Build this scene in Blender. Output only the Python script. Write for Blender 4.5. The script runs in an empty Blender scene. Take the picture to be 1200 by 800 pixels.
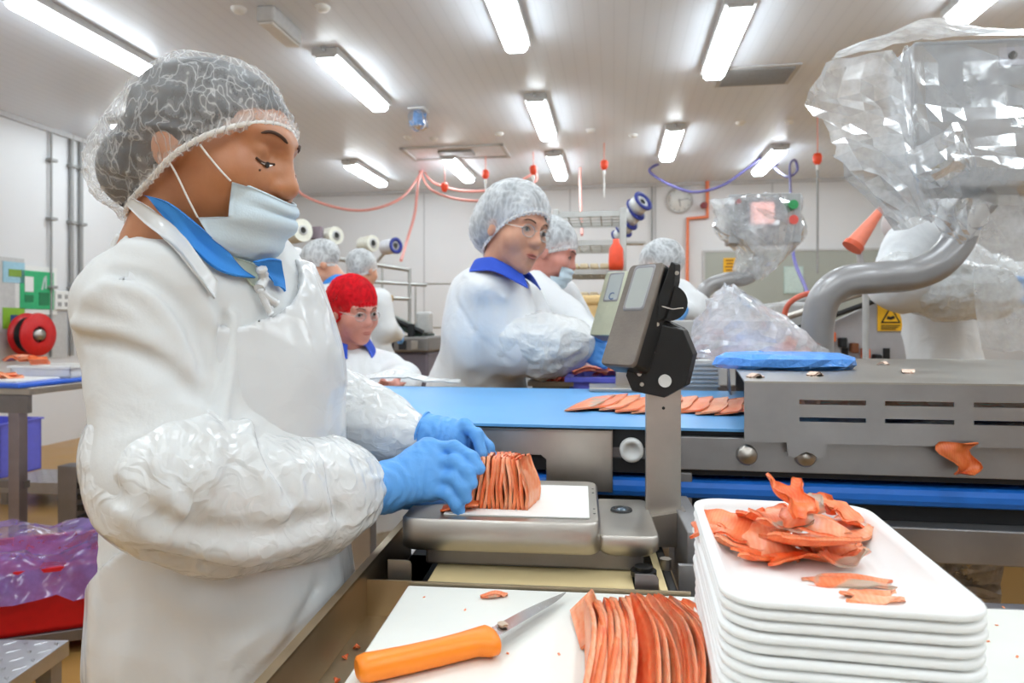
import bpy, bmesh, math, random
import numpy as np
from mathutils import Vector, Matrix, Euler

# ------------------------------------------------------------------ camera, world, exposure
SC = bpy.context.scene
COL = SC.collection
H, FPX, HZ = 1.25, 800.0, 378.0          # camera height, focal length in pixels, horizon row
cam_data = bpy.data.cameras.new('camera')
cam_data.sensor_width = 36.0
cam_data.lens = 36.0 * FPX / 1200.0
cam_data.shift_y = -(400.0 - HZ) / 1200.0
cam_data.clip_start = 0.05
cam_data.clip_end = 60
cam_data.dof.use_dof = True
cam_data.dof.focus_distance = 0.93
cam_data.dof.aperture_fstop = 7.1
cam = bpy.data.objects.new('camera', cam_data)
COL.objects.link(cam)
cam.location = (0, 0, H)
cam.rotation_euler = (math.pi / 2, 0, 0)
SC.camera = cam

world = bpy.data.worlds.new('world')
world.use_nodes = True
world.node_tree.nodes['Background'].inputs[0].default_value = (0.9, 0.95, 1.0, 1)
world.node_tree.nodes['Background'].inputs[1].default_value = 0.4
SC.world = world
SC.view_settings.view_transform = 'Standard'
SC.view_settings.look = 'None'
SC.view_settings.gamma = 1.0
SC.view_settings.use_curve_mapping = False
SC.view_settings.exposure = 0.30
LAMP_POWER = 20.0                         # emission strength of the fluorescent diffusers
SC.cycles.max_bounces = 6
SC.cycles.diffuse_bounces = 4
SC.cycles.glossy_bounces = 4
SC.cycles.transmission_bounces = 6
SC.cycles.transparent_max_bounces = 16
SC.cycles.caustics_reflective = False
SC.cycles.caustics_refractive = False
SC.cycles.sample_clamp_indirect = 6.0

TH = math.radians(8.5)                    # the room is turned a little against the camera
CT, ST = math.cos(TH), math.sin(TH)
ROT = -TH

def P(px, py, D):
    return Vector(((px - 600.0) / FPX * D, D, H - (py - HZ) / FPX * D))
def Pz(px, py, z):
    return P(px, py, FPX * (H - z) / (py - HZ))
def RW(u, v, z=0.0):
    return Vector((u * CT + v * ST, -u * ST + v * CT, z))
def UV(p):
    return (p.x * CT - p.y * ST, p.x * ST + p.y * CT)
WALL_BACK_V, WALL_LEFT_U, WALL_RIGHT_U, WALL_FRONT_V, CEIL = 10.01, -5.74, 6.2, -4.2, 3.25
def BW(px, py, off=0.0):                  # a point on the back wall
    D = (WALL_BACK_V - off) / ((px - 600) / FPX * ST + CT)
    return P(px, py, D)
def LW(px, py, off=0.0):                  # a point on the left wall
    D = (WALL_LEFT_U + off) / ((px - 600) / FPX * CT - ST)
    return P(px, py, D)
def CW(px, py, drop=0.0):                 # a point on the ceiling
    D = FPX * (CEIL - drop - H) / (HZ - py)
    return P(px, py, D)
def R3(rz=0, rx=0, ry=0):
    return Euler((rx, ry, rz), 'XYZ').to_matrix()

# ------------------------------------------------------------------ materials
def lin(c):
    if isinstance(c, str):
        c = c.lstrip('#')
        c = tuple(int(c[i:i + 2], 16) / 255 for i in (0, 2, 4))
    return tuple((x / 12.92 if x <= 0.04045 else ((x + 0.055) / 1.055) ** 2.4) for x in c) + (1.0,)

class NT:
    def __init__(self, name):
        self.m = bpy.data.materials.new(name)
        self.m.use_nodes = True
        self.t = self.m.node_tree
        self.n = self.t.nodes
        self.b = self.n['Principled BSDF']
        self.out = self.n['Material Output']
    def new(self, typ, **kw):
        nd = self.n.new(typ)
        for k, v in kw.items():
            if k in nd.inputs:
                nd.inputs[k].default_value = v
            else:
                setattr(nd, k, v)
        return nd
    def link(self, a, b):
        self.t.links.new(a, b)
    def coord(self, kind='Object', scale=(1, 1, 1), rot=(0, 0, 0)):
        tc = self.new('ShaderNodeTexCoord')
        mp = self.new('ShaderNodeMapping')
        mp.inputs['Scale'].default_value = scale
        mp.inputs['Rotation'].default_value = rot
        self.link(tc.outputs[kind], mp.inputs['Vector'])
        return mp.outputs['Vector']
    def noise(self, vec, scale, detail=4.0, rough=0.5, dist=0.0):
        nd = self.new('ShaderNodeTexNoise')
        nd.inputs['Scale'].default_value = scale
        nd.inputs['Detail'].default_value = detail
        nd.inputs['Roughness'].default_value = rough
        nd.inputs['Distortion'].default_value = dist
        if vec is not None:
            self.link(vec, nd.inputs['Vector'])
        return nd.outputs['Fac']
    def ramp(self, fac, stops):
        r = self.new('ShaderNodeValToRGB')
        e = r.color_ramp.elements
        while len(e) < len(stops):
            e.new(0.5)
        for i, (p, c) in enumerate(stops):
            e[i].position = p
            e[i].color = c if len(c) == 4 else tuple(c) + (1,)
        self.link(fac, r.inputs['Fac'])
        return r.outputs['Color']
    def math(self, op, a, b=None, clamp=False):
        m = self.new('ShaderNodeMath', operation=op)
        m.use_clamp = clamp
        for i, x in enumerate((a, b)):
            if x is None:
                continue
            if isinstance(x, (int, float)):
                m.inputs[i].default_value = x
            else:
                self.link(x, m.inputs[i])
        return m.outputs[0]
    def bump(self, height, strength, dist=0.002, target=None):
        b = self.new('ShaderNodeBump')
        b.inputs['Strength'].default_value = strength
        b.inputs['Distance'].default_value = dist
        self.link(height, b.inputs['Height'])
        self.link(b.outputs['Normal'], (target or self.b).inputs['Normal'])
        return b.outputs['Normal']
    def mix(self, fac, a, b):
        m = self.new('ShaderNodeMixShader')
        if isinstance(fac, (int, float)):
            m.inputs[0].default_value = fac
        else:
            self.link(fac, m.inputs[0])
        self.link(a, m.inputs[1])
        self.link(b, m.inputs[2])
        return m.outputs[0]
    def surface(self, s):
        self.link(s, self.out.inputs['Surface'])

MATS = {}
def plain(name, c, rough=0.5, metal=0.0, var=0.06, nscale=30.0, bump=0.0, bscale=120.0, spec=0.5, emit=0.0, sub=0.0, coat=0.0):
    if name in MATS:
        return MATS[name]
    t = NT(name)
    col = lin(c)
    t.b.inputs['Roughness'].default_value = rough
    t.b.inputs['Metallic'].default_value = metal
    t.b.inputs['Specular IOR Level'].default_value = spec
    t.b.inputs['Coat Weight'].default_value = coat
    t.b.inputs['Coat Roughness'].default_value = 0.15
    if sub:
        t.b.inputs['Subsurface Weight'].default_value = sub
        t.b.inputs['Subsurface Radius'].default_value = (0.012, 0.004, 0.002)
        t.b.inputs['Subsurface Scale'].default_value = 1.0
    v = t.coord('Object')
    f = t.noise(v, nscale, 5)
    lo = tuple(x * (1 - var) for x in col[:3]) + (1,)
    hi = tuple(min(1, x * (1 + var)) for x in col[:3]) + (1,)
    t.link(t.ramp(f, [(0.3, lo), (0.7, hi)]), t.b.inputs['Base Color'])
    if bump:
        t.bump(t.noise(v, bscale, 3), bump)
    if emit:
        t.b.inputs['Emission Color'].default_value = col
        t.b.inputs['Emission Strength'].default_value = emit
    MATS[name] = t.m
    return t.m

def steel(name, c='#b4b1ad', rough=0.33, aniso=(1, 1, 1), bump=0.08, metal=1.0, stain=0.12):
    if name in MATS:
        return MATS[name]
    t = NT(name)
    col = lin(c)
    t.b.inputs['Metallic'].default_value = metal
    v = t.coord('Object', scale=aniso)
    g = t.noise(v, 260, 3)
    w = t.noise(t.coord('Object'), 7, 5, 0.6)
    lo = tuple(x * (1 - stain) for x in col[:3]) + (1,)
    hi = tuple(min(1, x * (1 + stain)) for x in col[:3]) + (1,)
    t.link(t.ramp(w, [(0.3, lo), (0.7, hi)]), t.b.inputs['Base Color'])
    t.link(t.ramp(w, [(0.2, (rough - .06,) * 3), (0.8, (rough + .1,) * 3)]), t.b.inputs['Roughness'])
    t.bump(g, bump, 0.001)
    MATS[name] = t.m
    return t.m

def fabric(name, c='#eeeeee', rough=0.75, fine=0.12, big=0.35, bigscale=9.0, sheen=0.0, spec=0.3):
    """smock cloth: fine weave, soft wrinkles"""
    if name in MATS:
        return MATS[name]
    t = NT(name)
    col = lin(c)
    t.b.inputs['Base Color'].default_value = col
    t.b.inputs['Roughness'].default_value = rough
    t.b.inputs['Specular IOR Level'].default_value = spec
    v = t.coord('Object')
    a = t.noise(v, bigscale, 3, 0.45, 1.2)
    b = t.noise(v, 420, 2)
    s = t.math('ADD', t.math('MULTIPLY', a, big), t.math('MULTIPLY', b, fine * 0.05))
    t.bump(s, 0.7, 0.02)
    MATS[name] = t.m
    return t.m

def crinkle(name, c='#f2f2f0', rough=0.22, scale=26.0, strength=0.55, alpha=1.0, spec=0.5, dist=0.006, trans=0.0):
    """shiny crumpled polythene (apron, sleeve covers): sharp facet ridges"""
    if name in MATS:
        return MATS[name]
    t = NT(name)
    t.b.inputs['Base Color'].default_value = lin(c)
    t.b.inputs['Roughness'].default_value = rough
    t.b.inputs['Specular IOR Level'].default_value = spec
    v = t.coord('Object')
    nz = t.new('ShaderNodeTexNoise')
    nz.inputs['Scale'].default_value = scale * 0.45
    nz.inputs['Detail'].default_value = 3
    t.link(v, nz.inputs['Vector'])
    mx = t.new('ShaderNodeMix', data_type='VECTOR')
    mx.inputs[0].default_value = 0.22
    t.link(v, mx.inputs[4]); t.link(nz.outputs['Color'], mx.inputs[5])
    hs = []
    for k, sc in enumerate((scale, scale * 2.3)):
        vo = t.new('ShaderNodeTexVoronoi', feature='F1', distance='MANHATTAN' if k else 'EUCLIDEAN')
        vo.inputs['Scale'].default_value = sc
        t.link(mx.outputs[1], vo.inputs['Vector'])
        hs.append(vo.outputs['Distance'])
    h = t.math('ADD', hs[0], t.math('MULTIPLY', hs[1], 0.35))
    t.bump(h, strength, dist)
    if alpha < 1.0:
        tr = t.new('ShaderNodeBsdfTransparent')
        t.surface(t.mix(alpha, tr.outputs[0], t.b.outputs[0]))
    MATS[name] = t.m
    return t.m

def film(name, c='#f4f6f8', body=0.40, gloss=0.22, scale=6.0, strength=0.30, rough=0.10, dist=0.012):
    """thin clear polythene: mostly see-through, milky folds, sharp glints"""
    if name in MATS:
        return MATS[name]
    t = NT(name)
    v = t.coord('Object')
    nz = t.new('ShaderNodeTexNoise')
    nz.inputs['Scale'].default_value = scale * 0.6
    nz.inputs['Detail'].default_value = 4
    t.link(v, nz.inputs['Vector'])
    mx = t.new('ShaderNodeMix', data_type='VECTOR')
    mx.inputs[0].default_value = 0.3
    t.link(v, mx.inputs[4]); t.link(nz.outputs['Color'], mx.inputs[5])
    vo = t.new('ShaderNodeTexVoronoi', feature='F1')
    vo.inputs['Scale'].default_value = scale
    t.link(mx.outputs[1], vo.inputs['Vector'])
    vo2 = t.new('ShaderNodeTexVoronoi', feature='F1')
    vo2.inputs['Scale'].default_value = scale * 3.1
    t.link(mx.outputs[1], vo2.inputs['Vector'])
    h = t.math('ADD', vo.outputs['Distance'], t.math('MULTIPLY', vo2.outputs['Distance'], 0.3))
    bp = t.new('ShaderNodeBump')
    bp.inputs['Strength'].default_value = strength
    bp.inputs['Distance'].default_value = dist
    t.link(h, bp.inputs['Height'])
    df = t.new('ShaderNodeBsdfDiffuse'); df.inputs['Color'].default_value = lin(c)
    tl = t.new('ShaderNodeBsdfTranslucent'); tl.inputs['Color'].default_value = lin(c)
    tr = t.new('ShaderNodeBsdfTransparent'); tr.inputs['Color'].default_value = (0.97, 0.975, 0.98, 1)
    gl = t.new('ShaderNodeBsdfGlossy'); gl.inputs['Roughness'].default_value = rough
    for nd in (df, tl, gl):
        t.link(bp.outputs['Normal'], nd.inputs['Normal'])
    milky = t.mix(0.5, df.outputs[0], tl.outputs[0])
    fo = t.math('MULTIPLY_ADD', t.noise(v, scale * 0.8, 5, 0.65), 1.0)
    bodyf = t.ramp(t.noise(v, scale * 0.9, 5, 0.65), [(0.35, (body * .45,) * 3), (0.72, (min(1, body * 1.9),) * 3)])
    m1 = t.mix(bodyf, tr.outputs[0], milky)
    fr = t.new('ShaderNodeFresnel'); fr.inputs['IOR'].default_value = 1.5
    t.link(bp.outputs['Normal'], fr.inputs['Normal'])
    t.surface(t.mix(t.math('MULTIPLY', fr.outputs[0], gloss * 2.2, True), m1, gl.outputs[0]))
    MATS[name] = t.m
    return t.m

def salmon(name, c1='#f26a34', c2='#fa9564', stripe=95.0, skin=0.0, rot=(0, 0, 0), cs='#9c8878'):
    if name in MATS:
        return MATS[name]
    t = NT(name)
    v = t.coord('Object', rot=rot)
    w = t.new('ShaderNodeTexWave', wave_type='BANDS', bands_direction='X')
    w.inputs['Scale'].default_value = stripe
    w.inputs['Distortion'].default_value = 7.0
    w.inputs['Detail'].default_value = 2
    w.inputs['Detail Scale'].default_value = 0.6
    t.link(v, w.inputs['Vector'])
    n = t.noise(v, 60, 4)
    f = t.math('ADD', t.math('MULTIPLY', w.outputs['Fac'], 0.12), t.math('MULTIPLY', n, 0.85))
    col = t.ramp(f, [(0.25, lin(c1)), (0.62, lin(c2)), (0.95, lin('#f8b592'))])
    if skin:
        g = t.noise(v, 22, 3)
        mk = t.ramp(g, [(0.62 - skin * 0.2, (0, 0, 0)), (0.68 - skin * 0.2, (1, 1, 1))])
        mx = t.new('ShaderNodeMix', data_type='RGBA')
        t.link(mk, mx.inputs[0]); t.link(col, mx.inputs[6]); mx.inputs[7].default_value = lin(cs)
        col = mx.outputs[2]
    t.link(col, t.b.inputs['Base Color'])
    t.b.inputs['Roughness'].default_value = 0.36
    t.b.inputs['Subsurface Weight'].default_value = 0.25
    t.b.inputs['Subsurface Radius'].default_value = (0.006, 0.002, 0.001)
    t.b.inputs['Subsurface Scale'].default_value = 0.6
    t.bump(n, 0.25, 0.001)
    MATS[name] = t.m
    return t.m

# ------------------------------------------------------------------ objects
def tag(o, label, cat, group=None, kind=None):
    if label: o['label'] = label
    if cat: o['category'] = cat
    if group: o['group'] = group
    if kind: o['kind'] = kind
    return o
def thing(name, label, cat, loc=(0, 0, 0), rz=0.0, group=None, rot=None):
    o = bpy.data.objects.new(name, None)
    COL.objects.link(o)
    o.empty_display_size = 0.05
    o.location = loc
    o.rotation_euler = rot if rot is not None else (0, 0, rz)
    return tag(o, label, cat, group)
def mesh_obj(name, verts, faces, mat, parent=None, smooth=False, loc=None, rot=None):
    me = bpy.data.meshes.new(name)
    me.from_pydata([tuple(v) for v in verts], [], [tuple(int(i) for i in f) for f in faces])
    me.update()
    if smooth:
        me.polygons.foreach_set('use_smooth', [True] * len(me.polygons))
    if mat is not None:
        for m in (mat if isinstance(mat, (list, tuple)) else [mat]):
            me.materials.append(m)
    o = bpy.data.objects.new(name, me)
    COL.objects.link(o)
    if parent is not None:
        o.parent = parent
    if loc is not None:
        o.location = loc
    if rot is not None:
        o.rotation_euler = rot
    return o
def np_obj(name, V, Q, mat, parent=None, smooth=True):
    """fast path for large numpy meshes (quads)"""
    me = bpy.data.meshes.new(name)
    V = np.asarray(V, np.float32); Q = np.asarray(Q, np.int32)
    me.vertices.add(len(V)); me.vertices.foreach_set('co', V.ravel())
    k = Q.shape[1]
    me.loops.add(Q.size); me.loops.foreach_set('vertex_index', Q.ravel())
    me.polygons.add(len(Q))
    me.polygons.foreach_set('loop_start', np.arange(0, Q.size, k, dtype=np.int32))
    me.polygons.foreach_set('loop_total', np.full(len(Q), k, np.int32))
    me.polygons.foreach_set('use_smooth', np.full(len(Q), bool(smooth)))
    me.update(calc_edges=True)
    me.validate()
    if mat is not None:
        for m in (mat if isinstance(mat, (list, tuple)) else [mat]):
            me.materials.append(m)
    o = bpy.data.objects.new(name, me)
    COL.objects.link(o)
    if parent is not None:
        o.parent = parent
    return o
def copy_tree(o, parent=None):
    c = o.copy()
    COL.objects.link(c)
    c.parent = parent
    for ch in list(o.children):
        copy_tree(ch, c)
    return c

class MB:
    """collects shapes into one mesh"""
    def __init__(self):
        self.v, self.f, self.sm = [], [], []
    def add(self, vs, fs, M=None, smooth=False):
        b = len(self.v)
        if M is not None:
            vs = [M @ Vector(v) for v in vs]
        self.v += [tuple(v) for v in vs]
        self.f += [tuple(b + i for i in f) for f in fs]
        self.sm += [smooth] * len(fs)
        return self
    def box(self, lo, hi, M=None, bev=0.0):
        x0, y0, z0 = lo; x1, y1, z1 = hi
        if bev <= 0:
            vs = [(x0, y0, z0), (x1, y0, z0), (x1, y1, z0), (x0, y1, z0), (x0, y0, z1), (x1, y0, z1), (x1, y1, z1), (x0, y1, z1)]
            fs = [(3, 2, 1, 0), (4, 5, 6, 7), (0, 1, 5, 4), (1, 2, 6, 5), (2, 3, 7, 6), (3, 0, 4, 7)]
            return self.add(vs, fs, M)
        bm = bmesh.new()
        bmesh.ops.create_cube(bm, size=1.0)
        for v in bm.verts:
            v.co = Vector(((x0 + x1) / 2 + v.co.x * (x1 - x0), (y0 + y1) / 2 + v.co.y * (y1 - y0), (z0 + z1) / 2 + v.co.z * (z1 - z0)))
        bmesh.ops.bevel(bm, geom=list(bm.edges), offset=bev, segments=2, affect='EDGES', profile=0.5)
        bm.verts.index_update()
        vs = [v.co.copy() for v in bm.verts]; fs = [[v.index for v in f.verts] for f in bm.faces]
        bm.free()
        return self.add(vs, fs, M)
    def cyl(self, a, b, r, r2=None, n=20, cap=True, smooth=True):
        a = Vector(a); b = Vector(b); r2 = r if r2 is None else r2
        d = (b - a).normalized()
        q = d.to_track_quat('Z', 'Y').to_matrix()
        vs, fs = [], []
        for p, rr in ((a, r), (b, r2)):
            for i in range(n):
                t = 2 * math.pi * i / n
                vs.append(p + q @ Vector((math.cos(t) * rr, math.sin(t) * rr, 0)))
        side = [(i, (i + 1) % n, n + (i + 1) % n, n + i) for i in range(n)]
        self.add(vs, side, None, smooth)
        if cap:
            self.add(vs, [tuple(range(n - 1, -1, -1)), tuple(range(n, 2 * n))])
        return self
    def lathe(self, prof, M=None, n=28, smooth=True):
        """profile [(r, z)...] turned around z"""
        vs, fs = [], []
        for r, z in prof:
            for i in range(n):
                t = 2 * math.pi * i / n
                vs.append((r * math.cos(t), r * math.sin(t), z))
        for k in range(len(prof) - 1):
            for i in range(n):
                j = (i + 1) % n
                fs.append((k * n + i, k * n + j, (k + 1) * n + j, (k + 1) * n + i))
        return self.add(vs, fs, M, smooth)
    def tube(self, pts, r, n=10, cap=True, smooth=True):
        pts = [Vector(p) for p in pts]
        rs = r if isinstance(r, (list, tuple)) else [r] * len(pts)
        vs, fs = [], []
        up = Vector((0, 0, 1))
        t0 = (pts[1] - pts[0]).normalized()
        if abs(t0.dot(up)) > 0.95: up = Vector((0, 1, 0))
        nrm = t0.cross(up).normalized()
        for i, p in enumerate(pts):
            if i == 0: t = t0
            elif i == len(pts) - 1: t = (pts[-1] - pts[-2]).normalized()
            else: t = ((pts[i + 1] - p).normalized() + (p - pts[i - 1]).normalized()).normalized()
            nrm = (nrm - t * nrm.dot(t)).normalized()
            bi = t.cross(nrm)
            for k in range(n):
                a = 2 * math.pi * k / n
                vs.append(p + (nrm * math.cos(a) + bi * math.sin(a)) * rs[i])
        for i in range(len(pts) - 1):
            for k in range(n):
                j = (k + 1) % n
                fs.append((i * n + k, i * n + j, (i + 1) * n + j, (i + 1) * n + k))
        self.add(vs, fs, None, smooth)
        if cap:
            L = (len(pts) - 1) * n
            self.add(vs, [tuple(range(n - 1, -1, -1)), tuple(L + i for i in range(n))])
        return self
    def prism(self, outline, t, M=None):
        """outline [(x, y)...] counter-clockwise, extruded from z=0 to z=t"""
        n = len(outline)
        vs = [(x, y, 0) for x, y in outline] + [(x, y, t) for x, y in outline]
        fs = [tuple(range(n - 1, -1, -1)), tuple(range(n, 2 * n))] + [(i, (i + 1) % n, n + (i + 1) % n, n + i) for i in range(n)]
        return self.add(vs, fs, M)
    def rings(self, rings, closed_start=False, closed_end=False, M=None, smooth=True):
        n = len(rings[0])
        vs = [p for r in rings for p in r]
        fs = []
        for k in range(len(rings) - 1):
            for i in range(n):
                j = (i + 1) % n
                fs.append((k * n + i, k * n + j, (k + 1) * n + j, (k + 1) * n + i))
        self.add(vs, fs, M, smooth)
        if closed_start: self.add(rings[0], [tuple(range(n - 1, -1, -1))], M)
        if closed_end: self.add(rings[-1], [tuple(range(n))], M)
        return self
    def plate(self, xs, zs, holes, y0, y1, M=None):
        """upright plate in x/z with rectangular holes given as cell indices"""
        for i in range(len(xs) - 1):
            for k in range(len(zs) - 1):
                if (i, k) in holes: continue
                self.box((xs[i], y0, zs[k]), (xs[i + 1], y1, zs[k + 1]), M)
        return self
    def build(self, name, mat, parent=None, loc=None, rot=None, bevel=0.0):
        o = mesh_obj(name, self.v, self.f, mat, parent, False, loc, rot)
        o.data.polygons.foreach_set('use_smooth', self.sm)
        if bevel:
            m = o.modifiers.new('bevel', 'BEVEL'); m.width = bevel; m.segments = 2; m.limit_method = 'ANGLE'; m.angle_limit = math.radians(50)
        return o

def smooth_path(pts, n=8):
    pts = [Vector(p) for p in pts]
    out = []
    for i in range(len(pts) - 1):
        p0 = pts[max(i - 1, 0)]; p1 = pts[i]; p2 = pts[i + 1]; p3 = pts[min(i + 2, len(pts) - 1)]
        for k in range(n):
            t = k / n
            out.append(0.5 * ((2 * p1) + (p2 - p0) * t + (2 * p0 - 5 * p1 + 4 * p2 - p3) * t * t + (3 * p1 - p0 - 3 * p2 + p3) * t ** 3))
    out.append(pts[-1])
    return out
def sag(a, b, drop, n=14):
    a = Vector(a); b = Vector(b)
    return [a.lerp(b, i / n) - Vector((0, 0, drop * 4 * (i / n) * (1 - i / n))) for i in range(n + 1)]
def rrect(w, d, r, n=5, cx=0, cy=0):
    out = []
    for sx, sy, a0 in ((1, 1, 0), (-1, 1, 90), (-1, -1, 180), (1, -1, 270)):
        for i in range(n + 1):
            a = math.radians(a0 + 90 * i / n)
            out.append((cx + sx * (w / 2 - r) + r * math.cos(a), cy + sy * (d / 2 - r) + r * math.sin(a)))
    return out
def text_obj(name, body, size, mat, parent, loc, rot, extrude=0.0005):
    cu = bpy.data.curves.new(name, 'FONT')
    cu.body = body; cu.size = size; cu.extrude = extrude; cu.align_x = 'CENTER'; cu.align_y = 'CENTER'
    cu.materials.append(mat)
    tmp = bpy.data.objects.new(name, cu)
    COL.objects.link(tmp)
    bpy.context.view_layer.update()
    me = bpy.data.meshes.new_from_object(tmp.evaluated_get(bpy.context.evaluated_depsgraph_get()))
    bpy.data.objects.remove(tmp)
    o = bpy.data.objects.new(name, me)
    COL.objects.link(o)
    if not me.materials: me.materials.append(mat)
    o.parent = parent; o.location = loc; o.rotation_euler = rot
    return o

ORD = ['first', 'second', 'third', 'fourth', 'fifth', 'sixth', 'seventh', 'eighth', 'ninth', 'tenth', 'eleventh', 'twelfth', 'thirteenth', 'fourteenth', 'fifteenth', 'sixteenth', 'seventeenth', 'eighteenth', 'nineteenth', 'twentieth', 'twenty-first', 'twenty-second', 'twenty-third', 'twenty-fourth', 'twenty-fifth', 'twenty-sixth', 'twenty-seventh']

# numpy value noise
_rng = np.random.RandomState(7)
_TAB = _rng.rand(64, 64, 64).astype(np.float32) * 2 - 1
def vnoise(p, scale=1.0, seed=0):
    p = np.asarray(p, np.float32) * scale + seed * 7.31 + 100.0
    i = np.floor(p).astype(np.int32); f = p - i
    f = f * f * (3 - 2 * f)
    x0, y0, z0 = i[..., 0] & 63, i[..., 1] & 63, i[..., 2] & 63
    x1, y1, z1 = (x0 + 1) & 63, (y0 + 1) & 63, (z0 + 1) & 63
    fx, fy, fz = f[..., 0], f[..., 1], f[..., 2]
    T = _TAB
    a = T[x0, y0, z0] * (1 - fx) + T[x1, y0, z0] * fx
    b = T[x0, y1, z0] * (1 - fx) + T[x1, y1, z0] * fx
    c = T[x0, y0, z1] * (1 - fx) + T[x1, y0, z1] * fx
    d = T[x0, y1, z1] * (1 - fx) + T[x1, y1, z1] * fx
    return (a * (1 - fy) + b * fy) * (1 - fz) + (c * (1 - fy) + d * fy) * fz
def ridged(p, scale, seed=0):
    return 1 - np.abs(vnoise(p, scale, seed)) * 2.0

def loft(rows, nu=10, nv=10, crumple=0.0, cscale=8.0, seed=0, thick=0.0):
    """rows of 3-D control points -> fine quad grid, optionally crumpled along its normal"""
    R = [smooth_path(r, nu) for r in rows]
    n = len(R[0])
    cols = [smooth_path([r[i] for r in R], nv) for i in range(n)]
    G = np.array([[tuple(p) for p in c] for c in cols], np.float32)    # (n, m, 3)
    if crumple:
        du = np.gradient(G, axis=0); dv = np.gradient(G, axis=1)
        N = np.cross(du, dv); N /= (np.linalg.norm(N, axis=2, keepdims=True) + 1e-9)
        k = ridged(G, cscale, seed) * 0.6 + ridged(G, cscale * 2.3, seed + 3) * 0.4
        G = G + N * (k * crumple)[..., None]
    a, b = G.shape[:2]
    idx = np.arange(a * b).reshape(a, b)
    Q = np.stack([idx[:-1, :-1], idx[1:, :-1], idx[1:, 1:], idx[:-1, 1:]], -1).reshape(-1, 4)
    V = G.reshape(-1, 3)
    if thick:
        du = np.gradient(G, axis=0); dv = np.gradient(G, axis=1)
        N = np.cross(du, dv); N /= (np.linalg.norm(N, axis=2, keepdims=True) + 1e-9)
        V2 = (G - N * thick).reshape(-1, 3)
        nV = len(V)
        rim = np.concatenate([idx[0, :], idx[1:, -1], idx[-1, -2::-1], idx[-2:0:-1, 0]])
        rq = np.stack([rim, np.roll(rim, -1), np.roll(rim, -1) + nV, rim + nV], -1)
        Q = np.concatenate([Q, Q[:, ::-1] + nV, rq[:, ::-1]])
        V = np.concatenate([V, V2])
    return V, Q

# ------------------------------------------------------------------ implicit surfaces for bodies and clothing
def smin(a, b, k):
    h = np.clip(0.5 + 0.5 * (b - a) / k, 0, 1)
    return b * (1 - h) + a * h - k * h * (1 - h)
def smax(a, b, k):
    return -smin(-a, -b, k)
def d_cap(p, a, b, ra, rb):
    a = np.asarray(a, np.float32); b = np.asarray(b, np.float32)
    ab = b - a
    t = np.clip(((p - a) @ ab) / max(float(ab @ ab), 1e-9), 0, 1)
    return np.linalg.norm(p - a - t[:, None] * ab, axis=1) - (ra + (rb - ra) * t)
def d_ell(p, c, r, R=None):
    q = p - np.asarray(c, np.float32)
    if R is not None:
        q = q @ np.asarray(R, np.float32)          # world -> local (columns of R are local axes)
    r = np.asarray(r, np.float32)
    k0 = np.linalg.norm(q / r, axis=1); k1 = np.linalg.norm(q / (r * r), axis=1)
    return k0 * (k0 - 1) / np.maximum(k1, 1e-6)
def d_poly(p, pts):
    d = np.full(len(p), 1e9, np.float32)
    for a, b in zip(pts[:-1], pts[1:]):
        d = np.minimum(d, d_cap(p, a, b, 0, 0))
    return d
class Field:
    def __init__(self):
        self.ops = []
        self.strokes = []
        self.extra = []
    def cap(self, a, b, ra, rb=None, k=0.02):
        self.ops.append(('c', tuple(a), tuple(b), ra, ra if rb is None else rb, k)); return self
    def ell(self, c, r, R=None, k=0.02):
        self.ops.append(('e', tuple(c), tuple(r), None if R is None else np.array(R), k)); return self
    def cut_ell(self, c, r, R=None, k=0.01):
        self.ops.append(('-e', tuple(c), tuple(r), None if R is None else np.array(R), k)); return self
    def cut_cap(self, a, b, ra, rb=None, k=0.01):
        self.ops.append(('-c', tuple(a), tuple(b), ra, ra if rb is None else rb, k)); return self
    def fn(self, f):
        self.extra.append(f); return self
    def stroke(self, pts, w, amp):
        self.strokes.append(([tuple(q) for q in pts], w, amp)); return self
    def _bounds(self):
        if getattr(self, '_nb', -1) != len(self.ops):
            c, r = [], []
            for o in self.ops:
                if o[0] in ('c', '-c'):
                    a, b = np.array(o[1]), np.array(o[2])
                    c.append((a + b) / 2); r.append(np.linalg.norm(b - a) / 2 + max(o[3], o[4]))
                else:
                    c.append(np.array(o[1])); r.append(max(o[2]))
            self._c, self._r, self._nb = np.array(c, np.float32).reshape(-1, 3), np.array(r, np.float32), len(self.ops)
            self._add = np.array([o[0][0] != '-' for o in self.ops])
        return self._c, self._r
    def base(self, p):
        d = np.full(len(p), 10.0, np.float32)
        ops = self.ops
        if len(ops) > 4 and len(p) <= 8192:
            lo, hi = p.min(0), p.max(0)
            m = (lo + hi) / 2; rad = float(np.linalg.norm(hi - lo)) / 2
            c, r = self._bounds()
            dist = np.linalg.norm(c - m, axis=1)
            ub = float((dist + rad)[self._add].min())
            lb = dist - r - rad
            ops = [o for o, l, a in zip(ops, lb, self._add) if l < (ub + .12 if a else .06)]
        for o in ops:
            if o[0] == 'c': d = smin(d, d_cap(p, *o[1:5]), o[5])
            elif o[0] == 'e': d = smin(d, d_ell(p, *o[1:4]), o[4])
            elif o[0] == '-e': d = smax(d, -d_ell(p, *o[1:4]), o[4])
            elif o[0] == '-c': d = smax(d, -d_cap(p, *o[1:5]), o[5])
        return d
    def __call__(self, p):
        p = np.asarray(p, np.float32)
        d = self.base(p)
        if self.strokes:
            lo, hi = p.min(0), p.max(0)
            for pts, w, amp in self.strokes:
                a = np.array(pts, np.float32)
                if (a.min(0) - 3 * w > hi).any() or (a.max(0) + 3 * w < lo).any(): continue
                q = d_poly(p, pts)
                d = d - amp * np.exp(-(q / w) ** 2)
        for f in self.extra:
            d = f(p, d)
        return d
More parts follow.
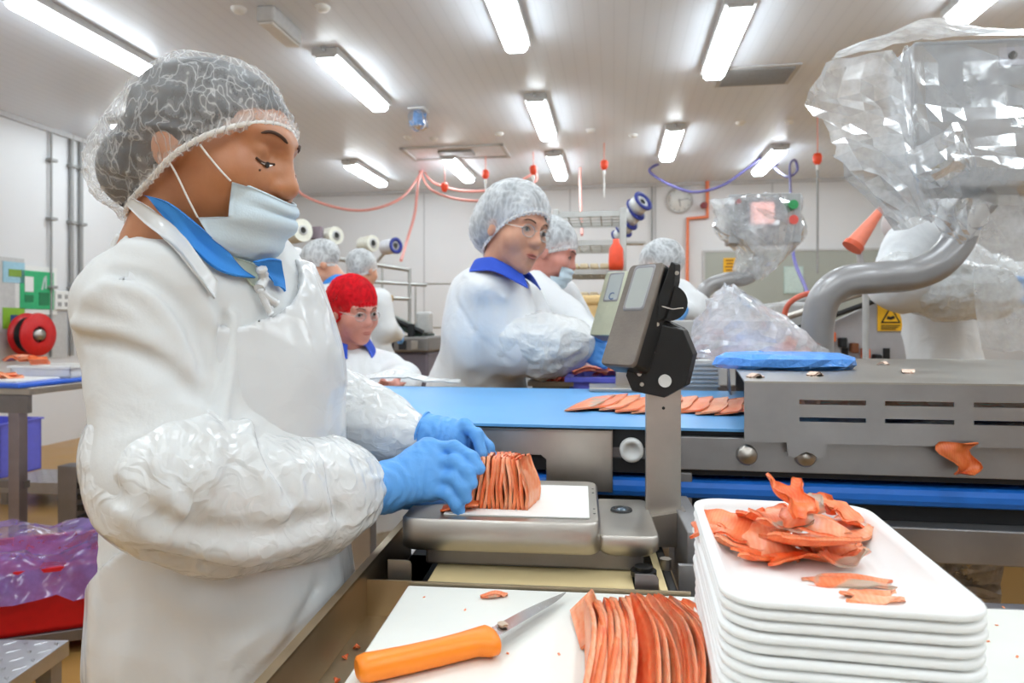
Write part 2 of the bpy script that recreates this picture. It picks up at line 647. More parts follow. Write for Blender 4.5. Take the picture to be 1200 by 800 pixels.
def march(field, px, py, d0=0.3, d1=3.5, off=0.0):
    """first hit of the camera ray through (px, py) with the field"""
    o = np.array([0, 0, H], np.float32)
    r = np.array([(px - 600) / FPX, 1.0, -(py - HZ) / FPX], np.float32)
    L = float(np.linalg.norm(r)); r /= L
    t = d0
    for _ in range(220):
        d = float(field(np.array([o + r * t]))[0]) - off
        if d < 0.0004: break
        t += max(d * 0.7, 0.0004)
        if t > d1 * 1.3: return None
    return Vector(tuple(o + r * t))
def axis_pts(lo, hi, fine_lo, fine_hi, fine, coarse):
    """grid coordinates, fine inside [fine_lo, fine_hi]"""
    out = []
    x = lo
    while x < hi:
        out.append(x)
        x += fine if (fine_lo - coarse <= x <= fine_hi) else coarse
    out.append(x)
    return np.array(out, np.float32)
def nets(field, xs, ys, zs, project=1):
    """surface nets on a rectilinear grid with block culling"""
    nx, ny, nz = len(xs), len(ys), len(zs)
    B = 8
    val = np.empty((nx, ny, nz), np.float32)
    ci = [np.arange(0, n, B) for n in (nx, ny, nz)]
    cents, half, blk = [], [], []
    for i in ci[0]:
        i1 = min(i + B, nx)
        for j in ci[1]:
            j1 = min(j + B, ny)
            for k in ci[2]:
                k1 = min(k + B, nz)
                lo = np.array([xs[i], ys[j], zs[k]]); hi = np.array([xs[i1 - 1], ys[j1 - 1], zs[k1 - 1]])
                cents.append((lo + hi) / 2); half.append(np.linalg.norm(hi - lo) / 2 + 0.02); blk.append((i, i1, j, j1, k, k1))
    dc = field(np.array(cents, np.float32))
    act = np.abs(dc) < np.array(half) * 1.35
    todo = []
    for a, d, b in zip(act, dc, blk):
        i, i1, j, j1, k, k1 = b
        if a: todo.append(b)
        else: val[i:i1, j:j1, k:k1] = d
    for s in range(0, len(todo), 8):
        pts, shp = [], []
        for (i, i1, j, j1, k, k1) in todo[s:s + 8]:
            g = np.stack(np.meshgrid(xs[i:i1], ys[j:j1], zs[k:k1], indexing='ij'), -1)
            shp.append(g.shape[:3]); pts.append(g.reshape(-1, 3))
        d = field(np.concatenate(pts))
        o = 0
        for b, sh in zip(todo[s:s + 8], shp):
            n = sh[0] * sh[1] * sh[2]
            i, i1, j, j1, k, k1 = b
            val[i:i1, j:j1, k:k1] = d[o:o + n].reshape(sh); o += n
    ins = val < 0
    c = np.zeros((nx - 1, ny - 1, nz - 1), np.uint8)
    for dx in (0, 1):
        for dy in (0, 1):
            for dz in (0, 1):
                c += ins[dx:nx - 1 + dx, dy:ny - 1 + dy, dz:nz - 1 + dz]
    cells = np.argwhere((c > 0) & (c < 8))
    vid = np.full(c.shape, -1, np.int32)
    vid[cells[:, 0], cells[:, 1], cells[:, 2]] = np.arange(len(cells))
    corner = np.array([(x, y, z) for x in (0, 1) for y in (0, 1) for z in (0, 1)])
    cv = np.stack([val[cells[:, 0] + d[0], cells[:, 1] + d[1], cells[:, 2] + d[2]] for d in corner], 1)
    cp = np.stack([np.stack([xs[cells[:, 0] + d[0]], ys[cells[:, 1] + d[1]], zs[cells[:, 2] + d[2]]], 1) for d in corner], 1)
    acc = np.zeros((len(cells), 3), np.float32); cnt = np.zeros(len(cells), np.float32)
    for a in range(8):
        for b in range(a + 1, 8):
            if np.abs(corner[a] - corner[b]).sum() != 1: continue
            va, vb = cv[:, a], cv[:, b]
            m = (va < 0) != (vb < 0)
            t = np.where(m, va / np.where(m, va - vb, 1), 0)
            pt = cp[:, a] + (cp[:, b] - cp[:, a]) * t[:, None]
            acc += np.where(m[:, None], pt, 0); cnt += m
    V = acc / np.maximum(cnt, 1)[:, None]
    quads = []
    for ax in range(3):
        sl0 = [slice(None)] * 3; sl1 = [slice(None)] * 3
        sl0[ax] = slice(0, -1); sl1[ax] = slice(1, None)
        a = ins[tuple(sl0)]; b = ins[tuple(sl1)]
        e = np.argwhere(a != b)
        o1, o2 = [(1, 2), (2, 0), (0, 1)][ax]
        ok = (e[:, o1] > 0) & (e[:, o2] > 0) & (e[:, o1] < c.shape[o1]) & (e[:, o2] < c.shape[o2])
        e = e[ok]
        fl = a[e[:, 0], e[:, 1], e[:, 2]]
        def g(d1, d2):
            q = e.copy(); q[:, o1] -= d1; q[:, o2] -= d2
            return vid[q[:, 0], q[:, 1], q[:, 2]]
        q = np.stack([g(1, 1), g(0, 1), g(0, 0), g(1, 0)], 1)
        q[~fl] = q[~fl][:, ::-1]
        quads.append(q)
    Q = np.concatenate(quads)
    Q = Q[(Q >= 0).all(1)]
    for _ in range(project):
        h = 0.0015
        for c0 in range(0, len(V), 1500):
            W = V[c0:c0 + 1500]
            d0 = field(W)
            g = np.stack([field(W + np.array(o, np.float32) * h) - d0 for o in ((1, 0, 0), (0, 1, 0), (0, 0, 1))], 1) / h
            n2 = np.maximum((g * g).sum(1), 0.2)
            V[c0:c0 + 1500] = W - g * np.clip(d0 / n2, -0.004, 0.004)[:, None]
    return V, Q
def keep(V, Q, mask):
    """keep only the faces whose vertices all pass mask"""
    q = Q[mask[Q].all(1)]
    used = np.unique(q)
    re = np.full(len(V), -1, np.int32); re[used] = np.arange(len(used))
    return V[used], re[q]
# ================================================================== materials in common
m_wall = plain('wall_white', '#dfdfe0', 0.45, var=0.015, nscale=2)
m_white = plain('white_plastic', '#e9e9e6', 0.4, var=0.02)
m_foam = plain('white_foam', '#f4f4f2', 0.55, var=0.01, bump=0.05, bscale=500)
m_steel = steel('brushed_steel', '#b8b2aa', 0.36, (1, 1, 12))
m_steel_h = steel('brushed_steel_level', '#bdb9b2', 0.32, (1, 12, 12))
m_steel_dark = steel('dull_steel', '#8b888a', 0.45)
m_frame = steel('grey_frame_steel', '#a19fa0', 0.42, (1, 10, 10), metal=0.85)
m_black = plain('black_plastic', '#0d0d0e', 0.45, var=0.2)
m_dark = plain('dark_void', '#17181b', 0.6)
m_belt = plain('blue_belt', '#6cb0ea', 0.3, var=0.04, nscale=6, spec=0.4)
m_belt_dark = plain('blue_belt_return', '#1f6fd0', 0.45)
m_blue = plain('blue_plastic', '#2f66d8', 0.4)
m_navy = plain('navy_plastic', '#27348c', 0.4)
m_orange = plain('orange_plastic', '#ff8a1c', 0.38, var=0.03)
m_red = plain('red_plastic', '#d3161a', 0.4)
m_hose = plain('pink_hose', '#f0a59a', 0.5)
m_redor = plain('orange_red_plastic', '#f5522e', 0.45)
m_cream = plain('cream_board', '#e7cf9b', 0.55, var=0.04, nscale=5)
m_board = plain('cutting_board', '#e9e8e0', 0.42, var=0.025, nscale=14, bump=0.08, bscale=260)
m_yellow = plain('yellow_sign', '#f2b81c', 0.5)
m_ink = plain('black_ink', '#1b1a17', 0.6)
m_green = plain('green_sign', '#2fae72', 0.5)
m_grey = plain('grey_paint', '#9d9d9c', 0.5)
m_lgrey = plain('light_grey_paint', '#c3c2c0', 0.5)
m_rubber = plain('black_rubber', '#101011', 0.7)
m_alu = steel('checker_plate', '#b9b9bd', 0.38, bump=0.15)
m_film = film('clear_film')

# ================================================================== the room
def floor_mat():
    t = NT('ochre_floor')
    v = t.coord('Object')
    n = t.noise(v, 1.3, 6, 0.6); f = t.noise(v, 90, 3)
    t.link(t.ramp(n, [(0.3, lin('#a87c40')), (0.7, lin('#bb8f50'))]), t.b.inputs['Base Color'])
    t.link(t.ramp(n, [(0.3, (0.28,) * 3), (0.7, (0.48,) * 3)]), t.b.inputs['Roughness'])
    t.bump(f, 0.12, 0.002)
    return t.m
def ceil_mat():
    t = NT('ceiling_panels')
    v = t.coord('Object')
    w = t.new('ShaderNodeTexWave', wave_type='BANDS', bands_direction='X')
    w.inputs['Scale'].default_value = 3.2
    t.link(v, w.inputs['Vector'])
    g = t.ramp(w.outputs['Fac'], [(0.0, lin('#dde2ea')), (0.05, lin('#e2e7ef')), (1.0, lin('#e3e8f0'))])
    t.link(g, t.b.inputs['Base Color'])
    t.b.inputs['Roughness'].default_value = 0.34
    t.b.inputs['Specular IOR Level'].default_value = 0.35
    t.bump(w.outputs['Fac'], 0.02, 0.003)
    return t.m
def slab(name, u0, u1, v0, v1, z0, z1, mat):
    o = MB().box((u0, v0, z0), (u1, v1, z1)).build(name, mat, rot=(0, 0, ROT))
    o['kind'] = 'structure'
    return o
slab('floor', WALL_LEFT_U - .1, WALL_RIGHT_U + .1, WALL_FRONT_V - .1, WALL_BACK_V + .1, -.1, 0, floor_mat())
slab('ceiling', WALL_LEFT_U - .1, WALL_RIGHT_U + .1, WALL_FRONT_V - .1, WALL_BACK_V + .1, CEIL, CEIL + .1, ceil_mat())
wall_back = slab('wall_back', WALL_LEFT_U - .1, WALL_RIGHT_U + .1, WALL_BACK_V, WALL_BACK_V + .1, 0, CEIL, m_wall)
wall_left = slab('wall_left', WALL_LEFT_U - .1, WALL_LEFT_U, WALL_FRONT_V, WALL_BACK_V, 0, CEIL, m_wall)
slab('wall_right', WALL_RIGHT_U, WALL_RIGHT_U + .1, WALL_FRONT_V, WALL_BACK_V, 0, CEIL, m_wall)
slab('wall_front', WALL_LEFT_U - .1, WALL_RIGHT_U + .1, WALL_FRONT_V - .1, WALL_FRONT_V, 0, CEIL, m_wall)
# joints between the wall panels
m_joint = plain('panel_joint', '#c4c4c5', 0.5)
for px in (497, 668, 768, 905):
    u, v = UV(BW(px, 230))
    o = MB().box((-.012, -.006, 0), (.012, .004, CEIL)).build('trim_%d' % px, m_joint, loc=RW(u, WALL_BACK_V, 0), rot=(0, 0, ROT))
    o['kind'] = 'structure'
o = MB().box((WALL_LEFT_U, WALL_BACK_V - .05, CEIL - .05), (WALL_RIGHT_U, WALL_BACK_V, CEIL)).build('trim_1', m_joint, rot=(0, 0, ROT)); o['kind'] = 'structure'
o = MB().box((WALL_LEFT_U, WALL_FRONT_V, CEIL - .05), (WALL_LEFT_U + .05, WALL_BACK_V, CEIL)).build('trim_2', m_joint, rot=(0, 0, ROT)); o['kind'] = 'structure'
# grey lower band of the back wall on the right: a green-grey observation window
m_winglass = plain('window_green_grey', '#a9aca3', 0.25, var=0.03, nscale=3)
a = UV(BW(826, 295)); b = UV(BW(1010, 340))
z1 = BW(826, 296).z
ow = MB().box((a[0], WALL_BACK_V - .02, 0.9), (b[0] + .5, WALL_BACK_V + .001, z1)).build('window_1', m_winglass, rot=(0, 0, ROT)); ow['kind'] = 'structure'
fr = MB()
for (x0, x1, zz0, zz1) in ((a[0] - .03, b[0] + .53, z1, z1 + .03), (a[0] - .03, a[0], .87, z1), (b[0] + .5, b[0] + .53, .87, z1), (a[0] - .03, b[0] + .53, .87, .9)):
    fr.box((x0, WALL_BACK_V - .03, zz0), (x1, WALL_BACK_V + .001, zz1))
fr.build('window_frame', m_lgrey, ow)

# ------------------------------------------------------------------ ceiling lamps
def lamp_diffuser_mat():
    t = NT('lamp_diffuser')
    t.b.inputs['Base Color'].default_value = (0.9, 0.9, 0.9, 1)
    t.b.inputs['Emission Color'].default_value = (0.84, 0.94, 1.0, 1)
    t.b.inputs['Emission Strength'].default_value = LAMP_POWER
    return t.m
m_lamp = lamp_diffuser_mat()
def make_lamp(u, v, label, L=1.2):
    t = thing('ceiling_lamp', label, 'ceiling lamp', RW(u, v, CEIL), ROT, 'fluorescent ceiling lamps')
    if 'lamp' in PROTO:
        for ch in PROTO['lamp'].children:
            c = ch.copy(); COL.objects.link(c); c.parent = t
        return t
    w = .085
    prof = [(-w * .92, -.05), (-w * .9, -.085), (-w * .6, -.105), (w * .6, -.105), (w * .9, -.085), (w * .92, -.05)]
    vs = [(x, -L / 2 + .03, z) for x, z in prof] + [(x, L / 2 - .03, z) for x, z in prof]
    n = len(prof)
    fs = [(i, i + 1, n + i + 1, n + i) for i in range(n - 1)] + [tuple(range(n - 1, -1, -1)), tuple(range(n, 2 * n))]
    MB().add(vs, fs).build('diffuser', m_lamp, t)
    MB().box((-w - .014, -L / 2 - .01, -.052), (w + .014, L / 2 + .01, -.0), bev=.006).build('housing', m_lgrey, t)
    for s in (-1, 1):
        MB().box((-w * .9, s * L / 2 - .03 * (s > 0), -.07), (w * .9, s * L / 2 + .03 * (s < 0), -.03), bev=.006).build('end_cap', m_lgrey, t)
    MB().cyl((0, -L / 2 - .06, -.02), (0, -L / 2, -.02), .012, n=10).build('cable_gland', m_grey, t)
    PROTO['lamp'] = t
    return t
PROTO = {}
LAMP_DROP = 0.07
def lamp_from_ends(p0, p1, label):
    a = UV(CW(*p0, LAMP_DROP)); b = UV(CW(*p1, LAMP_DROP))
    return make_lamp((a[0] + b[0]) / 2, (a[1] + b[1]) / 2, label)
lamp_from_ends((640, 162), (630, 119), 'fluorescent ceiling lamp above the woman in glasses, third from back wall in middle row')
lamp_from_ends((656, 208), (650, 185), 'small distant fluorescent ceiling lamp nearest the back wall in middle row')
lamp_from_ends((836, 90), (868, 8), 'fluorescent ceiling lamp left of the grey ceiling vent')
lamp_from_ends((780, 187), (793, 153), 'fluorescent ceiling lamp beyond the ceiling vent, above the wall clock')
lamp_from_ends((890, 202), (912, 178), 'fluorescent ceiling lamp with a purple cable hanging below it')
lamp_from_ends((450, 127), (376, 68), 'fluorescent ceiling lamp just right of the foreground hair net')
lamp_from_ends((550, 213), (524, 185), 'distant fluorescent ceiling lamp left of the orange pull handles')
lamp_from_ends((449, 217), (408, 193), 'distant fluorescent ceiling lamp nearest the foreground face')
lamp_from_ends((172, 80), (20, 8), 'large bright fluorescent ceiling lamp at the top left')
a = UV(CW(606, 58, LAMP_DROP)); make_lamp(a[0], a[1] - .6, 'fluorescent ceiling lamp cut by the top edge, in the middle')
a = UV(CW(1122, 24, LAMP_DROP)); make_lamp(a[0], a[1] - .6, 'fluorescent ceiling lamp above the bagged control panel')
# the rows go on over and behind the camera
for i, (u, v) in enumerate([(-.55, 1.6), (-.55, -.8), (.85, 2.3), (.85, 0.0), (.85, -2.4), (-1.95, 2.4), (-1.95, 0.2), (-1.95, -2.2), (2.2, 1.6), (2.2, -.8), (-3.4, 1.2), (-3.4, -1.2), (3.7, 2.4), (3.7, 0), (3.6, 5.2), (3.6, 8.2), (-4.8, 6.6), (-.55, -3)]):
    make_lamp(u, v, 'fluorescent ceiling lamp overhead outside the picture')

# ------------------------------------------------------------------ things on the ceiling
p = CW(886, 88)
u, v = UV(p)
t = thing('ceiling_vent', 'grey louvred vent set in the ceiling', 'vent', RW(u, v, CEIL), ROT)
MB().box((-.3, -.22, -.012), (.3, .22, 0), bev=.003).build('frame', m_lgrey, t)
for i in range(14):
    MB().box((-.26, -.185 + i * .027, -.022), (.26, -.185 + i * .027 + .012, -.013)).build('slat', m_grey, t)
p = CW(328, 22); u, v = UV(p)
t = thing('emergency_light', 'white box emergency light on the ceiling above the hair net', 'ceiling light', RW(u, v, CEIL), ROT)
MB().box((-.06, -.2, -.1), (.06, .2, 0), bev=.015).build('housing', m_lgrey, t)
MB().box((-.05, -.19, -.115), (.05, .19, -.1), bev=.01).build('lens', m_white, t)
p = CW(490, 128); u, v = UV(p)
t = thing('bagged_camera', 'ceiling camera wrapped in a blue plastic bag', 'camera', RW(u, v, CEIL), ROT)
MB().box((-.08, -.08, -.02), (.08, .08, 0), bev=.004).build('mount_plate', m_white, t)
rn = random.Random(3)
rg = []
for z, r in ((-.015, .07), (-.06, .09), (-.12, .1), (-.17, .085), (-.2, .04), (-.205, .005)):
    rg.append([(r * math.cos(2 * math.pi * k / 14) * rn.uniform(.85, 1.15), r * math.sin(2 * math.pi * k / 14) * rn.uniform(.85, 1.15), z + rn.uniform(-.006, .006)) for k in range(14)])
m_bluefilm = film('blue_film', '#7fb4ef', 0.85, 0.4, 14)
MB().rings(rg, smooth=False).build('plastic_bag', m_bluefilm, t)
MB().cyl((0, 0, -.02), (0, 0, -.09), .035).build('camera_body', m_white, t)
for i, (px, py) in enumerate([(280, 10), (378, 8), (585, 156), (692, 152), (868, 143), (925, 142), (742, 158), (478, 160), (508, 162)]):
    u, v = UV(CW(px, py))
    o = MB().lathe([(.0, -.03), (.03, -.028), (.045, -.012), (.05, 0)], n=16).build('sprinkler_head', m_white, loc=RW(u, v, CEIL))
    tag(o, 'small white round sensor dome on the ceiling', 'sensor', 'ceiling sensor domes')
# access hatch seen faintly near the far lamps
u, v = UV(CW(535, 178))
t = thing('ceiling_hatch', 'flat grey hatch frame in the ceiling behind the blue bagged camera', 'hatch', RW(u, v, CEIL), ROT)
for (x0, x1, y0, y1) in ((-.6, .6, -.3, -.26), (-.6, .6, .26, .3), (-.6, -.56, -.3, .3), (.56, .6, -.3, .3)):
    MB().box((x0, y0, -.02), (x1, y1, 0)).build('frame_bar', m_lgrey, t)
MB().box((-.2, -.1, -.03), (.2, .1, 0)).build('grille', m_grey, t)

# ------------------------------------------------------------------ things on the back wall
c = BW(796, 235)
t = thing('wall_clock', 'round white wall clock with pale hands', 'clock', c, ROT)
Mx = Matrix.Rotation(math.pi / 2, 4, 'X')
MB().lathe([(0, .03), (.165, .03), (.165, .02)], Mx).build('dial', m_white, t)
MB().lathe([(.165, 0), (.185, 0), (.19, .03), (.175, .045), (.163, .04), (.163, .02)], Mx, 36).build('rim', m_lgrey, t)
MB().box((-.007, -.036, -.02), (.007, -.032, .09), Matrix.Rotation(math.radians(172), 4, 'Y')).build('hour_hand', m_grey, t)
MB().box((-.005, -.04, -.02), (.005, -.036, .13), Matrix.Rotation(math.radians(80), 4, 'Y')).build('minute_hand', m_grey, t)
for k in range(12):
    MB().box((-.005, -.036, .135), (.005, -.031, .155), Matrix.Rotation(k * math.pi / 6, 4, 'Y')).build('hour_mark', m_grey, t)
m_orpipe = plain('orange_pipe', '#f0855c', 0.5)
pts = [BW(829, 208, .05), BW(829, 254, .05), BW(806, 256, .05), BW(805, 360, .05)]
t = thing('wall_pipe', 'thin orange pipe stepping down the back wall beside the clock', 'pipe', pts[-1], 0)
MB().tube([p - pts[-1] for p in pts], .028, 8).build('pipe_run', m_orpipe, t)
c = BW(824, 241, .09) - pts[-1]
MB().cyl(c, c + Vector((0, -.05, 0)), .045, n=16).build('valve_wheel', plain('dark_red', '#7a1115', .5), t)
pts = [BW(764, 205, .03), BW(764, 286, .03), BW(768, 291, .03), BW(780, 292, .03), BW(783, 330, .03)]
o = MB().tube([p - pts[-1] for p in pts], .012, 8).build('wall_conduit', m_grey, loc=pts[-1]); tag(o, 'thin grey conduit bending on the back wall below the clock', 'conduit')
c = BW(855, 313, .03)
t = thing('warning_notice', 'small yellow notice on the grey window band of back wall', 'sign', c, ROT)
MB().box((-.085, -.004, -.13), (.085, .004, .13)).build('plate', m_yellow, t)
for i, w in enumerate((.055, .045, .06, .05, .06)):
    MB().box((-w, -.006, .085 - i * .045), (w, -.0035, .085 - i * .045 + .02)).build('print_line', plain('brown_ink', '#8a4a12', .6), t)
c = BW(930, 328, .03)
t = thing('wall_panel', 'pale green square panel on the grey window band', 'panel', c, ROT)
MB().box((-.13, -.01, -.19), (.13, .01, .19), bev=.004).build('plate', plain('pale_green', '#b9cdc6', .5), t)
MB().box((-.115, -.014, -.175), (.115, -.009, .175)).build('insert', plain('pale_green_insert', '#c6d8d2', .45), t)

# ------------------------------------------------------------------ things on the left wall
for i, (px, wd) in enumerate(((60, .012), (84, .022), (95, .022))):
    top = LW(px, 150 if i else 145, .03); top.z = CEIL - .002
    bot = LW(px, 318, .03)
    nm = ('thin grey cable conduit on left wall nearest the green sign', 'grey steel conduit on the left wall, middle of three', 'grey steel conduit on left wall nearest the foreground woman')[i]
    t = thing('conduit', nm, 'conduit', (top.x, top.y, 0), ROT, 'left wall conduits')
    MB().cyl((0, 0, .9), (0, 0, CEIL - .002), wd, n=10).build('pipe', m_grey, t)
    for z in (1.6, 2.3, 2.9):
        MB().box((-.03, -.04, z), (.045, .04, z + .03), bev=.004).build('clip', m_grey, t)
def wall_sign(name, label, cat, px, py, w, h, off=0.01):
    c = LW(px, py, off)
    return thing(name, label, cat, c, ROT + math.pi / 2)
RZ90 = 0
t = wall_sign('first_aid_sign', 'green first aid board in a white frame on left wall', 'sign', 42, 340, .4, .5)
# local x runs along the wall, local -y points into the room
MB().box((-.25, -.012, -.24), (.25, .004, .24)).build('frame_board', m_white, t)
MB().box((-.2, -.018, -.19), (.2, -.011, .19)).build('green_panel', m_green, t)
MB().box((-.15, -.022, -.02), (-.05, -.017, .13)).build('white_sheet', m_white, t)
MB().box((-.15, -.022, -.12), (-.05, -.017, -.05)).build('dark_print', plain('dark_green', '#1b7a4c', .5), t)
MB().box((.02, -.022, -.15), (.14, -.017, -.02)).build('dark_print', plain('dark_green', '#1b7a4c', .5), t)
MB().box((.04, -.022, .02), (.06, -.017, .15), Matrix.Rotation(.25, 4, 'Y')).build('pale_print', plain('pale_green', '#b9cdc6', .5), t)
MB().box((.09, -.022, .02), (.11, -.017, .15)).build('pale_print', plain('pale_green', '#b9cdc6', .5), t)
t = wall_sign('notice_board', 'grey notice board with colourful leaflets at the left edge', 'notice board', -5, 345, .5, .6)
MB().box((-.34, -.012, -.36), (.3, .004, .36)).build('board', m_lgrey, t)
for i, (x, z, c1) in enumerate(((.18, .22, '#9cc6d8'), (.18, -.22, '#86b82e'), (-.1, .2, '#e8e2c0'), (-.1, -.2, '#d4d8dc'))):
    o = MB().box((x - .12, -.018, z - .1), (x + .12, -.011, z + .1)).build('leaflet', plain('leaflet_%d' % i, c1, .5), t)
MB().box((.12, -.022, .18), (.26, -.017, .25)).build('leaflet_print', plain('leaf_print', '#7d9f3a', .5), t)
MB().box((.14, -.022, -.26), (.25, -.017, -.19)).build('leaflet_print', plain('leaf_print2', '#2a4f86', .5), t)
t = wall_sign('wall_socket', 'small white twin socket on left wall beside the green sign', 'socket', 71, 352, .1, .1)
MB().box((-.1, -.03, -.1), (.1, .004, .1), bev=.008).build('plate', m_white, t)
for x in (-.045, .045):
    for z in (-.04, .04):
        MB().box((x - .022, -.034, z - .022), (x + .022, -.029, z + .022)).build('socket_face', m_grey, t)
# grey wainscot panel under the signs
c = LW(25, 380, .004)
o = MB().box((-.75, -.006, -.35), (.55, .004, .12)).build('trim_3', m_lgrey, loc=c, rot=(0, 0, ROT + math.pi / 2)); o['kind'] = 'structure'
# ================================================================== the blue belt conveyor
CO = Vector((.156, 1.25, 0))
conv = thing('belt_conveyor', 'steel conveyor with blue belt running behind the weighing scale', 'conveyor', CO, ROT)
def CL(lx, ly, z=0.0):                    # conveyor-local -> world
    return CO + Vector((lx * CT + ly * ST, -lx * ST + ly * CT, z))
ZB = 1.061
X0, X1 = -.80, 2.2
BW_ = .70
MB().box((X0, 0, ZB - .005), (X1, BW_, ZB)).build('belt', m_belt, conv)
MB().box((X0 + .02, .012, ZB - .04), (X1, BW_ - .012, ZB - .006)).build('slider_bed', m_dark, conv)  # near-black bed: the shadow gap below the belt edge is in its colour
sf = MB()
RX = Matrix.Rotation(math.pi / 2, 4, 'X')    # outline x,y -> x,z ; extrude towards -y
sf.prism([(X0, 1.052), (X0, 1.006), (-.103, 1.006), (-.093, .998), (-.093, .942), (.028, .942), (.028, 1.052)][::-1], .004, Matrix.Translation((0, .0, 0)) @ RX)
sf.box((X0, -.004, 1.049), (.028, .02, 1.053))
sf.box((.024, -.004, .942), (.028, .04, 1.052))
sf.build('side_frame', m_steel_h, conv)
MB().box((.028, .02, .99), (.11, .03, 1.05)).build('bearing_plate', m_steel_dark, conv)
Mr = Matrix.Translation((.062, .018, 1.018)) @ RX
MB().lathe([(.0, .018), (.012, .018), (.012, .022), (.021, .024), (.022, .0)], Mr, 28).build('end_roller', m_white, conv)
MB().box((.105, -.004, .987), (X1, .012, 1.046), bev=.0015).build('side_rail', m_frame, conv)
MB().box((X0, .012, .975), (X1, BW_ - .012, 1.0)).build('under_gap_shade', m_dark, conv)  # dark filler below the rail, shade of the open gap as colour
MB().box((X0 + .03, .0, .932), (X1, BW_, .966), bev=.012).build('return_belt', m_belt_dark, conv)
MB().box((X0 + .05, .03, .90), (X1, BW_ - .03, .93)).build('return_gap_shade', m_dark, conv)  # dark box standing in for the shade beneath the return belt
MB().box((.1, -.01, .842), (X1, .03, .902), bev=.003).build('lower_beam', m_frame, conv)
MB().box((.1, BW_ - .03, .842), (X1, BW_ + .01, .902), bev=.003).build('lower_beam', m_frame, conv)
MB().box((X0, BW_ - .004, .98), (X1, BW_ + .004, 1.05)).build('back_frame', m_frame, conv)
for lx in (-.7, .14, 1.5):
    for ly in (.03, BW_ - .03):
        MB().box((lx - .03, ly - .025, .03), (lx + .03, ly + .025, .98), bev=.003).build('leg', m_frame, conv)
        MB().cyl((lx, ly, 0), (lx, ly, .03), .045, n=16).build('foot', m_rubber, conv)
for lx in (.262, .36):
    z = 1.017
    MB().lathe([(0, .014), (.008, .014), (.009, .011), (.014, .011), (.017, .008), (.018, 0)], Matrix.Translation((lx, -.005, z)) @ RX, 24).build('bolt_head', m_steel, conv)
# perforated hood over the right half of the belt
hood = thing('conveyor_hood', 'grey steel hood with slots over right half of blue belt', 'conveyor hood', CL(0, 0, 0), ROT)
xs = [.255]
for k in range(13):
    xs += [.346 + k * .138, .454 + k * .138]
xs.append(X1)
zs = [1.043, 1.080, 1.0875, 1.1095, 1.1175, 1.146]
holes = {(1 + 2 * k, 1) for k in range(13)} | {(1 + 2 * k, 3) for k in range(13)}
fp = MB().plate(xs, zs, holes, -.024, -.021)
fp.prism([(.325, 1.043), (.328, 1.022), (.338, 1.017), (.347, 1.024), (.357, 1.028), (.369, 1.024), (.377, 1.017), (.388, 1.022), (.392, 1.043)], .003, Matrix.Translation((0, -.021, 0)) @ RX)
fp.build('front_plate', m_frame, hood)
MB().prism([(.255, -.024), (X1, -.024), (X1, .80), (.36, .80)], .003, Matrix.Translation((0, 0, 1.1455))).build('top_plate', m_steel_h, hood)
for x in (.38, 1.2, 2.1): MB().box((x, .796, 1.0), (x + .03, .803, 1.146)).build('back_strut', m_frame, hood)
m_navysteel = plain('navy_gusset', '#3a4763', .4, var=.1)
MB().prism([(0, 0), (.22, .0), (0, .085)], .004, Matrix.Translation((.36, .80, 1.062)) @ Matrix.Rotation(math.radians(-97), 4, 'Z') @ Matrix.Rotation(math.pi / 2, 4, 'X')).build('gusset', m_navysteel, hood)

# ================================================================== the neighbouring weighing point's plate left of the hood (grey guard)
# ================================================================== work table in front: rails, cream panel, cutting board
ROTB = math.radians(-5.8)
TO = Vector((-.135, .886, 0))
CB, SB = math.cos(ROTB), math.sin(ROTB)
def TL(x, y, z=0.0):
    return TO + Vector((x * CB - y * SB, x * SB + y * CB, z))
table = thing('work_table_frame', 'steel rail frame carrying the cutting board and scale', 'table frame', TO, ROTB)
m_rail = steel('rail_steel', '#b9a78c', 0.34, (12, 1, 12))
r = MB()
r.box((-.060, -.6, .862), (-.056, .24, .928)); r.box((-.060, -.6, .862), (-.012, .24, .866))
r.box((-.067, -.6, .926), (-.056, .24, .929))
r.build('left_rail', m_rail, table)
MB().box((-.056, .004, .866), (.36, .007, .913)).build('cross_strip', m_rail, table)
def tab_plate(x0, x1, y, z0, z1):
    rr = .006
    out = [(x0, z0), (x1, z0), (x1, z1 - rr), (x1 - rr * .3, z1 - rr * .3), (x1 - rr, z1), (x0, z1)]
    return MB().prism(out, .003, Matrix.Translation((0, y, 0)) @ RX)
tab_plate(-.036, -.004, .035, .885, .93).build('tab_plate', m_steel, table)
tab_plate(.292, .322, .02, .885, .928).build('tab_plate', m_steel_dark, table)
MB().box((-.055, .008, .80), (.33, .33, .866)).build('table_gap_shade', m_dark, table)  # gap beside the cream board filled dark, its shade painted in
MB().box((.325, .012, .85), (.335, .26, .905)).build('slide_rail', m_cream, table)
MB().box((.336, .012, .85), (.350, .26, .900), bev=.003).build('slide_rail', m_black, table)
MB().cyl((.343, .12, .9), (.343, .12, .915), .008).build('rail_bolt', m_steel, table)
MB().box((.355, -.6, .83), (1.1, .0, .86)).build('board_support', m_steel_dark, table)
MB().box((.37, .1, .845), (.40, .3, .96), bev=.002).build('guide_plate', m_frame, table)
MB().box((.352, .05, .84), (.41, .058, .93)).build('guide_plate', m_frame, table)
MB().box((.12, .07, .78), (1.1, .09, .882), bev=.002).build('rear_rail', m_steel_dark, table)
MB().cyl((.307, .06, .905), (.307, .06, .924), .012).build('adjust_knob', m_black, table)
MB().cyl((.307, .06, .912), (.307, .06, .919), .017).build('adjust_knob', m_black, table)
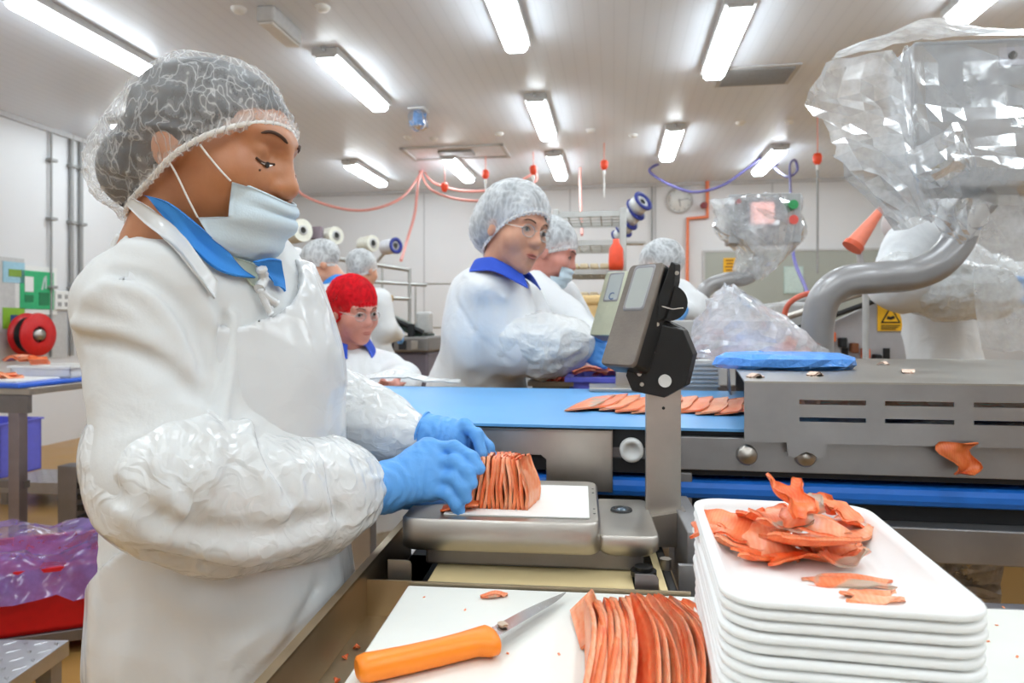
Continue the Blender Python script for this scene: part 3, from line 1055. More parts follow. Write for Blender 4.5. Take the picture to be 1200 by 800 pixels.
for x, y in ((-.04, .2), (.34, .22), (-.04, -.55), (1.05, .05), (1.05, -.55)):
    MB().box((x - .02, y - .02, .02), (x + .02, y + .02, .86), bev=.002).build('leg', m_frame, table)
    MB().cyl((x, y, 0), (x, y, .02), .03, n=14).build('foot', m_rubber, table)
MB().box((-.058, -.59, .2), (1.07, -.55, .23)).build('stretcher', m_frame, table)
MB().box((-.058, -.598, .83), (1.1, -.56, .889)).build('front_rail', m_rail, table)
o = MB().box((0, 0, 0), (.275, .24, .012), bev=.002).build('cream_board', m_cream, loc=TL(.018, .012, .892), rot=(0, 0, ROTB)); tag(o, 'cream coloured panel lying under the weighing scale', 'panel')
o = MB().box((0, -.545, 0), (1.05, 0, .02), bev=.003).build('cutting_board', m_board, loc=TL(0, 0, .89), rot=(0, 0, ROTB)); tag(o, 'large white cutting board in the foreground', 'cutting board')
ZBD = .91

# ================================================================== the weighing scale
SO = P(468, 607, .95)
scale = thing('weighing_scale', 'steel bench scale with black tilted display on a post', 'scale', (SO.x, SO.y, 0), ROTB)
def SL(p):                                 # world -> scale local
    q = Vector((p.x - SO.x, p.y - SO.y))
    return Vector((q.x * CB + q.y * SB, -q.x * SB + q.y * CB, p.z))
PW, PD, PT, PB = .278, .25, H - .272, H - .316
ring = lambda ins, z, rr: [(x, y, z) for x, y in rrect(PW - 2 * ins, PD - 2 * ins, rr, 5, PW / 2, PD / 2)]
MB().rings([ring(.004, PB, .018), ring(0, PB + .004, .02), ring(0, PT - .003, .02), ring(.003, PT, .018)], True, True).build('platform', m_steel, scale)
for x in (PW - .0075,):
    for y in (.05, .075, .17, .195):
        MB().cyl((x, y, PT), (x, y, PT + .0004), .0018, n=10).build('rivet_hole', m_black, scale)
MB().box((.03, .03, .905), (PW + .06, PD - .03, PB + .002), bev=.004).build('base', m_steel_dark, scale)
lb = MB()
lr = lambda ins, z: [(x, y, z) for x, y in rrect(.085 - 2 * ins, .2 - 2 * ins, .012, 4, PW + .038, .115)]
lb.rings([lr(.01, PB - .006), lr(0, PB + .004), lr(0, PT - .022), lr(.002, PT - .02)], True, True).build('load_cell_housing', m_steel, scale)
cx, cy = PW + .036, .145
MB().lathe([(.0, 0), (.012, 0), (.013, .003), (.016, .003), (.017, 0)], Matrix.Translation((cx, cy, PT - .0198)), 24).build('spirit_level', m_black, scale)
MB().lathe([(.0, .0035), (.006, .003), (.0085, .0015)], Matrix.Translation((cx, cy, PT - .0198)), 16).build('level_glass', plain('glass_dark', '#5a6a78', .08), scale)
m_wipe = plain('wet_smear', '#26346a', .2)
pl = SL(P(777, 540, 1.07))
MB().box((pl.x - .027, pl.y - .006, .905), (pl.x + .027, pl.y + .008, H - .08), bev=.0015).build('post', m_steel, scale)
MB().cyl((pl.x, pl.y - .0066, H - .133), (pl.x, pl.y - .0055, H - .133), .0025, n=12).build('screw_hole', m_black, scale)
MB().prism([(-.03, .0), (.03, .0), (.03, .056), (-.03, .044)], .032, Matrix.Translation((pl.x + .002, pl.y + .012, .905)) @ RX).build('post_bracket', m_steel, scale)
for dz in (.012, .034):
    MB().cyl((pl.x - .034, pl.y - .012, .905 + dz), (pl.x - .027, pl.y - .012, .905 + dz), .004, n=8).build('bracket_bolt', m_steel, scale)
# display head: frame turned 45 deg to the operator and leaning back
def display_head(parent, centre, width, length, thick, yaw, lean, mats, with_label=False):
    n = Vector((-math.cos(yaw), -math.sin(yaw), 0))           # horizontal facing direction
    w = Vector((math.sin(yaw), -math.cos(yaw), 0))            # across the face, towards the camera
    a = Vector((0, 0, 1)) * math.cos(lean) - n * math.sin(lean)
    nn = n * math.cos(lean) + Vector((0, 0, 1)) * math.sin(lean)
    M = Matrix((w, a, nn)).transposed().to_4x4(); M.translation = centre
    rr = rrect(width, length, .008, 4)
    ins = lambda k, z: [(x * (1 - k * 2 / width), y * (1 - k * 2 / length), z) for x, y in rr]
    face = MB().rings([ins(0, 0), ins(0, .004), ins(.002, .006)], False, True, M)
    face.build('face_plate', mats[0], parent)
    MB().rings([ins(.001, -thick), ins(0, -thick + .003), ins(0, 0)], True, False, M).build('housing', mats[1], parent)
    d = rrect(width * .52, length * .40, .005, 4, 0, length * .255)
    MB().add([(x, y, .0063) for x, y in d], [tuple(range(len(d)))], M).build('display_window', mats[2], parent)
    MB().rings([[(x, y, .0060) for x, y in rrect(width * .62, length * .46, .006, 4, 0, length * .255)], [(x, y, .0070) for x, y in rrect(width * .60, length * .45, .006, 4, 0, length * .255)], [(x, y, .0064) for x, y in rrect(width * .52, length * .40, .005, 4, 0, length * .255)]], M=M).build('display_bezel', mats[3], parent)
    return M
m_face = steel('display_steel', '#6e665f', 0.42, bump=0.3, stain=.35)
m_lcd = plain('lcd_grey', '#a3a6a1', .45, var=.02)
hc = SL(P(743, 369, 1.06))
yaw = math.radians(45) - ROTB
Mh = display_head(scale, hc, .072, .172, .03, math.radians(42), math.radians(23), (m_face, m_black, m_lcd, m_steel_dark))
# the black tilt bracket: two hexagonal cheeks, a clamping disc, screws
br = MB()
def bp(px, py, D=1.05):
    return SL(P(px, py, D))
def slab_px(pts, D, t):
    f = [bp(x, y, D) for x, y in pts]
    n = len(f)
    b = [p + Vector((0.012, t, 0)) for p in f]
    return MB().add(f + b, [tuple(range(n - 1, -1, -1)), tuple(range(n, 2 * n))] + [(i, (i + 1) % n, n + (i + 1) % n, n + i) for i in range(n)])
slab_px([(733, 440), (745, 400), (768, 378), (800, 386), (812, 415), (803, 452), (778, 466), (740, 458)], 1.045, .03).build('tilt_bracket', m_black, scale, bevel=.002)
slab_px([(763, 378), (772, 372), (797, 384), (808, 414), (800, 420), (765, 400)], 1.06, .028).build('tilt_bracket', m_black, scale, bevel=.002)
slab_px([(755, 395), (786, 306), (791, 309), (790, 330), (778, 372), (768, 380)], 1.04, .02).build('rear_housing', m_black, scale, bevel=.002)
q = bp(783, 355, 1.06)
MB().cyl(q + Vector((0, -.012, 0)), q + Vector((0, .022, 0)), .028, n=28).build('clamp_disc', m_black, scale)
q = bp(779, 446, 1.043)
MB().cyl(q, q + Vector((0, -.004, 0)), .0098, n=20).build('pivot_cap', plain('pivot_white', '#d9d7d2', .35), scale)
for px, py in ((749, 438), (752, 450), (765, 412), (793, 320), (770, 380)):
    q = bp(px, py, 1.042)
    MB().cyl(q, q + Vector((0, -.004, 0)), .0032, n=10).build('screw', m_steel, scale)
q = bp(785, 360, 1.04)
MB().tube([q + Vector((-.014, 0, .002)), q + Vector((.004, -.002, -.003)), q + Vector((.02, 0, -.001))], .0012, 6).build('wing_lever', m_steel, scale)
# white sheet on the pan
o = MB().box((0, 0, 0), (.205, .185, .0016)).build('paper_sheet', plain('white_sheet', '#f3f0ea', .5, var=.01), loc=(TL(0, 0).x, 0, 0))
w0 = Vector((SO.x, SO.y, 0)) + Vector((.058 * CB - .022 * SB, .058 * SB + .022 * CB, 0))
o.location = (w0.x, w0.y, PT + .0003); o.rotation_euler = (0, 0, ROTB)
tag(o, 'white sheet on the scale pan under the salmon slices', 'sheet')
ZS = PT + .002
# second display on the far side of the belt
s2c = P(716, 356, 1.9)
scale2 = thing('scale_display', 'second scale display in silver standing behind the black one', 'scale', (s2c.x, s2c.y, 0), ROTB)
m_face2 = steel('display_steel_green_reflection', '#b3b5a0', 0.35, bump=.15, stain=.2)  # greenish reflection on the silver face is put into the base colour
M2 = display_head(scale2, Vector((0, 0, s2c.z)), .095, .19, .045, math.radians(42), math.radians(20), (m_face2, m_steel, m_lcd, m_steel_dark))
MB().box((-.02, -.006, ZB), (.02, .006, s2c.z - .05), bev=.002).build('post', m_steel, scale2, loc=(.035, .045, 0))
MB().box((-.06, -.05, ZB - .0), (.08, .09, ZB + .012), bev=.003).build('base_plate', m_steel, scale2)
tx = text_obj('logo_letter', 'C', .03, plain('logo_blue', '#17457a', .5), scale2, M2 @ Vector((0, .02, .0066)), M2.to_euler())

# ================================================================== foam trays
def tray_mesh():
    w, d = .182, .292
    R = lambda ins, z, r: [(x, y, z) for x, y in rrect(w - 2 * ins, d - 2 * ins, r, 6)]
    mb = MB()
    mb.rings([R(.022, -.030, .02), R(.019, -.031, .022), R(.004, -.006, .028), R(.0, -.005, .03), R(-.001, -.0025, .031), R(.0, 0, .03),
              R(.004, .0010, .028), R(.008, 0, .026), R(.0095, -.006, .025), R(.0195, -.0235, .020), R(.026, -.0265, .016), R(.034, -.027, .012)], True, True)
    return mb
tray0 = None
ZT = H - .2
tc = (Pz(822, 587, ZT) + Pz(1010, 587, ZT) + Pz(850, 712, ZT) + Pz(1142, 712, ZT)) / 4
TR = math.radians(-10.5)
rnd = random.Random(5)
NTRAY = 14
dzt = (ZT - .031 - ZBD) / (NTRAY - 1)
TRAYS = []
for i in range(NTRAY):
    z = ZT - i * dzt
    if tray0 is None:
        tray0 = tray_mesh().build('foam_tray', m_foam)
        o = tray0
        tag(o, 'topmost white foam tray of the stack, holding salmon trimmings', 'tray', 'stacked foam trays')
    else:
        o = tray0.copy(); COL.objects.link(o)
        tag(o, 'white foam tray nested in the stack, %s from the top' % ORD[i], 'tray', 'stacked foam trays')
    o.location = (tc.x + (rnd.uniform(-.0012, .0012) if i else 0), tc.y + (rnd.uniform(-.0012, .0012) if i else 0), z)
    o.rotation_euler = (0, 0, TR + (rnd.uniform(-.006, .006) if i else 0))
    TRAYS.append(o)
ZTF = ZT - .027

# ================================================================== salmon
m_sal = [salmon('salmon_flesh'), salmon('salmon_flesh_pale', '#f4834f', '#fcac84', 70), salmon('salmon_deep', '#f05c22', '#f8854c', 120)]
m_sal_skin = salmon('salmon_with_grey_skin', '#f0763f', '#f8a078', 80, skin=.55, cs='#c2a893')
def sheet(fn, nu=9, nv=7, th=.0025):
    G = np.array([[fn(-1 + 2 * i / (nu - 1), -1 + 2 * j / (nv - 1)) for j in range(nv)] for i in range(nu)], np.float32)
    du = np.gradient(G, axis=0); dv = np.gradient(G, axis=1)
    N = np.cross(du, dv); N /= (np.linalg.norm(N, axis=2, keepdims=True) + 1e-9)
    idx = np.arange(nu * nv).reshape(nu, nv)
    Q = np.stack([idx[:-1, :-1], idx[1:, :-1], idx[1:, 1:], idx[:-1, 1:]], -1).reshape(-1, 4)
    V1 = (G + N * th / 2).reshape(-1, 3); V2 = (G - N * th / 2).reshape(-1, 3)
    n = len(V1)
    rim = np.concatenate([idx[0, :], idx[1:, -1], idx[-1, -2::-1], idx[-2:0:-1, 0]])
    rq = np.stack([rim, np.roll(rim, -1), np.roll(rim, -1) + n, rim + n], -1)
    return np.concatenate([V1, V2]), np.concatenate([Q, Q[:, ::-1] + n, rq[:, ::-1]])
def sheet_obj(name, fn, mat, nu=9, nv=7, th=.0025, loc=(0, 0, 0), rot=(0, 0, 0)):
    V, Q = sheet(fn, nu, nv, th)
    o = np_obj(name, V, Q, mat)
    o.location = loc; o.rotation_euler = rot
    return o
rnd = random.Random(11)
# fan of slices on the scale: upright leaves, spread at the foot
NS = 15
for i in range(NS):
    f = i / (NS - 1)
    foot = P(549 + 68 * f, 602 - 3 * abs(f - .5), .995 - .012 * f); foot.z = ZS
    top = P(561 + 47 * f + rnd.uniform(-1, 1), 540 - 3 * math.sin(f * 3.1) + rnd.uniform(-1, 1), 1.012)
    hh = top.z - foot.z
    ph = rnd.uniform(0, 6)
    depth = .062 + rnd.uniform(-.004, .004)
    wav = rnd.uniform(.0008, .0022)
    def fn(s, t, foot=foot, top=top, hh=hh, ph=ph, depth=depth, f=f, wav=wav):
        k = (t + 1) / 2
        p = Vector((0, 0, 0)).lerp(top - foot, k)
        bulge = math.sin(k * math.pi) * (.006 * (f - .45)) + wav * math.sin(6 * k + ph) + .0012 * math.sin(9 * s + ph)
        y = (s + 1) / 2 * depth * (1 - .25 * k * k) + .010 * (1 - k) * 0 - .006 * math.sin(k * math.pi)
        sk = .018 * (f - .6)                       # the leaves fan out like a book
        return (p.x + bulge + (s + 1) / 2 * (.012 + sk), p.y + y + .004 * k, p.z * 1.0 + .0015 * math.sin(5 * s + ph) * k)
    lab = '%s salmon slice from the left in the fanned stack on the scale pan' % ORD[i]
    if i == NS - 1: lab = 'outermost salmon slice of the scale stack, its pale face turned right'
    o = sheet_obj('salmon_slice', fn, m_sal[1] if i == NS - 1 else rnd.choice(m_sal), 7, 9, .0052, foot)
    tag(o, lab, 'salmon slice', 'salmon slices on the scale')
# one slice flattened under the fingers
c = P(540, 597, .99); c.z = ZS + .001
o = sheet_obj('salmon_slice', lambda s, t: (s * .026, t * .016 + .004 * s, .004 * (s + 1) + .002 * math.sin(4 * t)), m_sal[2], 9, 7, .003, c, (0, 0, ROTB)); tag(o, 'flat salmon slice under the gloved fingertips on the pan', 'salmon slice', 'salmon slices on the scale')

# two overlapping rows of slices on the cutting board
def board_row(n, bx0, bx1, tx0, tx1, ynear, yfar, hgt, lean, lab, mats, flare):
    for i in range(n):
        f = i / (n - 1)
        near = Pz(bx0 + (bx1 - bx0) * f, ynear, ZBD); far = Pz(tx0 + (tx1 - tx0) * f, yfar + flare * f * f, ZBD)
        d = far - near
        ph = rnd.uniform(0, 6); wv = rnd.uniform(.0006, .0016)
        side = Vector((d.y, -d.x, 0)).normalized()
        ln = lean + rnd.uniform(-.06, .06) + .15 * f
        hh = hgt * (1 + rnd.uniform(-.06, .06))
        def fn(s, t, d=d, side=side, ph=ph, wv=wv, ln=ln, hh=hh):
            k = (s + 1) / 2
            q = (t + 1) / 2
            taper = (1 - .35 * (2 * k - 1) ** 4) * (.75 + .25 * math.sin(math.pi * min(1, k * 1.25)))
            up = hh * q * taper
            x = d * k + side * (-up * math.sin(ln) * 1.0 + wv * 2 * math.sin(5 * k + ph) + .006 * math.sin(3.0 * k))
            return (x.x, x.y, up * math.cos(ln) + .0012 * math.sin(11 * k + ph) * q + .002)
        o = sheet_obj('salmon_slice', fn, mats[i % len(mats)], 15, 5, .0056, near)
        tag(o, lab % ORD[i], 'salmon slice', 'salmon slices on the cutting board')
board_row(11, 676, 738, 684, 732, 860, 722, .040, -.22, '%s salmon slice from the left in the left row on the cutting board', [m_sal[1], m_sal[0], m_sal[2]], -2)
board_row(12, 752, 850, 728, 800, 885, 716, .046, -.55, '%s salmon slice from the left in the right board row, beside the trays', [m_sal[0], m_sal[1]], 10)
c = Pz(673, 745, ZBD)
o = sheet_obj('salmon_slice', lambda s, t: (s * .010 - .004 * t, t * .045, .016 + .015 * s), m_sal[1], 6, 9, .003, c + Vector((.012, .01, 0)), (0, .2, -.05)); tag(o, 'pale salmon slice lying open at the left of left board row', 'salmon slice', 'salmon slices on the cutting board')
# scrap and crumbs on the board
c = Pz(579, 700, ZBD)
o = sheet_obj('salmon_scrap', lambda s, t: (s * .017 * (1 - .3 * t * t), t * .006 * (1 - .5 * s * s) + .003 * s, .003 + .0015 * math.cos(2 * s)), m_sal_skin, 9, 5, .004, c); tag(o, 'small salmon scrap above the knife blade on cutting board', 'salmon scrap')
for i, (px, py) in enumerate([(497, 700), (545, 715), (655, 767), (595, 766), (840, 783), (1168, 733), (1158, 752), (1192, 770), (1176, 712), (460, 790)]):
    c = Pz(px, py, ZBD)
    o = sheet_obj('salmon_crumb', lambda s, t: (s * .0014, t * .001, .0008 + .0004 * s), m_sal[1], 4, 4, .001, c, (0, 0, i)); tag(o, 'tiny salmon crumb on the white cutting board', 'crumb', 'salmon crumbs on the board')
for i, (x, y) in enumerate(((-.045, -.11), (-.04, -.085), (-.036, -.16))):
    o = sheet_obj('salmon_crumb', lambda s, t: (s * .0028, t * .0028, .002 + .002 * s * t), m_sal[2], 5, 5, .002, TL(x, y, .866), (0, 0, i)); tag(o, 'salmon crumb caught in the left steel rail', 'crumb', 'salmon crumbs in the rail')

# trimmings in the top tray: (px, py, height, length, width, heading, curl, roll, material)
TRIM = [(852, 612, .020, .060, .040, -.55, .5, .25, 0, 'broad salmon strip hanging over left tray rim'),
        (878, 626, .010, .050, .034, -.5, .8, .1, 0, 'salmon trimming behind the broad left strip'),
        (880, 640, .006, .060, .030, -.25, .6, -.1, 1, 'flat salmon trimming low at the left of the heap'),
        (905, 632, .016, .050, .034, -.2, .9, .3, 1, 'folded salmon trimming in the middle left of the heap'),
        (900, 650, .006, .056, .026, .2, .4, 0, 2, 'deep orange trimming at the lower left of the heap'),
        (925, 584, .060, .036, .030, .5, 1.3, .7, 2, 'upright folded salmon trimming crowning the heap'),
        (938, 592, .052, .030, .030, 2.0, 1.0, -.5, 3, 'grey skinned trimming beside the top of the heap'),
        (912, 610, .036, .046, .030, .2, .8, .2, 3, 'grey edged trimming in the middle of the heap'),
        (893, 606, .026, .044, .030, .4, .7, -.2, 0, 'salmon trimming at the back left of the heap'),
        (950, 612, .036, .060, .034, -.35, .7, .1, 1, 'pale salmon trimming across the heap centre'),
        (985, 600, .030, .034, .034, .9, .5, .5, 0, 'square salmon trimming standing at the back right'),
        (965, 596, .032, .034, .018, 1.2, 1.0, .2, 2, 'narrow curled trimming at the back of the heap'),
        (1003, 614, .018, .044, .026, -.1, .5, .1, 3, 'grey tipped trimming at the right end of heap'),
        (990, 626, .012, .050, .030, .3, .6, -.1, 1, 'salmon trimming under the right side of the heap'),
        (948, 636, .022, .062, .052, -.12, .35, -.35, 0, 'broad orange trimming facing the front of the heap'),
        (925, 648, .008, .050, .034, .1, .4, -.2, 2, 'salmon trimming tucked under the broad front piece'),
        (985, 655, .008, .044, .020, .15, 1.1, .0, 3, 'curled trimming with skin at the lower right'),
        (970, 640, .012, .050, .030, -.3, .5, .1, 1, 'salmon trimming below the right of the heap'),
        (996, 680, .003, .062, .016, -.05, .25, 0, 3, 'long grey skinned strip lying apart in the tray'),
        (1022, 700, .002, .036, .016, .1, .15, 0, 1, 'small pale salmon strip nearest the front tray rim')]
for k, (px, py, hz, L, W, hd, curl, roll, mi, lab) in enumerate(TRIM):
    z = ZTF + hz
    L *= 1.12; W *= 1.4; curl *= .9
    c = Pz(px, py, z)
    ph = rnd.uniform(0, 6)
    def fn(s, t, L=L, W=W, curl=curl, ph=ph):
        ang = s * curl
        rr = L / 2 / max(curl, .05)
        w = W / 2 * (1 - .28 * abs(s) ** 3 + .2 * math.sin(3 * s + ph) + .1 * math.sin(8 * s + 2 * ph))
        return (rr * math.sin(ang) + .005 * math.sin(5 * t + ph) * abs(s), t * w + .004 * math.sin(2 * s + ph), rr * (math.cos(ang) - 1) * -.9 * (1 if (k % 3) else -1) + .0022 * math.sin(4 * t + ph + 2 * s))
    o = sheet_obj('salmon_trimming', fn, (m_sal + [m_sal_skin])[mi], 15, 9, .003, c, (roll, 0, hd))
    tag(o, lab, 'salmon piece', 'salmon trimmings in the top tray')

# slices shingled on the belt, running on under the hood
NB = 34
for i in range(NB):
    lx = -.02 + i * .0335
    y0 = .16 + .02 * math.sin(i * 1.3)
    ph = rnd.uniform(0, 6)
    def fn(s, t, ph=ph):
        e = (1 - .25 * abs(t) ** 3)
        return (s * .030 * e + .028 * t + .003 * math.sin(5 * t + ph), t * .135, .0035 + .006 * (s + 1) / 2 + .0015 * math.sin(6 * t + ph))
    o = sheet_obj('salmon_slice', fn, [m_sal[1], m_sal[0]][i % 2] if i % 5 else m_sal_skin, 6, 11, .003, CL(lx, y0 + .16, ZB), (0, 0, ROT))
    tag(o, ('%s salmon slice from the left in the row on the open blue belt' % ORD[i]) if lx < .27 else ('%s salmon slice on the belt under the hood, counted from its open end' % ORD[i - 9]), 'salmon slice', 'salmon slices on the blue belt')
# scrap hanging from the hood edge
c = CL(.60, -.026, 1.043)
fnh = lambda s, t: (.030 * s * (1 - .5 * (t + 1) / 2) + .012 * math.sin(3 * t), -.004 + .006 * math.sin(3 * s + 2 * t), -.026 * (t + 1) + .008)
o = sheet_obj('salmon_scrap', fnh, salmon('dark_salmon', '#c9521c', '#e07b42', 90), 9, 9, .003, c, (0, 0, ROT)); tag(o, 'torn salmon scrap hanging from the lower edge of hood', 'salmon scrap')
for i, (px, py) in enumerate(((955, 440), (1064, 437), (1035, 427), (885, 442))):
    c = Pz(px, py, 1.149)
    o = sheet_obj('salmon_crumb', lambda s, t: (s * .016 * (1 - .4 * t * t), t * .012 * (1 - .4 * s * s), .003 + .003 * math.cos(3 * s + t)), plain('pale_crumb', '#e9c9b4', .5), 7, 6, .004, c, (0, 0, i)); tag(o, 'pale fish crumb lying on top of the steel hood', 'crumb', 'crumbs on the hood')

# ================================================================== knife
k0 = Pz(425, 782, ZBD + .014); k1 = Pz(577, 746, ZBD + .014); k2 = Pz(664, 697, ZBD + .006)
ax = (k1 - k0).normalized(); Lh = (k1 - k0).length
knife = thing('knife', 'orange handled knife with narrow blade lying on the board', 'knife', (k0.x, k0.y, ZBD), math.atan2(ax.y, ax.x))
prof = [(-.006, .010, .008), (-.004, .014, .011), (.004, .0165, .0125), (.02, .0155, .0125), (.05, .0145, .0125), (.085, .0145, .0125), (.108, .0155, .0125), (.123, .0170, .0125), (.134, .0235, .0125), (.143, .0245, .012), (.147, .019, .010), (.149, .010, .007)]
rg = []
for x, wy, wz in prof:
    yc = -.004 * math.sin((x / .15) * math.pi) + (-.003 if x > .125 else 0)
    rg.append([(x * Lh / .147, yc + wy * math.cos(a) * (1 if abs(math.cos(a)) < .9 else .96), .0135 + wz * math.sin(a)) for a in [2 * math.pi * i / 20 for i in range(20)]])
MB().rings(rg, True, True).build('handle', m_orange, knife)
bd = (k2 - k1); ang = math.atan2(bd.y, bd.x) - math.atan2(ax.y, ax.x); Lb = bd.length
Mb = Matrix.Translation((Lh, .002, .016)) @ Matrix.Rotation(ang, 4, 'Z') @ Matrix.Rotation(math.radians(3), 4, 'Y')
vs, fs = [], []
NBL = 14
for i in range(NBL + 1):
    x = -.006 + (Lb + .006) * i / NBL
    f = i / NBL
    wt = .0085 * (1 - max(0, (f - .45) / .55) ** 1.6) + .0006
    wb = -.0085 * (1 - .35 * f) * (1 - max(0, (f - .7) / .3) ** 2) - .0002
    for (y, z) in ((wt, .0009), (wt, -.0009), (wb, -.0001), (wb, .0001)):
        vs.append((x, y, z))
for i in range(NBL):
    for a in range(4):
        b = (a + 1) % 4
        fs.append((i * 4 + a, i * 4 + b, (i + 1) * 4 + b, (i + 1) * 4 + a))
fs += [(3, 2, 1, 0), tuple(NBL * 4 + i for i in range(4))]
MB().add(vs, fs, Mb).build('blade', steel('knife_steel', '#d3d6da', .18, bump=.02), knife)
c = Mb @ Vector((.022, .001, .002))
V, Q = sheet(lambda s, t: (s * .005 * (1 - .3 * t * t), t * .0055, .0014 * math.cos(s)), 7, 7, .002)
o = np_obj('fish_smear', V + np.array(c, np.float32), Q, m_sal_skin, knife)
# ================================================================== people
def skin_mat(name, c, c2):
    t = NT(name)
    v = t.coord('Object')
    n = t.noise(v, 28, 5)
    t.link(t.ramp(n, [(0.3, lin(c2)), (0.7, lin(c))]), t.b.inputs['Base Color'])
    t.b.inputs['Roughness'].default_value = 0.42
    t.b.inputs['Subsurface Weight'].default_value = 0.12
    t.b.inputs['Subsurface Radius'].default_value = (0.010, 0.004, 0.002)
    t.b.inputs['Subsurface Scale'].default_value = 0.5
    t.bump(t.noise(v, 320, 2), 0.12, 0.001)
    return t.m
SKIN = {'tan': skin_mat('skin_tan', '#c4875f', '#b47650'), 'light': skin_mat('skin_light', '#dca486', '#d09478'), 'rosy': skin_mat('skin_rosy', '#d9998a', '#cc8878')}
m_coat = fabric('white_smock', '#e6e7e8', big=.28, bigscale=13)
m_coat_fg = fabric('white_smock_near', '#dedfde', fine=.2, big=.30, bigscale=9)
m_sleeve = crinkle('plastic_sleeve', '#e1e2e1', rough=.17, scale=19, strength=.75, dist=.006)
m_apron = crinkle('plastic_apron', '#dcdddd', rough=.17, scale=8, strength=.45, dist=.010)
m_glove = crinkle('blue_glove', '#62a5e8', rough=.42, scale=30, strength=.3, dist=.003, spec=.35)
m_hair = plain('black_hair', '#17161b', .45, var=.3, nscale=80)
m_collar_blue = fabric('blue_collar', '#3f8fe0', .7, .2, .1, 14)
m_collar_navy = fabric('navy_collar', '#2f53c4', .7, .2, .1, 14)
m_boot = plain('white_boot', '#dfe0de', .4)
m_trouser = fabric('white_trousers', '#dfe1e3')
m_brow = plain('dark_brow', '#4d372c', .9)
m_sclera = plain('eye_white', '#b9a79c', .2, var=.02)
m_iris = plain('eye_iris', '#1d1310', .15)
m_lip = plain('lips', '#b5685c', .4)
m_spec = plain('spectacle_frame', '#d9d4cf', .25, metal=.6)
m_mask = fabric('mask_cloth', '#d3e4ee', .75, .3, .10, 18)
m_strap = plain('ear_strap', '#f2f0ec', .6)

def net_mat(name, c, base, vein, scale=38.0):
    """gauze: see-through, with brighter crimped folds"""
    t = NT(name)
    v = t.coord('Object', scale=(1, 1, .5), rot=(0, .5, 0))
    nz = t.new('ShaderNodeTexNoise'); nz.inputs['Scale'].default_value = scale * .35; nz.inputs['Detail'].default_value = 3
    t.link(v, nz.inputs['Vector'])
    mx = t.new('ShaderNodeMix', data_type='VECTOR'); mx.inputs[0].default_value = .12
    t.link(v, mx.inputs[4]); t.link(nz.outputs['Color'], mx.inputs[5])
    vo = t.new('ShaderNodeTexVoronoi', feature='DISTANCE_TO_EDGE'); vo.inputs['Scale'].default_value = scale
    t.link(mx.outputs[1], vo.inputs['Vector'])
    ln = t.ramp(vo.outputs['Distance'], [(0.0, (vein,) * 3), (0.05, (base * 1.25,) * 3), (.22, (base,) * 3), (.5, (base * .75,) * 3)])
    fine = t.noise(v, 700, 2)
    soft = t.ramp(t.noise(v, scale * .4, 4), [(.35, (0.8,) * 3), (.75, (1.35,) * 3)])
    fac = t.math('MULTIPLY', t.math('MULTIPLY', ln, soft), t.math('MULTIPLY_ADD', fine, .5), True)
    m = fac.node.inputs[1].links[0].from_node; m.inputs[2].default_value = .75
    df = t.new('ShaderNodeBsdfDiffuse'); df.inputs['Color'].default_value = lin(c)
    tl = t.new('ShaderNodeBsdfTranslucent'); tl.inputs['Color'].default_value = lin(c)
    tr = t.new('ShaderNodeBsdfTransparent')
    t.surface(t.mix(fac, tr.outputs[0], t.mix(.3, df.outputs[0], tl.outputs[0])))
    return t.m
m_net_fg = net_mat('hair_net_near', '#f6f6f6', .24, .72, 52)
m_net = net_mat('hair_net_white', '#f3f5f6', .62, .9, 40)
m_net_red = net_mat('hair_net_red', '#ee2732', .72, .95, 40)
m_band = fabric('net_band', '#eceae6', .8, .2, .1)
m_band_red = fabric('net_band_red', '#d8222c', .8, .2, .1)

def frame(yaw, pitch=0, roll=0):
    a, p, r = map(math.radians, (yaw, pitch, roll))
    f0 = Vector((math.cos(a), math.sin(a), 0)); z = Vector((0, 0, 1))
    f = f0 * math.cos(p) - z * math.sin(p)
    u = z * math.cos(p) + f0 * math.sin(p)
    x = f.cross(u)
    x2 = x * math.cos(r) + u * math.sin(r); u2 = u * math.cos(r) - x * math.sin(r)
    return np.array([x2, f, u2]).T             # columns: right, forward, up

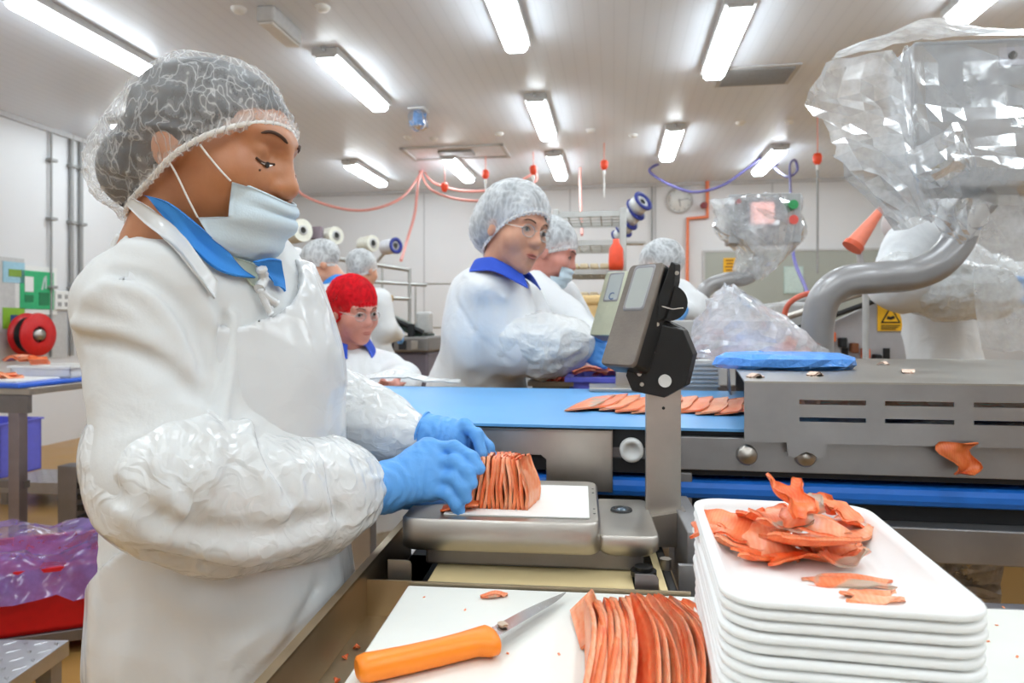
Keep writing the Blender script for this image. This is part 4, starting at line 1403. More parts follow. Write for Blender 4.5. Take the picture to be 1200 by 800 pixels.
class Head:
    def __init__(self, o, R, s=1.0):
        self.o = np.array(o, np.float32); self.R = R.astype(np.float32); self.s = s
    def w(self, x, y, z):
        return self.o + self.R @ (np.array([x, y, z], np.float32) * self.s)
    def loc(self, p):
        return ((np.asarray(p) - self.o) @ self.R) / self.s
    def prims(self, F, ears=True, asian=1.0):
        s, R, w = self.s, self.R, self.w
        E = lambda c, r, k=.015: F.ell(w(*c), [q * s for q in r], R, k * s)
        C = lambda a, b, ra, rb, k=.012: F.cap(w(*a), w(*b), ra * s, rb * s, k * s)
        E((0, -.012, .043), (.074, .096, .070), .01)
        E((0, .022, -.012), (.066, .074, .075), .03)
        E((0, .034, -.060), (.050, .052, .048), .03)
        E((0, .068, -.093), (.024, .020, .020), .03)            # chin
        for q in (-1, 1):
            E((q * .040, .056, -.022), (.030, .030, .030), .025)  # cheeks
            C((q * .014, .084, .030), (q * .045, .070, .033), .012, .010, .02)   # brow ridge
            if ears:
                E((q * .076, -.008, -.002), (.009, .019, .028), .008)
        C((0, .087, .022), (0, .103, -.020), .008, .0115, .014)  # nose
        E((0, .102, -.024), (.0115, .011, .010), .010)
        for q in (-1, 1):
            E((q * .012, .093, -.027), (.0085, .010, .0085), .008)
            F.cut_ell(w(q * .033, .098, .012), [.019 * s, .016 * s, .011 * s], R, .014 * s)   # eye hollows
            E((q * .033, .074, .011), (.015, .012, .011), .006)  # lids
        E((0, .084, -.060), (.024, .014, .017), .016)            # mouth mound
        F.cut_cap(w(-.021, .099, -.060), w(.021, .099, -.060), .0022 * s, .0022 * s, .005 * s)
    def surf(self, F, x, z, y0=.16):
        """point of the face straight ahead of local (x, z)"""
        y = y0
        for _ in range(120):
            d = float(F(np.array([self.w(x, y, z)]))[0]) / self.s
            if d < .0005: break
            y -= max(d * .7, .0004)
            if y < -.1: break
        return Vector(tuple(self.w(x, y + .0005, z)))

def face_parts(Hd, F, par, lids='open', brow=1.0, lip=True, side=(-1, 1), lipmat=None):
    s = Hd.s
    fwd = Vector(tuple(Hd.R[:, 1]))
    for q in side:
        b = [Hd.surf(F, q * x, z) for x, z in ((.014, .029), (.024, .034), (.036, .035), (.047, .030))]
        MB().tube(smooth_path(b, 4), [.0010 * s, .0015 * s] + [.0019 * s * brow] * (len(smooth_path(b, 4)) - 4) + [.0013 * s, .0006 * s], 6).build('eyebrow', m_brow, par)
        up = [(.0195, .0085), (.026, .0135), (.034, .0145), (.042, .011), (.0465, .006)]
        if lids == 'down':
            up = [(.0195, .001), (.027, -.0005), (.035, -.002), (.042, -.0015), (.0475, .001)]
        e = [Hd.surf(F, q * x, z) + fwd * .0005 for x, z in up]
        MB().tube(smooth_path(e, 4), .0016 * s, 6).build('eyelash', m_brow, par)
        lo = [(.0205, .0065), (.027, .002), (.034, .001), (.041, .003), (.046, .006)]
        if lids == 'down':
            lo = [(.0205, .0002), (.027, -.0028), (.034, -.0048), (.041, -.0038), (.047, .0005)]
        n = len(up)
        def pt(i, k):
            x = up[i][0] * (1 - k) + lo[i][0] * k; z = up[i][1] * (1 - k) + lo[i][1] * k
            return Hd.surf(F, q * x, z) + fwd * (.0006 + .0012 * math.sin(math.pi * (i / (n - 1))))
        rows = [[pt(i, k) for k in (0, .5, 1)] for i in range(n)]
        V = [p for r in rows for p in r]
        eye = mesh_obj('eye', V, [(i * 3 + j, i * 3 + j + 1, (i + 1) * 3 + j + 1, (i + 1) * 3 + j) for i in range(n - 1) for j in range(2)], m_sclera, par, True)
        c = pt(2, .45 if lids == 'open' else .4) + fwd * .0009
        MB().cyl(c - fwd * .001, c + fwd * .0005, (.0052 if lids == 'open' else .0036) * s, n=14).build('iris', m_iris, eye)
    if lip:
        for zz, th, wd in ((-.0565, .0030, .021), (-.0655, .0038, .018)):
            l = [Hd.surf(F, x * wd, zz - (.003 if th < .0035 else -.002) * abs(x) ** 2) for x in (-1, -.5, 0, .5, 1)]
            pp = smooth_path(l, 4)
            MB().tube(pp, [th * s * max(.25, 1 - abs(2 * i / (len(pp) - 1) - 1) ** 3) for i in range(len(pp))], 8).build('lip', lipmat or m_lip, par)

def hair_net(Hd, par, mats, bun=None, plane=((.085, .050), (-.10, -.055)), puff=1.0, res=.006, wr=.0035, wscale=40, hair_mat=None, main=((0, -.018, .052), (.090, .112, .096)), band=True, ruffle=True):
    """gauze bag over the hair: outer net, inner hair, elastic band"""
    s = Hd.s
    N = Field()
    N.ell(Hd.w(*main[0]), [q * s * puff for q in main[1]], Hd.R)
    if bun:
        N.ell(Hd.w(*bun[0]), [q * s for q in bun[1]], Hd.R, .05 * s)
    (y1, z1), (y2, z2) = plane
    def above(p):
        l = Hd.loc(p)
        zz = z1 + (l[:, 1] - y1) * (z2 - z1) / (y2 - y1)
        return (l[:, 2] - zz) * s
    hair = Field(); hair.ops = N.ops
    c = Hd.o
    ext = .20 * s
    ax = [np.arange(c[i] - ext, c[i] + ext, res, dtype=np.float32) for i in range(3)]
    skull = Field().ell(Hd.w(0, -.012, .043), [.0775 * s, .0985 * s, .0735 * s], Hd.R)
    hf = lambda p: smax(np.minimum(N(p) + .009 * s, skull(p)), -above(p) + (.006 + .22 * np.clip(Hd.loc(p)[:, 1] - .02, 0, 1)) * s, .006)
    V, Q = nets(hf, *[a[::2] for a in ax], project=0)
    np_obj('hair', V, Q, hair_mat or m_hair, par)
    def nf(p):
        d = N(p)
        l = Hd.loc(p)
        q = np.stack([l[:, 0] * 1.0, l[:, 1] * .45, l[:, 2] * 1.6], 1)
        w = ridged(q, wscale) * .6 + ridged(q, wscale * 2.1, 4) * .4
        return d - wr * s * w
    V, Q = nets(nf, *ax)
    V, Q = keep(V, Q, above(V) > -.001)
    np_obj('hair_net', V, Q, mats[0], par)
    if band:
        mid = np.array([0, (y1 + y2) / 2 * .6, z1 + ((y1 + y2) / 2 * .6 - y1) * (z2 - z1) / (y2 - y1)])
        d2 = np.array([0, y1 - y2, z1 - z2]); d2 = d2 / np.linalg.norm(d2)
        pts = []
        n = 96
        for i in range(n):
            a = 2 * math.pi * i / n
            dr = np.array([math.cos(a), 0, 0]) + d2 * math.sin(a)
            t = .02
            for _ in range(80):
                dd = float(N(np.array([Hd.w(*(mid + dr * t))]))[0])
                if dd > -.0006: break
                t += max(-dd * .8, .0005) / s
            pts.append(Vector(tuple(Hd.w(*(mid + dr * (t + (.0012 if ruffle and i % 2 else 0)))))))
        up = Vector(tuple(Hd.R[:, 2]))
        mb = MB()
        mb.tube(pts + [pts[0]], .0034 * s, 8, cap=False)
        bd = mb.build('elastic_band', mats[1], par)
        if ruffle:
            cen = Vector(tuple(Hd.w(*mid)))
            vs, fs = [], []
            for i, p in enumerate(pts):
                out = (p - cen).normalized()
                k = .004 * s * (1 if i % 2 else -.2)
                vs += [p + up * .010 * s + out * (k + .001), p - up * .009 * s + out * k]
            m = len(pts)
            for i in range(m):
                j = (i + 1) % m
                fs.append((2 * i, 2 * j, 2 * j + 1, 2 * i + 1))
            MB().add(vs, fs).build('ruffle', mats[0], bd)
    return N

def grid_for(pts, pad, fine=None, f=.004, c=.01):
    P_ = np.array([tuple(q) for q in pts], np.float32)
    lo, hi = P_.min(0) - pad, P_.max(0) + pad
    out = []
    for i in range(3):
        if fine is None:
            out.append(np.arange(lo[i], hi[i] + c, c, dtype=np.float32))
        else:
            out.append(axis_pts(lo[i], hi[i], fine[0][i], fine[1][i], f, c))
    return out

def hand_prims(F, wrist, knuckles, fingers, r=.0105, infl=0.0, thumb=None, palm_r=.016, inner=False):
    for kx in knuckles:
        F.cap(wrist, kx, palm_r * 1.1 + infl, palm_r * .85 + infl, .016)
    if inner: return                          # a hand wholly inside its glove
    for kx, chain in zip(knuckles, fingers):
        prev, rr = kx, r * 1.12
        for j, q in enumerate(chain):
            nr = r * (1.0 - .07 * j)
            F.cap(prev, q, rr + infl, nr + infl, .006)
            prev, rr = q, nr
    if thumb:
        prev, rr = wrist, palm_r
        for j, q in enumerate(thumb):
            nr = r * (1.25 - .1 * j)
            F.cap(prev, q, rr + infl, nr + infl, .008)
            prev, rr = q, nr

def auto_hand(wrist, d, side, curl=.6, s=1.0):
    """a relaxed, slightly curled hand: d = pointing direction, side = towards the thumb"""
    d = Vector(d).normalized(); side = Vector(side); side = (side - d * side.dot(d)).normalized()
    n = d.cross(side)
    if n.z > 0: n = -n                       # the palm closes downwards
    kn, fg = [], []
    for i, (off, ln) in enumerate(((.030, .072), (.010, .080), (-.010, .074), (-.029, .058))):
        kx = Vector(wrist) + d * .085 * s + side * off * s
        ch, p = [], kx
        for j, q in enumerate((.45, .32, .23)):
            a = curl * (j + .6)
            p = p + (d * math.cos(a) + n * math.sin(a)) * ln * q * s
            ch.append(p)
        kn.append(kx); fg.append(ch)
    th = [Vector(wrist) + d * .035 * s + side * .035 * s, Vector(wrist) + d * .07 * s + side * .052 * s + n * .012 * s, Vector(wrist) + d * .095 * s + side * .050 * s + n * .025 * s]
    return kn, fg, th

# ------------------------------------------------------------------ one builder for the workers further back
def worker(label, head, yaw, pitch, roll, tyaw, hip, arms, s=1.05, skin='light', collar=None, net='white', bun=None, glasses=False,
           lids='open', res=.006, cres=.012, coat_r=1.0, folds=.010, strokes=(), mask=False, yoke=.07, plane=((.085, .050), (-.10, -.055)), neck=(-.010, -.135), face=True, sleeve=None, shw=.165, cap=False, lipmat=None, group=None, netpuff=1.0, wide=1.0):
    hc = P(*head)
    Hd = Head(hc, frame(yaw, pitch, roll), s)
    T = frame(tyaw)
    rt = Vector(tuple(T[:, 0])); fw = Vector(tuple(T[:, 1])); up = Vector((0, 0, 1))
    nb = Vector(tuple(Hd.w(0, neck[0] - .01, neck[1])))
    hip = Vector(hip)
    per = thing('person', label, 'person', (hip.x, hip.y, 0), 0, group)
    off = Vector((hip.x, hip.y, 0))
    def child(o):
        o.location = -off
        return o
    ax = (hip - nb)
    chest = nb + ax * .38
    sh = {-1: nb + ax * .12 - rt * shw, 1: nb + ax * .12 + rt * shw}
    # body
    B = Field()
    Hd.prims(B)
    B.cap(Hd.w(0, -.018, -.05), nb, .055 * s, .06 * s, .02)
    B.ell(chest, (.12, .085, min(.2, .3 * ax.length)), T, .06)
    B.cap(chest, hip, .1, .11, .06)
    C = Field()
    C.ell(nb + ax * .10 , (.15 * coat_r * wide, .085 * coat_r, yoke), T, .05)
    C.ell(chest, (.178 * coat_r * wide, .13 * coat_r, min(.22, .36 * ax.length + .005)), T, .08)
    C.ell(hip, (.175 * coat_r * wide, .14 * coat_r, .2), T, .10)
    C.cap(chest, hip, .13 * coat_r, .14 * coat_r, .08)
    hem = Vector((hip.x, hip.y, .45))
    C.cap(hip, hem, .15 * coat_r, .20, .08)
    allp = [Hd.w(0, 0, .17), Hd.w(0, 0, -.1), chest, hip, hem]
    S = Field() if sleeve else None
    G = None
    for a in arms:
        q = a['side']
        e = P(*a['elbow']) if len(a['elbow']) == 3 else Vector(a['elbow'])
        w = P(*a['wrist'])
        s0 = P(*a['shoulder']) if 'shoulder' in a else sh[q]
        r0, r1, r2 = a.get('r', (.075, .068, .05))
        C.cap(s0, e, r0, r1, .05)
        C.cap(e, w, r1, r2, .03)
        if sleeve: S.cap(e.lerp(s0, .15), e.lerp(w, .5), r1 + .008, r1 + .016, .03).cap(e.lerp(w, .5), w, r1 + .016, r2 + .006, .03)
        B.cap(chest, s0 + ax * .05, .06, .03, .03); B.cap(s0 + ax * .05, e, .032, .03, .02); B.cap(e, w, .036, .027, .02)
        d = (w - e).normalized()
        hd = Vector(a.get('hand', d)).normalized()
        kn, fg, th = auto_hand(w + d * .01, hd, a.get('thumb', up), a.get('curl', .5))
        hand_prims(B, w, kn, fg, .0088, thumb=th, palm_r=.009 if a.get('glove', True) else .014, inner=a.get('glove', True))
        if a.get('glove', True):
            G = G or Field()
            g0 = Field()
            g0.cap(w - d * .03, w + d * .02, .036, .034, .012)
            hand_prims(g0, w, kn, fg, .0088, .0022, th, .0145)
            a['_g'] = (g0, kn, fg, w)
        allp += [s0, e, w] + kn + [c for f_ in fg for c in f_]
    # legs
    for q in (-1, 1):
        B.cap(hip + rt * q * .08, (hip.x + rt.x * q * .1, hip.y + rt.y * q * .1, .09), .075, .05, .03)
    hl, hh = Hd.o - .15 * s, Hd.o + .17 * s
    ax3 = grid_for(allp, .12, (hl, hh), res, .018)
    ax3[2] = axis_pts(0.06, float(hh[2]) + .02, float(hl[2]), float(hh[2]), res, .018)
    V, Q = nets(B, *ax3)
    body = child(np_obj('body', V, Q, SKIN[skin], per))
    amp = folds
    for st, w_, am in strokes:
        pts = [march(C, x, y, .5, 6) for x, y in st]
        if all(pts): C.stroke(pts, w_, am)
    def fold(p, d):
        near = np.abs(d) < .08
        if near.any():
            q = p[near]
            l = np.stack([q @ np.array(rt), q @ np.array(fw), q[:, 2] * .55], 1)
            dd = d[near] - amp * (ridged(l, 9, 2) * .6 + ridged(l, 21, 5) * .3) + amp * .4
            d = d.copy(); d[near] = dd
        return np.maximum(d, .44 - p[:, 2])
    C.fn(fold)
    C.cut_cap(nb + Vector((0, 0, .015)), Hd.w(0, -.01, -.02), .058 * s, .066 * s, .01)
    ax3 = grid_for(allp, .2, None, c=cres)
    V, Q = nets(C, *ax3)
    child(np_obj('smock', V, Q, m_coat, per))
    for k_, a in enumerate(arms if sleeve else ()):
        sl = Field(); sl.ops = S.ops[2 * k_:2 * k_ + 2]
        sl.fn(lambda p, d: d - .010 * (ridged(p, 17, 3) * .6 + ridged(p, 37, 8) * .4))
        V, Q = nets(sl, *grid_for([P(*a['elbow']), P(*a['wrist'])], .16, None, c=.009))
        child(np_obj('sleeve_cover', V, Q, m_sleeve, per))
    for a in arms:
        if '_g' in a:
            g0, kn, fg, w = a['_g']
            V, Q = nets(g0, *grid_for(kn + [c for f_ in fg for c in f_] + [w], .06, None, c=.006))
            child(np_obj('glove', V, Q, m_glove, per))
    # lower body
    TRF = Field()
    for q in (-1, 1):
        TRF.cap((hip.x + rt.x * q * .08, hip.y + rt.y * q * .08, .55), (hip.x + rt.x * q * .1, hip.y + rt.y * q * .1, .2), .09, .075, .02)
    V, Q = nets(TRF, *grid_for([hip + rt * .2 + Vector((0, 0, .6 - hip.z)), hip - rt * .2 + Vector((0, 0, .12 - hip.z)), hip + fw * .15, hip - fw * .15], .1, None, c=.02), project=0)
    child(np_obj('trousers', V, Q, m_trouser, per))
    for q in (-1, 1):
        b0 = Vector((hip.x + rt.x * q * .1, hip.y + rt.y * q * .1, 0))
        BF = Field().cap(b0 + Vector((0, 0, .3)), b0 + Vector((0, 0, .07)), .068, .055, .03).ell(b0 + fw * .06 + Vector((0, 0, .05)), (.05, .13, .05), T, .04)
        V, Q = nets(lambda p: np.maximum(BF(p), -p[:, 2] + .0), *grid_for([b0 + Vector((.16, .16, .36)), b0 - Vector((.16, .16, 0))], .06, None, c=.016), project=0)
        child(np_obj('boot', V, Q, m_boot, per))
    # face and headgear: parented to the person, built in world space
    kids0 = set(per.children)
    if face:
        face_parts(Hd, B, per, lids, lip=not mask, lipmat=lipmat)
    if net == 'cap':
        N = Field().ell(Hd.w(0, -.01, .06), [.088 * s, .105 * s, .075 * s], Hd.R)
        V, Q = nets(lambda p: smax(N(p), -((p - Hd.w(0, 0, .035)) @ Hd.R[:, 2]), .006), *[np.arange(Hd.o[i] - .18, Hd.o[i] + .18, .008, dtype=np.float32) for i in range(3)])
        np_obj('cap', V, Q, m_coat, per)
        N2 = Field().ell(Hd.w(0, -.02, .03), [.08 * s, .098 * s, .085 * s], Hd.R)
        V, Q = nets(N2, *[np.arange(Hd.o[i] - .16, Hd.o[i] + .16, .012, dtype=np.float32) for i in range(3)], project=0)
        V, Q = keep(V, Q, ((V - Hd.o) @ Hd.R[:, 1]) < .03)
        np_obj('hair', V, Q, m_hair, per)
    else:
        hair_net(Hd, per, (m_net_red, m_band_red) if net == 'red' else (m_net, m_band), bun, plane, netpuff, res=max(res * 1.3, .007), wr=.003, hair_mat=plain('red_brown_hair', '#8a2a22', .5) if net == 'red' else plain('dark_grey_hair', '#5b5d63', .5))
    if collar:
        # folded polo collar round the neck
        ring_in, ring_out = [], []
        n = 28
        gap = math.radians(28)
        for i in range(n + 1):
            a = math.pi / 2 + gap + (2 * math.pi - 2 * gap) * i / n
            dx = rt * math.cos(a) + fw * math.sin(a)
            front = max(0, math.sin(a))
            ring_in.append(nb + dx * .064 * s + up * (.048 - .040 * front) * s + fw * .012)
            ring_out.append(nb + dx * (.098 + .012 * front) * s + up * (.012 - .060 * front ** 1.5) * s + fw * .014)
        mid = [a_.lerp(b_, .45) + up * .014 * s for a_, b_ in zip(ring_in, ring_out)]
        V, Q = loft([ring_in, mid, ring_out], 1, 4, thick=.004)
        np_obj('collar', V, Q, collar, per)
    if glasses:
        g = {}
        for q in (-1, 1):
            pts = []
            for i in range(20):
                a = 2 * math.pi * i / 20
                x = q * (.033 + .022 * math.cos(a)); z = .004 + .017 * math.sin(a)
                pts.append(Vector(tuple(Hd.w(x, .100 - .10 * abs(x), z))))
            fr_ = MB().tube(pts + [pts[0]], .0011 * s, 6, cap=False).build('spectacle_rim', m_spec, per)
            mesh_obj('lens', pts, [tuple(range(20))], film('lens_glass', '#ffffff', .04, .5, 2, 0), fr_)
            MB().tube([Hd.w(q * .055, .094, .008), Hd.w(q * .074, .05, .01), Hd.w(q * .080, -.01, .012)], .0012 * s, 6).build('temple', m_spec, fr_)
        MB().tube([Hd.w(-.011, .099, .008), Hd.w(0, .102, .011), Hd.w(.011, .099, .008)], .0011 * s, 6).build('bridge', m_spec, per)
    if mask:
        make_mask(Hd, per, over=B)
    for k in per.children:
        if k not in kids0:
            k.location = -off
    return per, Hd, C

def push_out(pts, field, dist):
    V = np.array([tuple(p) for p in pts], np.float32)
    for _ in range(5):
        d0 = field(V); h = .002
        g = np.stack([field(V + np.array(o, np.float32) * h) - d0 for o in ((1, 0, 0), (0, 1, 0), (0, 0, 1))], 1) / h
        g /= np.maximum(np.linalg.norm(g, axis=1, keepdims=True), .3)
        V = V + g * np.clip(dist - d0, 0, .02)[:, None]
    return [Vector(tuple(v)) for v in V]

def make_mask(Hd, par, mat=None, drop=0.0, nose=(.112, -.028), over=None):
    """pleated surgical mask: centre line and cheek edges, lofted"""
    w = Hd.w
    cen = [(nose[0] - .004, nose[1] - .001), (nose[0] + .002, nose[1] - .014), (.113, -.058), (.110, -.076), (.104, -.094), (.088, -.114), (.060, -.126)]
    side = [(.058, .066, -.030), (.060, .068, -.045), (.062, .070, -.060), (.063, .072, -.072), (.067, .038, -.079), (.062, .053, -.098), (.045, .066, -.118)]
    rows = []
    m = 13
    for i in range(len(cen) - 1):
        for f in (0, .34, .67):
            c = np.array(cen[i]) * (1 - f) + np.array(cen[i + 1]) * f
            e = np.array(side[i]) * (1 - f) + np.array(side[i + 1]) * f
            t = (i + f) / (len(cen) - 1)
            row = []
            for k in range(m):
                a = -1 + 2 * k / (m - 1)
                aa = abs(a)
                x = math.copysign(e[0] * (1 - (1 - aa) ** 1.6), a)
                y = e[1] + (c[0] - e[1]) * (1 - aa ** 2.0)
                z = e[2] + (c[1] - e[2]) * (1 - aa ** 1.5)
                pl = .0035 * math.sin(t * 3 * 2 * math.pi) * (1 - aa ** 3)
                row.append(Vector(tuple(w(x, y + pl, z))))
            rows.append(row)
    V, Q = loft(rows, 2, 1)
    if over is not None:                     # the cloth lies on the cheeks instead of sinking into them
        V = np.asarray(V, np.float32)
        for _ in range(6):
            d0 = over(V); h = .002
            g = np.stack([over(V + np.array(o, np.float32) * h) - d0 for o in ((1, 0, 0), (0, 1, 0), (0, 0, 1))], 1) / h
            g /= np.maximum(np.linalg.norm(g, axis=1, keepdims=True), .3)
            V = V + g * np.clip(.0035 - d0, 0, .02)[:, None]
    a_, b_ = (len(rows[0]) - 1) * 2 + 1, len(rows)
    G = V.reshape(a_, b_, 3)
    N_ = np.cross(np.gradient(G, axis=0), np.gradient(G, axis=1)); N_ /= np.linalg.norm(N_, axis=2, keepdims=True) + 1e-9
    ix = np.arange(a_ * b_).reshape(a_, b_)
    rim = np.concatenate([ix[0, :], ix[1:, -1], ix[-1, -2::-1], ix[-2:0:-1, 0]])
    rq = np.stack([rim, np.roll(rim, -1), np.roll(rim, -1) + len(V), rim + len(V)], -1)
    Q = np.concatenate([Q, Q[:, ::-1] + len(V), rq[:, ::-1]])
    V = np.concatenate([V, (G - N_ * .0018).reshape(-1, 3)])
    mk = np_obj('face_mask', V, Q, mat or m_mask, par)
    return mk, rows
# ================================================================== the woman in the foreground
fw_head = Head(P(250, 184, .84), frame(-8, 11, 0), 1.0)
woman = thing('person', 'woman in white plastic apron, face mask and hair net fanning salmon slices', 'person', (-.40, .92, 0))
WOFF = Vector((-.40, .92, 0))
def wchild(o):
    o.location = -WOFF
    return o
WT = frame(-14)
wrt = Vector(tuple(WT[:, 0])); wfw = Vector(tuple(WT[:, 1]))
S_R, S_L = P(182, 362, .795), P(300, 362, 1.02)
E_R, W_R = P(200, 558, .75), P(436, 573, .972)
E_L, W_L = P(398, 488, 1.13), P(505, 512, 1.09)
NECK = Vector(tuple(fw_head.w(0, -.036, -.135)))
CHEST, BELLY, HIPS = P(262, 425, .92), P(266, 600, .935), P(274, 750, .94)
# hands: knuckles and finger chains
RK = [P(502, 525, 1.020), P(507, 541, 1.006), P(507, 558, .998), P(503, 574, .992)]
RF = [[P(532, 524, 1.012), P(553, 536, .996), P(562, 549, .987)],
      [P(532, 541, .992), P(548, 553, .978), P(553, 566, .973)],
      [P(531, 560, .980), P(543, 573, .970), P(546, 583, .969)],
      [P(525, 578, .978), P(535, 590, .972), P(538, 599, .972)]]
RT = [P(475, 585, 1.025), P(515, 596, 1.035), P(540, 594, 1.03)]
LK = [P(527, 506, 1.085), P(531, 515, 1.095), P(533, 525, 1.10), P(533, 536, 1.105)]
LF = [[P(545, 498, 1.075), P(559, 510, 1.06), P(565, 532, 1.046)],
      [P(558, 508, 1.10), P(572, 524, 1.085), P(574, 540, 1.075)],
      [P(560, 518, 1.115), P(575, 534, 1.10), P(577, 548, 1.09)],
      [P(557, 532, 1.12), P(570, 546, 1.11), P(573, 556, 1.10)]]
LT = [P(522, 527, 1.07), P(540, 534, 1.055), P(553, 544, 1.045)]

WB = Field()
fw_head.prims(WB)
WB.cap(fw_head.w(0, -.016, -.05), NECK, .056, .058, .03)
WB.ell(CHEST, (.12, .09, .2), WT, .06).cap(CHEST, HIPS, .1, .12, .06)
for S_, E_, W_ in ((S_R, E_R, W_R), (S_L, E_L, W_L)):
    WB.cap(NECK.lerp(S_, .4) - Vector((0, 0, .04)), S_, .03, .04, .03).cap(S_, E_, .04, .04, .02).cap(E_, W_, .042, .028, .02)
hand_prims(WB, W_R, RK, RF, .0084, 0, RT, .010, True)
hand_prims(WB, W_L, LK, LF, .0084, 0, LT, .010, True)
for q in (-1, 1):
    WB.cap(HIPS + wrt * q * .08, (HIPS.x + wrt.x * q * .1, HIPS.y + wrt.y * q * .1, .09), .085, .055, .03)
hl, hh = fw_head.o - .16, fw_head.o + .17
g = [axis_pts(-.62, .0, float(hl[0]), float(hh[0]), .0032, .012), axis_pts(.6, 1.25, float(hl[1]), float(hh[1]), .0032, .012), axis_pts(.06, float(hh[2]), float(hl[2]), float(hh[2]), .0032, .012)]
V, Q = nets(WB, *g)
wchild(np_obj('body', V, Q, SKIN['tan'], woman))

# smock
WC = Field()
WC.ell(NECK + Vector((.02, .01, -.06)), (.14, .07, .06), WT, .03)
WC.ell(CHEST, (.165, .125, .21), WT, .07)
WC.ell(P(285, 450, .91), (.12, .10, .11), WT, .06)
WC.ell(BELLY, (.165, .130, .24), WT, .08)
WC.ell(HIPS, (.165, .132, .20), WT, .08)
WC.cap(HIPS, (HIPS.x, HIPS.y, .42), .125, .14, .08)
WC.cap(S_R, E_R, .074, .070, .035)
WC.ell(P(196, 364, .81), (.058, .065, .05), None, .03).ell(P(215, 300, .88), (.08, .07, .045), WT, .03).ell(P(206, 274, .86), (.075, .04, .03), WT, .03)
WC.cap(E_R, E_R.lerp(W_R, .4), .078, .07, .03)
WC.cap(S_L, E_L, .06, .052, .04).cap(E_L, E_L.lerp(W_L, .6), .052, .035, .03)
WC.cut_cap(NECK + Vector((.012, 0, -.005)), Vector(tuple(fw_head.w(0, .0, -.03))), .062, .085, .012)
def ws(px_pts, w, amp):
    pts = [march(WC, x, y, .4, 2) for x, y in px_pts]
    if all(p is not None for p in pts):
        WC.strokes.append(([tuple(p) for p in smooth_path(pts, 4)], w, amp))
# folds read off the sleeve and shoulder
FOLDS = [([(138, 322), (175, 330), (215, 368), (236, 420), (246, 470)], .010, -.010),
         ([(128, 335), (165, 342), (200, 378), (222, 425)], .012, .007),
         ([(90, 380), (140, 388), (190, 408), (232, 446)], .010, .007),
         ([(92, 396), (140, 405), (190, 426), (228, 464)], .009, -.006),
         ([(84, 425), (120, 450), (165, 478)], .010, .008),
         ([(82, 445), (115, 470), (150, 492)], .009, -.007),
         ([(90, 480), (105, 505), (125, 520)], .010, .007),
         ([(75, 410), (80, 460), (92, 520)], .008, .006),
         ([(110, 350), (150, 366), (185, 392)], .012, .004),
         ([(150, 290), (190, 300), (228, 330), (250, 372)], .013, .007),
         ([(160, 262), (200, 284), (238, 320), (262, 372)], .009, -.006),
         ([(262, 372), (258, 430), (248, 520)], .007, -.008),
         ([(272, 372), (268, 430), (258, 520)], .008, .007),
         ([(292, 500), (286, 560)], .010, .004)]
for a_, b_, c_ in FOLDS: ws(a_, b_ * .85, c_ * 1.5)
WC.fn(lambda p, d: np.maximum(d - .0035 * vnoise(p, 16, 1) - .0015 * ridged(p, 34, 6), .40 - p[:, 2]))
V, Q = nets(WC, axis_pts(-.72, .05, -.70, -.15, .0055, .012), axis_pts(.56, 1.28, .58, 1.0, .0055, .012), axis_pts(.38, 1.5, .75, 1.5, .0055, .014))
wchild(np_obj('smock', V, Q, m_coat_fg, woman))

# polythene apron over the front
WA = Field()
WA.ops = [o for o in WC.ops if o[0] == 'e' or (o[0] == 'c' and o[2][2] < .6)][:0]
WA.ell(CHEST, (.165, .125, .21), WT, .07).ell(P(285, 450, .91), (.12, .10, .11), WT, .06).ell(BELLY, (.165, .130, .24), WT, .08).ell(HIPS, (.165, .132, .20), WT, .08)
WA.cap(HIPS, (HIPS.x, HIPS.y, .42), .125, .14, .08).ell(NECK + Vector((-.005, .01, -.055)), (.15, .09, .07), WT, .05)
for pp, w_, am in [([(200, 690), (260, 718), (340, 698)], .014, .008), ([(300, 795), (332, 740), (385, 690)], .012, .012), ([(168, 690), (162, 740), (150, 795)], .007, .012), ([(362, 690), (332, 755), (302, 795)], .011, -.010),
                   ([(300, 380), (310, 430), (330, 470)], .006, .007), ([(288, 372), (296, 420), (302, 470)], .006, -.005), ([(345, 372), (362, 420), (378, 460)], .006, .007), ([(318, 375), (335, 410), (352, 455)], .006, -.005), ([(240, 700), (232, 760), (226, 798)], .010, .007)]:
    q_ = [march(WA, x, y, .4, 2) for x, y in pp]
    if all(q_): WA.strokes.append(([tuple(v_) for v_ in smooth_path(q_, 4)], w_, am))
def apron_fn(p):
    d = WA(p)
    l = np.stack([p @ np.array(wrt), p @ np.array(wfw), p[:, 2] * .6], 1)
    low = np.clip((1.0 - p[:, 2]) / .3, 0, 1)
    d = d - .009 - .0045 * (ridged(l, 14, 1) * .6 + ridged(l, 30, 2) * .4) - low * .006 * ridged(np.stack([l[:, 0], l[:, 1], l[:, 2] * .25], 1), 17, 9)
    yl = (p - np.array(BELLY, np.float32)) @ np.array(wfw, np.float32)
    edge = np.where(p[:, 2] > 1.02, .028 - (1.36 - p[:, 2]) * .02, .028 - np.clip((1.02 - p[:, 2]) / .12, 0, 1) * .16)
    nk = .112 - np.linalg.norm(p - np.array(NECK + Vector((.055, -.01, 0)), np.float32), axis=1)
    return np.maximum(np.maximum(d, .36 - p[:, 2]), np.maximum(np.maximum(edge - yl, nk), p[:, 2] - 1.335))
V, Q = nets(apron_fn, axis_pts(-.68, -.1, -.66, -.15, .0055, .012), axis_pts(.66, 1.22, .68, 1.0, .0055, .012), axis_pts(.34, 1.36, .75, 1.36, .0055, .014))
wchild(np_obj('apron', V, Q, m_apron, woman))

